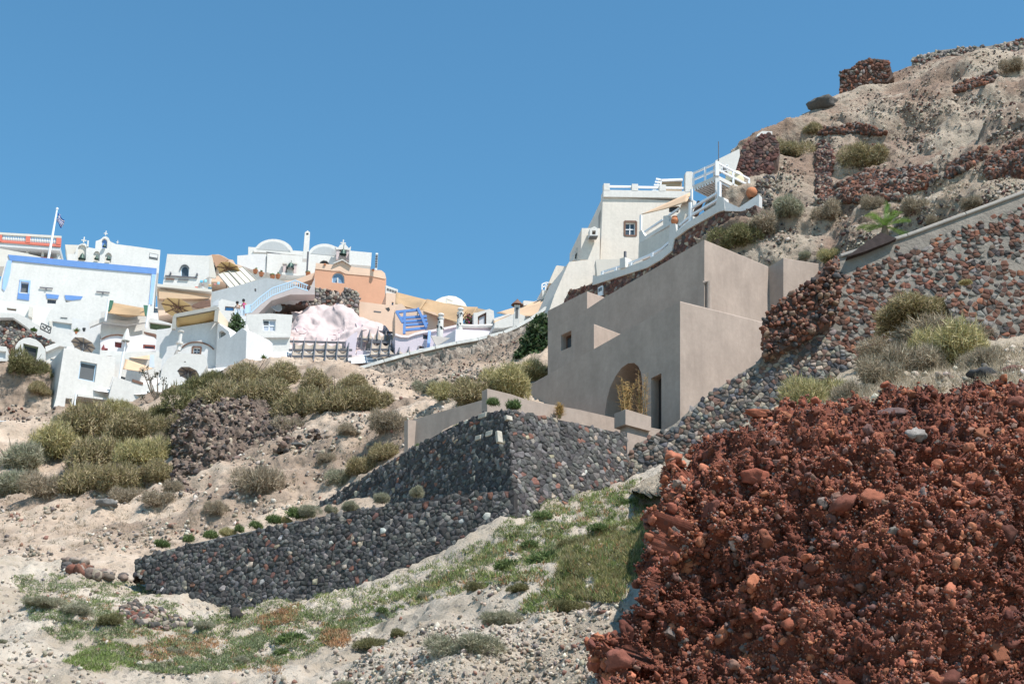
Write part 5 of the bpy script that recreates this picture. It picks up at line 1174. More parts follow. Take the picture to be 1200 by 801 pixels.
for k, (px, lb) in enumerate([([(126.4,351.2),(133,352),(130.5,361),(126,366)], 'dark green furled cloth by the left sail post'), ([(168,357.2),(173.2,357.6),(171.5,369.8),(169.8,369)], 'dark green furled cloth by the right sail post')]):
    pg = PL(px[0][0], px[0][1], 112.5, 170); single('furled_cloth', lb, 'cloth', M().slab([pg.at(*q) for q in px], azv(-10)*.2), GREEN)
# --- towel terrace
pw = PL(248, 335, 132, 170)
single('terrace_wall', 'low grey terrace ledge under the colourful cushions', 'wall', M().slab([pw.at(*q) for q in [(228,335),(248,338.5),(249,342),(226,341)]], azv(-10)*1), CREAM)
for k, (x, y, w, h_, c_, nm) in enumerate([(236,331,3.4,3,(.15,.45,.62),'turquoise'),(241,330.5,3,3.4,(.30,.60,.72),'pale blue'),(237.5,334.6,3.4,2.2,(.32,.26,.26),'brown patterned'),(246,335.4,4,2,(.60,.42,.22),'mustard'),(252,334.5,2.6,2,(.5,.22,.2),'dusty red'),(256,333,3,3.2,(.35,.62,.72),'sky blue'),(230.3,338.4,3.4,2,(.55,.08,.05),'bright red'),(246,339,4.5,2,(.05,.17,.26),'dark teal'),(238,338.6,3,1.4,(.75,.75,.75),'white')]):
    c = pw.at(x, y)-azv(-10)*.3; sc_ = .08
    m = M().box(c, pw.u*w*sc_/2, azv(-10)*.1, pw.v*h_*sc_/2)
    single('cushion', '%s cushion on the terrace ledge under the sun roof' % nm, 'cushion', m, plaster('cushion_'+nm.replace(' ', '_'), c_, .15, 3, .2), bevel=.03)
for k, (x, y, lb) in enumerate([(299,320.6,'terracotta pot on the cream ledge left of the church bell niche'),(306,324,'larger dark terracotta pot below the church wall'),(325.5,326.3,'pair of terracotta pots squeezed beside the bell niche base'),(360.6,324,'small brown pot at the right foot of the church wall'),(319,327.5,'low pot with green plant at the church wall foot')]):
    a = P(x, y, 131); t = thing('flower_pot', lb, 'pot', a); obj('pot', M().lathe(a, [(.12,0),(.2,.1),(.24,.35),(.28,.4),(.24,.42),(.0,.38)], 10), TERRA, t, smooth=True)
    obj('plant', rocks([a+np.array([0,0,.5])], [.22], [(.08,.12,.05)], 1, .5)[:2], plaster('pot_green_%d' % k, (.10,.13,.06), .4, 8, .8), t)
# --- people at the railing
def person(label, x, y, Y, face_az, top_c, leg_c, hair_c, lean=.35, hgt=1.68, arm=1):
    base = P(x, y, Y); d = azv(face_az); s_ = azv(face_az+90); up = np.array([0, 0, 1.])
    def q(f, h, w=0): return base+d*f+up*h*hgt/1.7+s_*w
    ed = []; V = []; R_ = []
    def chain(root, pts):
        k = root
        for (p, r) in pts: V.append(p); R_.append(r); ed.append((k, len(V)-1)) if k is not None else None; k = len(V)-1
        return k
    chain(None, [(q(-.12,.92),.14)]); sp = chain(0, [(q(-.02,1.1),.13),(q(.14,1.30),.15)]); nk = chain(sp, [(q(.22,1.42),.06),(q(.26,1.52),.085),(q(.30,1.62),.10)])
    for w in (-1, 1):
        chain(0, [(q(-.1,.84,.1*w),.095),(q(-.02,.48,.1*w),.065),(q(-.06,.09,.1*w),.045),(q(.1,.03,.11*w),.04)])
        chain(sp, [(q(.15,1.34,.19*w),.06),(q(.22,1.12,.25*w),.045),(q(.42,1.08,.2*w),.036),(q(.50,1.08,.16*w),.038)])
    t = thing('person', label, 'person', q(0, 0))
    me = bpy.data.meshes.new('body'); me.from_pydata([tuple(p-base) for p in V], ed, []); o = link('body', me, plaster('skin_tone_%d' % int(x), (.42,.25,.17), .05, 4, .1), t); ORG[o.name] = base
    sk_ = o.modifiers.new('skin', 'SKIN'); sk_.use_smooth_shade = True
    for k, r in enumerate(R_): me.skin_vertices[0].data[k].radius = (r, r)
    me.skin_vertices[0].data[0].use_root = True
    o.modifiers.new('sub', 'SUBSURF').levels = 1
    def cl_(nm, pts, rs, mat): obj(nm, M().tube(pts, rs, 12), mat, t, smooth=True)
    cl_('shirt', [q(-.12,.9), q(-.02,1.1), q(.14,1.30), q(.19,1.39)], [.17,.165,.2,.1], plaster('shirt_%d' % int(x), top_c, .05, 4, .2))
    cl_('skirt', [q(-.12,.95), q(-.08,.75), q(-.05,.55)], [.17,.19,.19], plaster('skirt_%d' % int(x), leg_c, .05, 4, .2))
    h0 = q(.27, 1.64); obj('hair', M().lathe(h0-np.array([0,0,.09]), [(.09,-.06),(.125,0),(.135,.08),(.11,.17),(.05,.215),(.0,.22)], 12), plaster('hair_%d' % int(x), hair_c, .1, 4, .1, .5), t, smooth=True)
    return t
person('dark-haired person in a beige top leaning on the railing, left of two', 277.5, 375.5, 116.2, 200, (.55,.42,.36), (.5,.42,.36), (.02,.018,.016))
person('dark-haired person in a bright pink top bending over the railing', 285.5, 373.5, 116.2, 215, (.75,.08,.32), (.15,.15,.17), (.02,.018,.016), hgt=1.75)
# ================================================= WHITE HOTEL ON THE RIGHT SLOPE
t = H('hotel', 'tall pale plastered building with a white roof balustrade above the mud-coloured house', 'building', 104, 172,
 [(706.5,230.5),(800,236),(797,262),(775,292),(748,304),(703.5,304)], 8, OFFW,
 [dict(px=[(733,260.8),(744.6,260.8),(744.3,275),(732.8,275)], pane=GLASS, frame=METAL, mull=1, fw=.09, surround=BROWNW, sw=.12),
  dict(px=[(784,241),(796,241.5),(795,249),(784,248.5)], pane=DARKP, frame=BROWNW)], bevel=0)
pl, bk = PLN[t.name]
part(t, 'roof_band', [(706.8,223.5),(812,225.2),(806,233),(706.6,231.6)], WHITE, .18, 1., bevel=.03)
for px in ([(707,216),(714,216.2),(714,224),(707,224)], [(740,216.6),(747.2,216.8),(747.2,224.6),(740,224.4)], [(772.2,217.4),(779.8,217.7),(779.8,225),(772.2,225)], [(802.6,204),(804,202.3),(810,202.3),(811.6,204.5),(811.3,226),(802.4,226)]):
    part(t, 'roof_pillar', px, WHITE, .2, .5, bevel=.03)
bars(t, 'railing', [((714,218.3),(740,218.6)), ((747,219),(772,219.5)), ((779.5,219.8),(803,220.3))], .16, METAL, pl, out=-.05)
part(t, 'reed_screen', [(776.5,207),(802.8,206.4),(802.8,226),(777,225)], plaster('reed_screen_tan', (.40,.29,.19), .1, 5, .5, stretch=(6,1,1)), -1., .1)
bars(t, 'pergola_frame', [((775,206),(803,205)), ((777,205),(776,225)), ((777,206),(766,224))], .2, METAL, pl, out=-.9)
for k in range(6): bars(t, 'pergola_slat', [((771.5-k*1.2,204.3+k*3.6),(777,205.5+k*3.4))], .12, METAL, pl, out=-.8)
shade_strip = part(t, 'corner_shade', [(703.6,248),(706.6,240),(706,303),(703,303)], plaster('grey_plaster_shade', (.38,.36,.34), .05, 1, .2), -.6, .3)  # grey strip paints the shade of the hotel's left side
H('hotel_wing', 'narrow lower wing of pale plaster with a small bell opening, left of the tall hotel', 'building', 102.5, 172,
 [(681.8,267.2),(703.2,267.4),(702.8,304),(680.4,304)], 5, OFFW, bevel=.04)
t = thing('bell_box', 'small white boxed bell opening on top of the narrow wing', 'belfry', P(696, 277, 101.8)); pb_ = PL(696, 277, 101.8, 172)
obj('box', M().slab([pb_.at(*q) for q in [(691.4,267.8),(694,266.4),(696.5,265.2),(699,266.4),(700.6,268),(700.4,276.8),(691.2,276.6)]], azv(-8)*.7, [[pb_.at(*q) for q in [(694,270),(698.2,270),(698,274.6),(693.8,274.6)]]], .5), WHITE, t)
obj('recess', M().slab([pb_.at(*q)+azv(-8)*.4 for q in [(694,270),(698.2,270),(698,274.6),(693.8,274.6)]], azv(-8)*.04), BROWNW, t)
obj('sill', M().slab([pb_.at(*q)-azv(-8)*.1 for q in [(691.2,276.4),(700.6,276.6),(700.4,277.5),(691,277.4)]], azv(-8)*.6), SHUT, t)
H('side_gable', 'white gable with a dark slit window at the left end of the narrow wing', 'building', 104, 172, [(671,304.5),(674.5,292),(679.2,285.8),(680.5,286),(678.5,305)], 3, WHITE, [dict(px=[(674.2,298),(676.4,295.5),(675.6,303),(673.8,303.4)], pane=DARKP, frame=SHUT, fw=.04)], bevel=0)
H('house', 'tapered pale grey-plastered base building below the narrow wing', 'building', 99, 165, [(666.8,306.8),(698,303.2),(697,322),(694,331),(667,345),(664,372),(640,374),(650,345)], 5, OFFW, bevel=.05)
H('terrace_wall', 'cream terrace wall behind the white stepped parapet of the hotel', 'wall', 97, 178, [(698,304),(748,303),(775,290),(797,268),(797,275),(786,294),(757,305),(700,325)], 1, CREAM, bevel=.03)
H('dark_wall', 'shaded grey ramp wall between the two white parapets of the hotel', 'wall', 94, 225, [(748.5,285),(785,266),(797,255),(803,250),(797,275),(786,292),(770,298),(748,303)], 1.5, OFFW, bevel=.03)
pB = PL(790, 285, 86.5, 230)
pW = Plane(P(842, 248, 84.), 230)
t = thing('retaining_wall', 'brown rubble retaining wall under the white stepped parapet, with a small white window', 'wall', pW.at(760, 340))
wpx = [(661,352),(667,341),(699,331.2),(758,312.2),(775,302.8),(787,293.2),(789.5,279),(806,267),(842.4,247),(866,252),(885,240),(893,262),(880,300),(850,330),(780,345),(700,372),(661,372)]
obj('wall_core', M().slab([pW.at(*q) for q in wpx], -pW.n*1.5), MORT_B, t); stoneobj('stonework', masonry(pW, wpx, .2, PAL_BRN, .035, 1.3, .95), t)
w_ = obj('window', M().slab([pW.at(*q)+pW.n*.12 for q in [(702,337.5),(707.5,334.6),(707.4,346),(702,348)]], -pW.n*.1), METAL, t)
obj('pane', M().slab([pW.at(*q)+pW.n*.15 for q in [(703,338.8),(704.4,338),(704.4,342),(703,342.7)]], -pW.n*.05).slab([pW.at(*q)+pW.n*.15 for q in [(705.2,337.6),(706.6,336.8),(706.6,341),(705.2,341.7)]], -pW.n*.05), GLASS, w_)
obj('surround', M().bar(pW.at(701.3,336.6)+pW.n*.08, pW.at(701.3,348.6)+pW.n*.08, .1).bar(pW.at(701.3,336.6)+pW.n*.08, pW.at(708,333.4)+pW.n*.08, .12), BROWNW, w_)
# white stepped parapet with railings
pQ = Plane(pW.p+pW.n*.15, 230); t = thing('parapet_wall', 'white stepped parapet and railing climbing above the brown rubble wall', 'wall', pQ.at(780, 300))
bpx = [(695,322),(699,323.6),(731,314.2),(757,304.4),(772,296.5),(783,287),(785,262),(791.5,262),(792.6,271.4),(806,260.4),(838.5,240),(841.5,229.5),(848,231.5),(849.6,246),(842.4,248),(806,268.2),(790,280),(787,294),(775,304),(758,313.5),(699,332.5),(694,334)]
obj('parapet', M().slab([pQ.at(*q) for q in bpx], -pQ.n*.5), WHITE, t, bevel=.03)
bars(t, 'rail', [((703,317.5),(731,308.5)),((731,308.5),(757,298)),((757,298),(772,290)),((772,290),(783,280.5)),((793,268),(806,256.5)),((793,262.5),(806,251.5)),((806,251),(838,232)),((806,243),(838,224))], .15, METAL, pQ, out=-.3)
bars(t, 'rail_post', [((703.5,317),(703,325)),((719,312.5),(719,318)),((737,307),(737,313)),((806.4,236),(806.4,262)),((762,295.5),(761.5,303)),((794,268),(793.6,276)),((840,212),(840,240))], .2, METAL, pQ, out=-.25)
obj('pillar', M().slab([pQ.at(*q)+pQ.n*.1 for q in [(727.5,303.5),(733.6,301.5),(733.8,313.6),(727.5,315.2)]], -pQ.n*.7), WHITE, t, bevel=.03); bars(t, 'lamp_stem', [((732.6,294.6),(732.6,302.5))], .14, GREYW, pQ)
pQ2 = Plane(P(775, 262, 93.), 228); t = thing('parapet_wall', 'upper white parapet with railing over the shaded ramp wall of the hotel', 'wall', pQ2.at(775, 290))
obj('parapet', M().slab([pQ2.at(*q) for q in [(748.8,271.5),(752,269.5),(755.4,277),(777,263.5),(777.2,253),(783.2,252),(784,259.5),(797,248.5),(797.6,240.6),(806,232),(812,234),(811,258),(799,254.8),(749,285)]], -pQ2.n*.4), WHITE, t, bevel=.03)
bars(t, 'rail', [((784,252.5),(797,243.5)),((755.5,272),(777,257.5))], .14, METAL, pQ2)
bars(t, 'post', [((751,252),(751,270)),((810.5,222),(810.5,236))], .14, METAL, pQ2)
t = thing('terracotta_urn', 'terracotta urn on the white pillar of the stepped parapet', 'urn', pQ.at(788.3, 262)-pQ.n*.2); a = pQ.at(788.3, 262)-pQ.n*.2
obj('body', M().lathe(a, [(.12,0),(.24,.15),(.27,.3),(.22,.45),(.14,.5),(.17,.56),(.0,.54)], 12), TERRA, t, smooth=True); obj('rim', M().lathe(a+np.array([0,0,.53]), [(.15,0),(.19,.02),(.19,.06),(.15,.07)], 12), TERRA, t, smooth=True)
canopy('shade_sail', 'long narrow beige sail stretched from the hotel wall up to the deck', [(750.5,252,96),(810,225.5,92),(805,237,90),(780,245,93)], CANVO, 0, .05, cat='shade sail')
# white deck on posts
A0 = P(840.5, 209.5, 84.5); 
def run(p, az, px):
    d = azv(az); lo, hi = 0, 40
    for _ in range(50):
        mid = (lo+hi)/2; x = proj(p+d*mid)[0]
        if (x < px) == (proj(p+d*40)[0] > px): lo = mid
        else: hi = mid
    return p+d*lo
Bc = run(A0, 50, 878.); Cc_ = run(A0, -40, 812.5); Dc = Bc+Cc_-A0
t = thing('deck', 'white raised timber deck with railings seen from below, beside the brown rubble cliff wall', 'deck', Dc-np.array([0,0,2.5]))
obj('platform', M().slab([A0, Bc, Dc, Cc_], np.array([0,0,.28])), WHITE, t)
jm = M()
for f in np.linspace(.06, .94, 9): obj('joist', M().bar(A0*(1-f)+Cc_*f-np.array([0,0,.07]), Bc*(1-f)+Dc*f-np.array([0,0,.07]), .1, .14), METAL, t)
for p_ in (A0, Bc, Cc_, (A0+Bc)/2, (A0+Cc_)/2): obj('rail_post', M().bar(p_+np.array([0,0,.2]), p_+np.array([0,0,1.25]), .13 if p_ is not A0 else .24), METAL, t)
for z in (.7, 1.2): obj('rail', M().bar(A0+np.array([0,0,z]), Bc+np.array([0,0,z]), .12), METAL, t); obj('rail', M().bar(A0+np.array([0,0,z]), Cc_+np.array([0,0,z]), .12), METAL, t)
gp = A0-np.array([0,0,1.6]); obj('leg', M().bar(A0, gp, .28), WHITE2, t)
obj('dark_post', M().bar(P(821,236,87), P(814,254,87.5), .3), BROWNW, t)
H('parapet_wall', 'white blue-tinted low wall descending to the right end of the deck', 'wall', 83.5, 215, [(847,232),(852,236.5),(866,243),(889.5,227.5),(889.5,243),(868,247.5),(849,247)], .5, WHITE2, bevel=.03)
H('stair_wall', 'white slanted stair wall beside the reddish rubble wall high on the skyline', 'wall', 92, 175, [(837.6,196.5),(838.6,188),(866.5,174.3),(867.2,182),(861,203.5),(854,205),(850,197),(838,204)], .6, WHITE, [dict(px=[(846,197),(853,193),(852,200),(846,201)], pane=SHUT, frame=METAL, fw=.05)], bevel=0)
H('white_cap', 'tiny white roof corner peeking over the skyline by the olive bush', 'wall', 100, 175, [(887,158),(893,153.5),(905,154),(905,160),(887,162)], 1.5, WHITE, bevel=.03)
single('aerial', 'thin bare aerial mast on the skyline above the white stair wall', 'aerial', M().tube([P(842.2,188,92), P(842.2,188,92)+np.array([0,0,(P(841.8,166,92)-P(842.2,188,92))[2]])], .035, 6), GREYW)
pk_ = P(861, 210, 86.5); t = thing('table_cover', 'round cream canvas cover standing on the white deck', 'canvas cover', pk_-np.array([0,0,.4]))
obj('cover', M().lathe(pk_-np.array([0,0,.35]), [(.62,0),(.66,.3),(.6,.62),(.4,.82),(.0,.88)], 16), plaster('cream_cover', (.68,.60,.42), .05, 2, .3), t, smooth=True)
t = thing('terracotta_urn', 'orange terracotta jar standing behind the right end of the deck', 'urn', P(881, 232, 84.5)); obj('body', M().lathe(P(881, 232, 84.5), [(.16,0),(.34,.2),(.38,.45),(.28,.68),(.16,.74),(.0,.72)], 12), TERRA, t, smooth=True)
# reddish wall running up to the skyline
pr_ = PL(880, 200, 93, 196, 6)
t = thing('rubble_wall', 'tall reddish-brown rubble wall with a ramp line, right of the white deck', 'wall', pr_.at(885, 230)); wpx = [(866,180),(874,168),(884,162),(891,158),(903,156),(912,166),(910,185),(904,200),(893,215),(886,232),(878,226),(872,214),(864,206),(860,202)]
obj('wall_core', M().slab([pr_.at(*q) for q in wpx], -pr_.n*1.5), MORT_B, t); stoneobj('stonework', masonry(pr_, wpx, .24, [(5,(.11,.05,.042)),(4,(.085,.05,.045)),(2,(.15,.09,.07)),(1,(.06,.055,.055))], .05, 1.3, .95), t)
# ================================================= RUINS AND DRY WALLS ON THE RIGHT HILL
def ruin(name, label, px, pal, s, h, az=192, lean=10, depth=1.2, dY=-.8, cat='ruined wall', Y=None, gap=.97, skip=.04):
    cx = sum(q[0] for q in px)/len(px); cy = max(q[1] for q in px)
    if Y is None:
        ar = sum(px[i][0]*px[(i+1) % len(px)][1]-px[(i+1) % len(px)][0]*px[i][1] for i in range(len(px))); ar = abs(ar)/2
        bb_ = (max(q[0] for q in px)-min(q[0] for q in px))*(cy-min(q[1] for q in px)); h0 = hit(cx, cy-3, ['cliff'])
        t = thing(name, label, cat, h0[0] if h0 else P(cx, cy, 90))
        return_ = scatter(['cliff'], px, int(bb_*1.1), .09, .25, pal, 1, sink=.28, power=1.5); stoneobj('stones', return_, t, ROCKA); return t
    pl = Plane(P(cx, cy-2, Y), az, lean); t = thing(name, label, cat, pl.at(cx, cy))
    s *= .66; h *= .55
    obj('rubble_core', M().slab([pl.at(*q) for q in px], -pl.n*depth), MORT_B if pal is not PAL_GR else MORT_L, t)
    stoneobj('stones', masonry(pl, px, s, pal, h, 1.15, gap, skip, hvar=.9), t); return t
ruin('ruin', 'dark red ruined tower stub on the skyline of the right hill', [(984,85),(992,81),(1001,80),(1003,74),(1018,68.5),(1042,70.5),(1044,80),(1047,90),(1040,96),(1028,97),(1015,103),(1002,104),(990,114),(984,116)], PAL_RW, .36, .2, 200, 3, 4, Y=116)
ruin('ruin', 'long grey-tan ruined wall along the skyline in the top right corner', [(1069,67.6),(1102,59),(1128,56),(1160,54),(1200,45),(1310,20),(1310,66),(1200,66),(1165,74),(1138,86),(1100,92),(1068,88)], PAL_GR, .36, .16, 192, 8, 2, Y=117)
ruin('dry_stone_wall', 'short dark red dry stone wall under the top right ruin', [(1117,101.6),(1130,96),(1150,91),(1164,83.8),(1170,89),(1160,97),(1140,103),(1118,110)], PAL_RW, .32, .15)
ruin('dry_stone_wall', 'large dark red dry stone wall cut by the right frame edge', [(1152,193),(1166,182),(1182,174),(1200,164),(1300,120),(1300,190),(1200,208),(1157,208)], PAL_RW, .32, .16)
ruin('dry_stone_wall', 'small dark red wall fragment below the overhanging tuff ledge', [(1110,196),(1126,186),(1155,173),(1155,186),(1135,197),(1112,209)], PAL_RW, .32, .16)
ruin('dry_stone_wall', 'wide dark red tumbled dry wall in the middle of the right hill', [(955,232),(972,222),(1000,208),(1015,201),(1040,202),(1070,196),(1096,196),(1098,210),(1090,219),(1070,224),(1053,235),(1030,233),(1000,237),(960,238)], PAL_RW+[(1,(.25,.2,.16))], .34, .18)
ruin('dry_stone_wall', 'thin dark dry wall strip crossing the upper right hill', [(959,151.5),(985,149),(1002,145),(1025,150),(1040,157),(1027,158),(1000,156),(959,158)], PAL_RW, .3, .15)
ruin('rubble_stack', 'narrow leaning brown rubble stack left of the wide tumbled wall', [(958,172),(966,165),(978,182),(974,205),(972,231),(957,226),(957,200)], PAL_BRN, .34, .18)
ruin('rubble_stack', 'dark rubble end pillar beside the white low wall of the deck', [(889,214),(898,208),(906,205),(906,225),(899,248),(890,246)], PAL_MIX+[(3,(.3,.25,.2))], .3, .16)
ruin('dry_stone_wall', 'small reddish wall piece on the far right above the diagonal wall', [(1000,178),(1018,170),(1036,172),(1034,182),(1010,186)], PAL_RW, .3, .14)
# boulders
def boulder(label, x, y, r, col, names=None, sq=(1.2, 1, .7), name='boulder', az=0):
    h = hit(x, y, names)
    while h is None: y += 4; h = hit(x, y, names)
    s_ = r*h[2]/F_PX; v, f = ICO[2]; V = v.copy(); sd = random.uniform(0, 50)
    for _ in range(7):
        ax = RNG.normal(size=3); ax /= np.linalg.norm(ax); lim = random.uniform(.5, .85); d = V @ ax; V = V-np.outer(np.maximum(d-lim, 0), ax)
    V = V*np.array(sq)*s_; V *= (1+np.array([[.30*noise.fractal(Vector(p)*2/s_+Vector((sd,)*3), .9, 2, 4)] for p in V]))
    V = V+h[0]+np.array([0, 0, s_*sq[2]*.1]); return tag(obj(name, (V, f), ROCKA, col=np.tile(np.array(col), (len(V), 1))), label, 'boulder')
boulder('large rust-red boulder set in the brown rock mound on the left hillside', 265, 524, 17, (.17,.075,.055), ['hillside'])
boulder('grey boulder on the skyline left of the dark red ruin', 968, 124, 15, (.085,.08,.075), ['cliff'], (1.4,1,.6))
boulder('black angular rock on the dry bank under the big bush at right', 1160, 440, 17, (.045,.045,.048), ['bank','rock_outcrop'], (1.5,.8,.5))
boulder('dark rust rock right of the black angular rock on the bank', 1188, 433, 11, (.11,.05,.04), ['bank','rock_outcrop'], (1.5,.8,.5))
boulder('big orange-red rock topmost on the crest of the red outcrop', 897, 477, 12, (.30,.105,.06), ['bank','rock_outcrop'], (1.4,.9,.6))
boulder('orange-red slab rock just below the topmost one of the red outcrop', 889, 486, 12, (.27,.09,.05), ['bank','rock_outcrop'], (1.6,.9,.4))
boulder('purple-grey rock on the upper edge of the red outcrop', 1046, 486, 14, (.13,.085,.08), ['bank','rock_outcrop'], (1.4,.9,.7))
boulder('pale grey stone near the top of the red outcrop', 1073, 511, 11, (.26,.23,.21), ['rock_outcrop'], (1.1,.9,.8))
boulder('dark charred stump-like rock standing at the foot of the long dark wall', 276, 722, 9, (.05,.045,.042), ['sandy_slope'], (.9,.8,1.3))
boulder('flat grey slab stone on the hillside path left of the mud house', 350, 522, 7, (.14,.135,.13), ['hillside'], (1.5,1,.4))
boulder('rounded grey rock in the scrub at the left edge of the hillside', 125, 590, 9, (.16,.15,.14), ['hillside'], (1.5,1,.6))
boulder('pale long rock at the right foot of the tall dark wall', 712, 566, 12, (.36,.32,.27), ['sandy_slope','bank'], (1.6,1,.5))
# brown rock mound in the left hillside
MR = []
for k, (row, dY) in enumerate([([(204,510),(214,492),(232,476),(256,470),(285,474),(320,482),(350,495),(372,512)], 0), ([(203,530),(214,506),(232,490),(256,486),(285,490),(320,500),(348,508),(372,518)], -2.2),
                               ([(203,555),(214,535),(232,522),(256,518),(283,520),(312,520),(342,520),(370,523)], -3.2), ([(204,580),(214,570),(232,560),(256,548),(280,542),(308,534),(340,528),(368,527)], -2.2), ([(204,590),(214,588),(230,583),(250,568),(275,556),(305,546),(338,536),(368,530)], 1.0)]):
    MR.append([P(x, y, (hit(x, max(y, 500), ['hillside']) or hit(x, 520, ['hillside']))[0][1]+dY+(1.5 if k == 0 else 0)) for x, y in row])
for k in (1, 2, 3):
    for j in range(8): MR[k][j] = P(*proj(MR[k][j]), MR[4][j][1]*(1-.22*(4-k))+MR[0][j][1]*.22*(4-k)-.8)
G = loft(MR, 110, 90); G = displace(G, [(.9, 2.6, 'f'), (.4, .9, 'r'), (.15, .3, 'f')], seed=61)
terrain('rock_mound', G, soil('brown_crumbly_rock', [(.3, (.10,.075,.065)), (.55, (.19,.14,.11)), (.8, (.32,.25,.20))], 1.2, (.05,.042,.04), .3, 3.5, bump=1., dist=.2))
Nm = gridn(G); Nm *= np.sign((Nm*(CAM-G)).sum(2, keepdims=True)); Cm, Sm = on_grid(G, Nm, 2600, lambda: random.uniform(.05, .2))
tag(stoneobj('mound_rubble', rocks(Cm, Sm, pick([(5,(.12,.085,.07)),(3,(.20,.15,.12)),(2,(.07,.06,.058)),(1,(.32,.26,.2))], len(Cm)), 1, .3), None, ROCKA), kind='stuff')
# palm and its dark stone planter
pw_ = PL(1032, 285, 55.9, 185); t = thing('stone_planter', 'dark tilted stone planter wedge at the foot of the small palm', 'planter', pw_.at(1030, 300))
obj('wedge', M().slab([pw_.at(*q) for q in [(992,301),(1012,286),(1032,272),(1051,279),(1043,283),(1012,295)]], -pw_.n*1.2), plaster('dark_planter_stone', (.055,.04,.038), .3, 3, .7), t, bevel=.03)
pb_ = P(1037, 273, 57.4); t = thing('palm_tree', 'small green fan palm sprouting above the pale coping of the diagonal wall', 'palm', pb_-np.array([0,0,.6]))
obj('trunk', M().tube([pb_-np.array([0,0,1.6]), pb_, pb_+np.array([0,0,.35])], [.2,.17,.1], 10), BARK, t)
for k, (dx, dz, L, dy) in enumerate([(-.95,.35,1.0,.1),(-.75,.8,1.0,-.4),(-.3,1.1,1.1,.3),(.12,1.25,1.35,-.1),(.4,1.0,1.2,.4),(.8,.55,1.,-.3),(.95,.0,1.0,.1),(-.9,-.15,.9,-.3),(.5,-.2,.8,-.5),(-.1,.3,.8,-.8),(.3,.7,1.0,-.7),(-.5,.5,.9,.6)]):
    V = []; Fs = []; C = []; d = np.array([dx, dy, dz]); d /= np.linalg.norm(d); c0 = pb_+np.array([0,0,.3]); prev = c0
    for q in range(22):
        f = q/21.; p_ = c0+d*L*f*1.3+np.array([0,0,-.5*L*f*f]); tg = d+np.array([0,0,-.84*f]); tg /= np.linalg.norm(tg); sd = np.cross(tg, [0,0,1]); sd /= np.linalg.norm(sd)+1e-6; ll = .5*math.sin(math.pi*(.12+.8*f))
        for s_ in (-1, 1):
            tip = p_+(sd*s_*.75+tg*.8+np.array([0,0,-.1+.12*random.random()]))*ll; n0 = len(V); V += [p_-tg*.022, p_+tg*.022, tip, p_+(tip-p_)*.5+tg*.02]; Fs += [(n0,n0+1,n0+3),(n0,n0+3,n0+2)]; C += [np.array([.13,.22,.045])*random.uniform(.6,1.35)]*4
    obj('frond', (V, Fs), LEAF, t, col=np.array(C))
# ================================================= SHRUBS, GRASS AND SMALL PLANTS
def bush_mesh(seed, n, cols, lobes=7, bl=.16, bw=.02, flat=.8, stiff=.45, up=.18):
    r = np.random.default_rng(seed); L = []
    for k in range(lobes):
        a = r.uniform(0, 2*math.pi); d = r.uniform(.15, .62) if k else 0.; L.append((np.array([math.cos(a)*d, math.sin(a)*d, r.uniform(.0, .32)*flat]), r.uniform(.26, .46)))
    per = n//lobes; V = []; C = []
    for c, rr in L:
        d = r.normal(size=(per, 3)); d[:, 2] = np.abs(d[:, 2])*1.1-.25; d /= np.linalg.norm(d, axis=1, keepdims=True)
        rad_ = rr*r.uniform(.35, 1.0, (per, 1))**.4*(1+.12*np.sin(d[:, :1]*9+d[:, 1:2]*7)); p = c+d*rad_*np.array([1, 1, flat])
        dr = d*stiff+r.normal(size=(per, 3))*.45+np.array([0, 0, up]); dr /= np.linalg.norm(dr, axis=1, keepdims=True)
        ln = bl*r.uniform(.5, 1.3, (per, 1)); tip = p+dr*ln; sd = np.cross(dr, r.normal(size=(per, 3))); sd /= np.linalg.norm(sd, axis=1, keepdims=True)
        w = bw*r.uniform(.6, 1.4, (per, 1)); b1 = p-sd*w; b2 = p+sd*w; V.append(np.stack([b1, b2, tip], 1).reshape(-1, 3))
        ci = np.array(cols)[r.integers(0, len(cols), per)]*r.uniform(.65, 1.3, (per, 1)); hfac = 1.; C.append(np.repeat(np.clip(ci*hfac, 0, 1), 3, axis=0))
    V = np.concatenate(V); V[:, 2] = np.maximum(V[:, 2], -.12); C = np.concatenate(C); return V, np.arange(len(V)).reshape(-1, 3), C
def stem_mesh(seed, n=14):
    r = random.Random(seed); m = M()
    for _ in range(n):
        a = r.uniform(0, 6.28); d = r.uniform(.15, .7); m.tube([(0, 0, -.1), (math.cos(a)*d*.4, math.sin(a)*d*.4, .18), (math.cos(a)*d, math.sin(a)*d, r.uniform(.3, .6))], [.03, .018, .006], 5)
    return m
OLV = [(0.283, 0.241, 0.115), (0.342, 0.286, 0.155), (0.201, 0.174, 0.081), (0.413, 0.336, 0.207), (0.366, 0.286, 0.172)]
TAN = [(.35,.28,.20),(.42,.34,.25),(.27,.215,.155),(.22,.185,.12),(.48,.41,.30)]
YEL = [(0.437, 0.375, 0.172), (0.366, 0.325, 0.155), (0.519, 0.437, 0.253), (0.283, 0.263, 0.115)]
SAG = [(.30,.30,.20),(.36,.345,.25),(.23,.235,.155),(.40,.36,.27)]
GRN = [(.105,.155,.05),(.14,.195,.065),(.08,.12,.045),(.20,.235,.10)]
KINDS = {'O': (15000, OLV, .115, .0115), 'T': (10000, TAN, .17, .008), 'Y': (14000, YEL, .15, .009), 'S': (13000, SAG, .13, .009), 'G': (1500, GRN, .30, .034), 'D': (14000, [(.17,.165,.07),(.21,.195,.09),(.13,.13,.055),(.27,.235,.13)], .12, .012)}
TW = plaster('twig_brown', (.13,.10,.075), .2, 6, .3)
TPL = {}
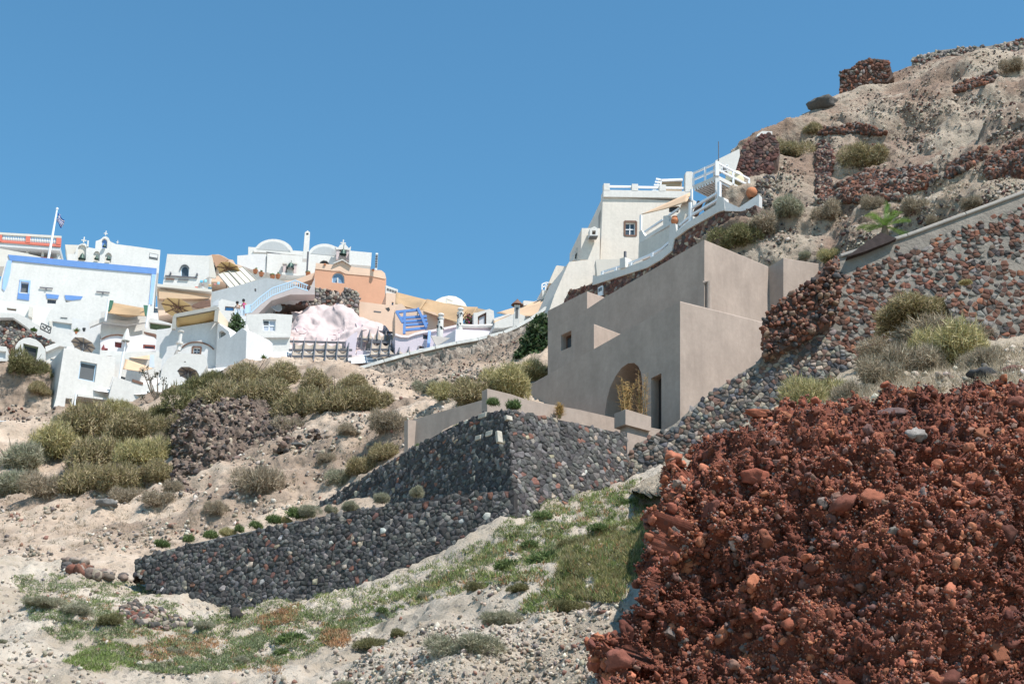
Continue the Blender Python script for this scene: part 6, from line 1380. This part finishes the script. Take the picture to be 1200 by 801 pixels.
def template(kind, v):
    k = (kind, v)
    if k not in TPL:
        n, cols, bl, bw = KINDS[kind]; V, Fs, C = bush_mesh(hash_(kind, v), n, cols, 13, bl, bw)
        me = raw_mesh('foliage', V, Fs, C); me.materials.append(LEAF); sm = stem_mesh(v*7+ord(kind)); ms = raw_mesh('stems', np.concatenate(sm.v), sm.f); ms.materials.append(TW); TPL[k] = (me, ms)
    return TPL[k]
def hash_(k, v): return ord(k)*31+v*7
GRP = {}
NB = [0]
def bush(kind, x, y, r, label, names=None, hz=1.15, group=None, name='shrub', sink=.15):
    """x, y: foot of the shrub in the photo, r: half width in pixels"""
    h = hit(x, y, names)
    if h is None: return None
    s_ = r*h[2]/F_PX*1.16; NB[0] += 1; me, ms = template(kind, NB[0] % 3)
    t = thing(name, label, 'shrub', h[0]-np.array([0, 0, s_*sink]), group); t.rotation_euler = (0, 0, random.uniform(0, 6.28)); t.scale = (s_, s_, s_*hz*random.uniform(.9, 1.1))
    for nm, m_ in (('foliage', me), ('stems', ms)):
        o = bpy.data.objects.new(nm, m_); COL.objects.link(o); o.parent = t
    return t
HSN = ['hillside']
for a in [
 ('D', 32, 436, 24, 'dark green olive bush hanging over the tan cliff below the arched door', ['rock_face']), ('O', 46, 458, 15, 'smaller olive bush spilling down the cliff beside the big shuttered house', ['rock_face']),
 ('O', 205, 512, 28, 'rounded olive bush directly left of the brown rock mound', HSN), ('D', 232, 492, 38, 'tall dark olive bush rising in front of the village, left part of the big thicket', HSN),
 ('O', 268, 480, 42, 'tallest olive bush of the big thicket above the brown rock mound', HSN), ('O', 312, 478, 40, 'broad olive bush right of the tallest one above the rock mound', HSN),
 ('O', 350, 486, 34, 'olive bush at the right shoulder of the big thicket, in front of the pergola', HSN), ('O', 392, 476, 30, 'olive bush below the wide dark pergola', HSN), ('O', 432, 478, 28, 'olive-brown bush below the white ledge wall, second from the thicket', HSN),
 ('D', 250, 462, 34, 'dark olive bush at the back of the thicket, just below the barrel-roofed block', HSN), ('O', 290, 448, 30, 'olive bush at the back of the thicket under the big brown-grey parasol', HSN), ('O', 330, 452, 30, 'olive bush at the back of the thicket beside the pergola barrel', HSN), ('O', 372, 456, 28, 'olive bush at the back right of the thicket below the pergola', HSN), ('T', 300, 492, 22, 'grey twiggy bush between the mound top and the thicket', HSN), ('O', 415, 458, 22, 'small olive bush under the left end of the white ledge wall', HSN), ('S', 84, 500, 22, 'grey-green bush beside the flower bed under the big house', HSN), ('Y', 140, 488, 24, 'yellow-green bush directly under the plain low white house', HSN), ('D', 192, 492, 22, 'dark olive bush at the foot of the bare grey tree', HSN),
 ('T', 455, 500, 24, 'brownish bush above the lit parapet corner of the terrace', HSN), ('T', 340, 508, 24, 'grey-brown dry bush on the right side of the rock mound', HSN), ('T', 288, 486, 14, 'small pale dry tuft on top of the brown rock mound', HSN), ('T', 408, 506, 15, 'small tan bush left of the brownish bush', HSN),
 ('O', 110, 508, 40, 'wide olive bush directly under the big white shuttered house', HSN), ('O', 160, 512, 34, 'olive bush below the bare grey tree', HSN), ('Y', 66, 532, 38, 'yellow-olive bush in the left field, below the flower bed', HSN),
 ('O', 124, 545, 42, 'large olive bush in the middle of the left field', HSN), ('Y', 172, 540, 34, 'yellowish bush at the right side of the left field', HSN), ('S', 22, 548, 34, 'grey-green bush at the left frame edge, upper one', HSN),
 ('O', 92, 572, 34, 'olive bush at the lower edge of the left field', HSN), ('O', 138, 572, 30, 'olive bush at the lower edge of the field, right of its twin', HSN), ('S', 8, 575, 30, 'grey dry bush at the left frame edge, lower one', HSN), ('T', 52, 578, 28, 'straw-coloured low bush between the grey and olive ones, lower left', HSN),
 ('O', 186, 560, 24, 'small olive bush left of the rock mound foot', HSN), ('T', 195, 520, 16, 'tan tuft squeezed between field and thicket', HSN), ('T', 148, 588, 20, 'flat pale dry bush on the sand below the field', HSN), ('T', 186, 590, 20, 'pale straw bush on the sand left of the rock mound', HSN), ('T', 205, 574, 14, 'small straw tuft touching the rock mound foot', HSN),
 ('T', 302, 572, 30, 'fan-shaped grey-brown dry bush alone on the open slope', HSN), ('T', 254, 600, 16, 'round grey-brown bush alone on the sand below the rock mound', HSN),
 ('S', 400, 564, 22, 'sage-green bush behind the upper edge of the tall dark wall, left one', HSN), ('O', 425, 552, 22, 'olive bush behind the tall dark wall edge, middle one', HSN), ('O', 450, 536, 20, 'olive bush behind the tall dark wall edge, nearest the parapet', HSN), ('T', 385, 540, 14, 'dry tuft on the open slope above the dark wall', HSN),
 ('Y', 520, 466, 22, 'yellow-olive bush at the left end of the strip left of the mud house', HSN), ('O', 553, 468, 30, 'olive bush second in the strip left of the mud house', HSN), ('Y', 590, 458, 34, 'yellow-olive bush third in the strip left of the mud house', HSN), ('Y', 625, 446, 30, 'yellow-olive bush touching the left wall of the mud house', HSN), ('S', 500, 458, 16, 'sage tuft at the far left end of the strip', HSN),
 ('Y', 960, 474, 40, 'rounded yellow-green bush on the dry bank, left of the big thicket', ['bank']), ('T', 1032, 448, 34, 'brown dry bush between the yellow-green one and the big thicket', ['bank']), ('T', 1068, 436, 38, 'dense tan bush in the lower part of the big right thicket', ['bank']), ('Y', 1112, 424, 48, 'wide yellow-tan bush forming the right side of the big thicket', ['bank']), ('T', 1150, 432, 28, 'straw-coloured fringe bush at the right end of the big thicket', ['bank']), ('T', 1000, 470, 26, 'low straw bush at the foot of the big thicket', ['bank']),
 ('O', 928, 180, 24, 'olive bush on the skyline right of the reddish rubble wall', ['cliff']), ('O', 955, 155, 12, 'small olive bush on the skyline under the grey boulder', ['cliff']), ('O', 1012, 192, 28, 'round olive bush high in the middle of the right hill', ['cliff']),
 ('D', 862, 286, 30, 'dark dry bush hanging beside the rubble wall just right of the deck', ['cliff']), ('T', 892, 272, 26, 'greyish bush behind the roof of the mud house', ['cliff']), ('S', 925, 250, 24, 'grey-green bush below the dark rubble end pillar', ['cliff']), ('T', 972, 254, 22, 'brown bush right of the grey-green one on the hill', ['cliff']), ('T', 1024, 243, 16, 'small dry bush under the wide tumbled wall', ['cliff']), ('T', 1072, 246, 18, 'dry bush right of the palm', ['cliff']),
 ('Y', 974, 303, 14, 'small yellow-green bush left of the palm planter', ['cliff']), ('S', 944, 302, 9, 'tiny sparse bush behind the annex roof', ['cliff']), ('T', 1186, 82, 16, 'grey dry bush under the skyline ruin at the top right', ['cliff']), ('T', 1140, 240, 14, 'dry tuft above the diagonal wall coping', ['cliff']), ('T', 1096, 262, 12, 'dry tuft just above the coping, left of its neighbour', ['cliff']),
 ('S', 545, 762, 44, 'large sage-grey bush on the sandy slope below the low dark wall', ['sandy_slope']), ('S', 590, 728, 26, 'smaller sage bush attached to the right of the large sage-grey bush', ['sandy_slope']), ('S', 405, 806, 18, 'sage tuft cut by the bottom frame edge', ['sandy_slope']), ('D', 436, 758, 20, 'dark olive bush left of the large sage-grey bush', ['sandy_slope']), ('D', 470, 745, 14, 'small dark green bush between olive and sage ones', ['sandy_slope']),
 ('G', 345, 752, 20, 'dark leafy green plant on the slope below the low dark wall', ['sandy_slope']), ('G', 330, 765, 12, 'small leafy green plant at the left of its larger twin', ['sandy_slope']), ('G', 620, 640, 13, 'low leafy plant higher up the grassy slope by the wall foot', ['sandy_slope']), ('G', 700, 620, 14, 'leafy clump among the upper grass, nearest the red outcrop', ['sandy_slope']), ('D', 560, 690, 15, 'olive clump at the left end of the grassy band', ['sandy_slope']), ('S', 500, 700, 12, 'small sage clump on the slope halfway along the dark wall', ['sandy_slope']), ('D', 610, 690, 16, 'olive clump in the middle of the grassy band', ['sandy_slope']), ('G', 735, 590, 12, 'leafy clump at the top right corner of the grass', ['sandy_slope']), ('G', 448, 716, 9, 'small bright plant at the foot of the low dark wall', ['sandy_slope']), ('S', 240, 735, 13, 'grey cushion plant in front of the low wall end', ['sandy_slope']), ('S', 205, 765, 13, 'grey cushion plant in the rusty ground cover', ['sandy_slope']), ('S', 285, 775, 14, 'grey cushion plant above the bottom path edge', ['sandy_slope']),
 ('G', 598, 664, 18, 'leafy green bush near the corner foot of the dark walls', ['sandy_slope']), ('G', 640, 658, 28, 'largest leafy green bush on the grassy slope', ['sandy_slope']), ('D', 672, 640, 18, 'green bush right of the largest leafy one', ['sandy_slope']), ('G', 636, 606, 12, 'grey-green leafy plant growing against the tall dark wall', ['sandy_slope']), ('D', 668, 714, 22, 'olive bush at the lower edge of the grass, left of the red outcrop', ['sandy_slope']),
 ('S', 55, 706, 26, 'flat grey-olive bush at the lower left, above the sand', ['sandy_slope']), ('S', 90, 716, 24, 'flat olive mat right of the flat grey-olive bush', ['sandy_slope']), ('S', 5, 752, 12, 'small grey bush at the left frame edge, lowest', ['sandy_slope']), ('D', 130, 730, 18, 'low dark mat plant in the lower left', ['sandy_slope'])]:
    bush(a[0], a[1], a[2], a[3], a[4], a[5], hz=.7 if a[5] == ['sandy_slope'] and a[0] == 'S' and a[2] > 690 and a[1] < 100 else (1.5 if a[5] != ['sandy_slope'] else 1.0))
bush('Y', 1072, 384, 42, 'big yellow-olive bush growing out of the diagonal wall face', ['bank'], 1.0) if False else None
# big bush in front of the wall face, on its own ledge
def bush_at(kind, p, s_, label, hz=.9, group=None, name='shrub'):
    NB[0] += 1; me, ms = template(kind, NB[0] % 3); t = thing(name, label, 'shrub', p, group); t.rotation_euler = (0, 0, random.uniform(0, 6.28)); t.scale = (s_, s_, s_*hz)
    for nm, m_ in (('foliage', me), ('stems', ms)):
        o = bpy.data.objects.new(nm, m_); COL.objects.link(o); o.parent = t
    return t
bush_at('O', P(1064, 380, 52.0), 1.95, 'big olive bush growing against the red and white face of the diagonal wall', .9)
bush_at('T', P(1105, 412, 51.2), 2.4, 'brown dry bush under the big olive bush on the diagonal wall', .8)
bush_at('T', P(1046, 425, 51.4), 1.8, 'grey twiggy bush at the left foot of the big olive bush', .8)
bush_at('Y', P(1131, 333, 49.6), .35, 'small yellow weed on top of the lower wall panel', .8)
# leafy plants along the narrow planted strip
lbl = ['leafy green plant at the left tip of the low dark wall','second small plant from the left tip of the low dark wall','third plant along the coping, light green','bright yellow-green plant on the coping','fifth small plant along the grey coping','sixth plant, beside the coping joint','plant left of the large strip pair','left one of the dense plant pair on the strip','right one of the dense plant pair on the strip','round plant in the middle of the planted strip','larger round plant in front of the tall dark wall','taller plant on the strip against the shaded wall','plant at the right end of the planted strip','small green plant left of the strip middle']
for (x, y, r, k), l in zip([(190,640,8,'G'),(221,634,7,'G'),(247,630,8,'G'),(265,627,9,'Y'),(280,622,6,'G'),(299,618,7,'G'),(322,612,9,'G'),(347,606,10,'G'),(362,604,12,'S'),(387,600,8,'S'),(408,598,11,'S'),(448,588,10,'S'),(488,580,10,'S'),(335,612,6,'Y')], lbl):
    pt_ = P(x, y, pL.at(x, y)[1]+.75); bush_at(k, pt_, r*pt_[1]/F_PX*1.45, l, 1.3)
for (x, y, r, l) in [(578,474,7,'small green plant on top of the tall wall corner, left'),(602,478,9,'green plant on top of the tall wall corner, right'),(492,528,6,'sprig over the shaded edge of the tall dark wall'),(537,504,6,'sprig on the shaded edge just below the corner')]:
    pt_ = P(x, y, 55.2 if x > 560 else 58.5); bush_at('G', pt_, r*pt_[1]/F_PX*1.5, l, 1.4)
# dark broad-leaf tree beside the house
def leafy_tree(name, label, x, y, Y, crown, n, cols, leaf, trunk_h, cat='tree'):
    b0 = P(x, y, Y); t = thing(name, label, cat, b0); m = M(); V = []; Fs = []; C = []
    for (cx, cy, r_) in crown:
        c = P(cx, cy, Y); R_ = r_*Y/F_PX; md = (b0+c)/2+np.array([random.uniform(-.2, .2), 0, 0]); m.tube([b0, md, c], [.09, .06, .02], 6)
        k = int(n*r_*r_/sum(q[2]**2 for q in crown))
        for _ in range(k):
            d = RNG.normal(size=3); d /= np.linalg.norm(d); p_ = c+d*R_*random.uniform(.2, 1.05); a = RNG.normal(size=3); a /= np.linalg.norm(a); b_ = np.cross(a, RNG.normal(size=3)); b_ /= np.linalg.norm(b_); s_ = leaf*random.uniform(.6, 1.3)
            n0 = len(V); V += [p_-a*s_, p_+b_*s_*.5, p_+a*s_, p_-b_*s_*.5]; Fs.append((n0, n0+1, n0+2)); Fs.append((n0, n0+2, n0+3)); C += [np.array(random.choice(cols))*random.uniform(.7, 1.3)]*4
    obj('trunk', m, BARK, t); obj('crown', (V, Fs), LEAF, t, col=np.array(C)); return t
leafy_tree('fig_tree', 'dark green broad-leaved tree squeezed between the ledge wall and the mud house', 628, 425, 88, [(635,375,10),(628,387,13),(640,392,12),(622,402,14),(636,410,13),(612,418,12),(628,422,14),(645,380,8)], 3800, [(.045,.085,.03),(.07,.12,.045),(.035,.06,.025),(.14,.17,.10)], .17, 1)
leafy_tree('olive_tree', 'small potted-looking green tree beside the canvas-roofed house', 276, 392, 109, [(276,372,7),(279,380,8),(273,384,8),(281,388,7)], 700, [(.07,.11,.05),(.10,.15,.07),(.05,.08,.04)], .16, 1)
leafy_tree('sapling', 'bare grey sparse-leaved tree in front of the plain low white house', 189, 480, 98, [(168,436,7),(176,444,7),(184,438,6),(192,446,5),(178,458,6),(166,466,6),(186,462,5),(195,452,4),(172,430,4),(183,470,5)], 330, [(.12,.12,.09),(.17,.16,.13),(.09,.095,.07)], .10, 1)
leafy_tree('bougainvillea', 'bougainvillea with magenta flowers beside the white gabled frame', 549, 384, 107, [(549,372,6),(552,378,5),(547,379,5)], 420, [(.10,.14,.05),(.14,.17,.06),(.55,.05,.22),(.16,.10,.05)], .10, 1, 'shrub')
leafy_tree('oleander', 'bright green flower bed shrub with pink blooms at the left frame edge', 12, 520, 96, [(5,510,12),(22,513,12),(-6,518,12),(40,516,9)], 1500, [(.10,.20,.03),(.14,.26,.04),(.07,.14,.03),(.5,.06,.22)], .12, 1, 'shrub')
leafy_tree('cactus_plant', 'small green succulent on the curved rubble wall by the white stairs', 40, 391, 108.3, [(38,386,2.5),(41.5,387,2.5)], 60, [(.12,.18,.06),(.09,.14,.05)], .14, 1, 'plant')
# fence line at the left frame edge
ff = M(); a_, b_ = P(-30, 494, 98), P(60, 492, 98); ff.bar(a_, b_, .06); ff.bar(a_-np.array([0,0,.35]), b_-np.array([0,0,.35]), .06)
for f in np.linspace(0, 1, 10): ff.bar(a_*(1-f)+b_*f+np.array([0,0,.05]), a_*(1-f)+b_*f-np.array([0,0,1.]), .05)
single('fence', 'thin pale wire fence above the green flower bed at the left edge', 'fence', ff, METAL)
# ------------------------------------------------ grass and ground cover

RU = [(.38,.20,.10),(.34,.23,.12),(.42,.27,.16)]
GS = [(.20,.235,.12),(.25,.265,.15),(.15,.19,.09),(.29,.275,.17)]
GC = [(.17,.225,.065),(.24,.27,.095),(.12,.165,.05),(.32,.29,.14),(.20,.215,.11)]
def grass(name, specs, label=None):
    V = []; C = []
    for (region, n, names, hgt, w, cols, k, thr, seed) in specs:
        xs = [p[0] for p in region]; ys = [p[1] for p in region]
        for _ in range(n):
            x, y = random.uniform(min(xs), max(xs)), random.uniform(min(ys), max(ys))
            if not inpoly(x, y, region): continue
            if noise.noise(Vector((x/22, y/11, seed)))+.5*noise.noise(Vector((x/7, y/4, seed))) < thr: continue
            h = hit(x, y, names)
            if h is None: continue
            cc = np.array(cols[int(abs(noise.noise(Vector((x/30, y/14, seed+9))))*2.2*len(cols)) % len(cols)]) if random.random() < .7 else np.array(random.choice(cols))
            q = RNG.normal(size=(k, 3)); q[:, 2] = np.abs(q[:, 2])+.9; q /= np.linalg.norm(q, axis=1, keepdims=True); p = h[0]+RNG.normal(0, .07, (k, 3))*[1, 1, .2]; ln = hgt*RNG.uniform(.4, 1.2, (k, 1))
            sd = np.cross(q, RNG.normal(size=(k, 3))); sd /= np.linalg.norm(sd, axis=1, keepdims=True); ww = w*RNG.uniform(.6, 1.3, (k, 1))
            V.append(np.stack([p-sd*ww, p+sd*ww, p+q*ln], 1).reshape(-1, 3)); C.append(np.repeat(cc*RNG.uniform(.7, 1.3, (k, 1)), 3, axis=0))
    V = np.concatenate(V); C = np.clip(np.concatenate(C), 0, 1); return tag(obj(name, (V, np.arange(len(V)).reshape(-1, 3)), LEAF, col=C, keep=True), kind='stuff')
SS = ['sandy_slope']
grass('grass', [([(600,625),(660,590),(740,563),(778,562),(770,600),(750,660),(728,705),(660,715),(600,720),(640,680),(560,690),(520,700),(450,720),(400,742),(380,735),(440,705),(520,678)], 17000, SS, .19, .014, GC+RU[:1]+GS[:2], 9, -.13, 1),
 ([(245,712),(300,700),(380,696),(450,682),(520,655),(575,628),(600,605),(660,578),(700,572),(600,640),(520,690),(440,712),(380,722),(250,732)], 13000, SS, .15, .014, GC+GS, 8, -.25, 2),
 ([(75,775),(100,762),(135,752),(158,758),(170,772),(150,785),(110,788)], 1500, SS, .14, .012, [(.17,.23,.06),(.22,.27,.09),(.25,.26,.12)], 7, -.35, 3),
 ([(150,785),(220,790),(280,782),(320,745),(300,740),(260,768),(200,775)], 4500, SS, .12, .015, GS+GC[:1], 8, -.35, 4),
 ([(15,675),(60,672),(160,684),(230,720),(330,720),(420,712),(470,720),(330,780),(200,790),(100,770),(40,730)], 20000, SS, .11, .016, GS+GC[:2], 8, -.06, 5),
 ([(660,640),(765,600),(745,680),(720,706),(650,700)], 9000, SS, .20, .012, [(.27,.245,.11),(.30,.27,.15)] + [(.22,.20,.075),(.17,.19,.06),(.26,.20,.10)], 8, -.12, 6),
 ([(60,690),(250,730),(330,715),(400,735),(330,790),(150,780)], 5000, SS, .10, .014, RU, 8, .18, 7),
 ([(150,760),(200,745),(260,745),(250,765),(180,775)], 900, SS, .12, .014, RU, 8, -.1, 8), ([(300,725),(350,708),(345,728),(310,738)], 900, SS, .16, .014, RU, 8, -.5, 9), ([(375,750),(385,738),(405,738),(410,750),(395,760)], 500, SS, .14, .014, RU, 8, -.6, 12), ([(0,560),(60,590),(20,600),(0,600)], 10, SS, .1, .01, RU, 5, 0, 1)])
STRAW = [(.40,.32,.22),(.33,.26,.18),(.46,.38,.28)]
grass('dry_grass', [([(900,488),(960,470),(1050,446),(1110,420),(1200,400),(1200,452),(1100,462),(1000,485),(850,520)], 4500, ['bank'], .28, .009, STRAW, 7, -.3, 1),
 ([(-20,575),(60,580),(200,570),(260,600),(360,545),(470,490),(480,520),(380,580),(200,640),(-20,650)], 5500, ['hillside'], .18, .014, [(.36,.29,.21),(.30,.24,.17),(.27,.23,.16)], 6, -.02, 2),
 ([(950,240),(1060,215),(1200,150),(1200,220),(1080,262),(980,280)], 2500, ['cliff'], .28, .014, STRAW, 6, 0, 3)])
# ================================================= LIGHT, SKY, CAMERA
SUN_AZ, SUN_EL = 134, 60
s = Vector((math.sin(rad(SUN_AZ))*math.cos(rad(SUN_EL)), math.cos(rad(SUN_AZ))*math.cos(rad(SUN_EL)), math.sin(rad(SUN_EL))))
sl = bpy.data.lights.new('sun', 'SUN'); sl.energy = 5.0; sl.angle = rad(.5); sl.color = (1., .955, .89)
so = bpy.data.objects.new('sun', sl); COL.objects.link(so); so.rotation_euler = s.to_track_quat('Z', 'Y').to_euler(); so.location = (60, -40, 120)
w = bpy.data.worlds.new('World'); sc.world = w; w.use_nodes = True; t = w.node_tree
bg = t.nodes['Background']; sk = t.nodes.new('ShaderNodeTexSky'); sk.sky_type = 'NISHITA'; sk.sun_disc = False
sk.sun_elevation = rad(SUN_EL); sk.sun_rotation = rad(SUN_AZ); sk.air_density = 1.0; sk.dust_density = .1; sk.ozone_density = 3.2; sk.altitude = 100
tm = t.nodes.new('ShaderNodeMix'); tm.data_type = 'RGBA'; tm.blend_type = 'MULTIPLY'; tm.inputs[0].default_value = 1.; tm.inputs[7].default_value = (.67, 1.10, 1.10, 1); t.links.new(sk.outputs[0], tm.inputs[6]); t.links.new(tm.outputs[2], bg.inputs[0]); bg.inputs[1].default_value = .121
cd = bpy.data.cameras.new('camera'); co = bpy.data.objects.new('camera', cd); COL.objects.link(co); sc.camera = co
cd.sensor_width = 36; cd.lens = F_PX/1200*36; cd.clip_end = 8000; cd.clip_start = .1
from mathutils import Matrix
m = Matrix(((Rt[0], Up[0], -Fw[0], CAM[0]), (Rt[1], Up[1], -Fw[1], CAM[1]), (Rt[2], Up[2], -Fw[2], CAM[2]), (0, 0, 0, 1)))
co.matrix_world = m
vs = sc.view_settings; vs.view_transform = 'Standard'; vs.look = 'None'; vs.gamma = 1; vs.exposure = .48
sc.render.resolution_x = 1024; sc.render.resolution_y = 683
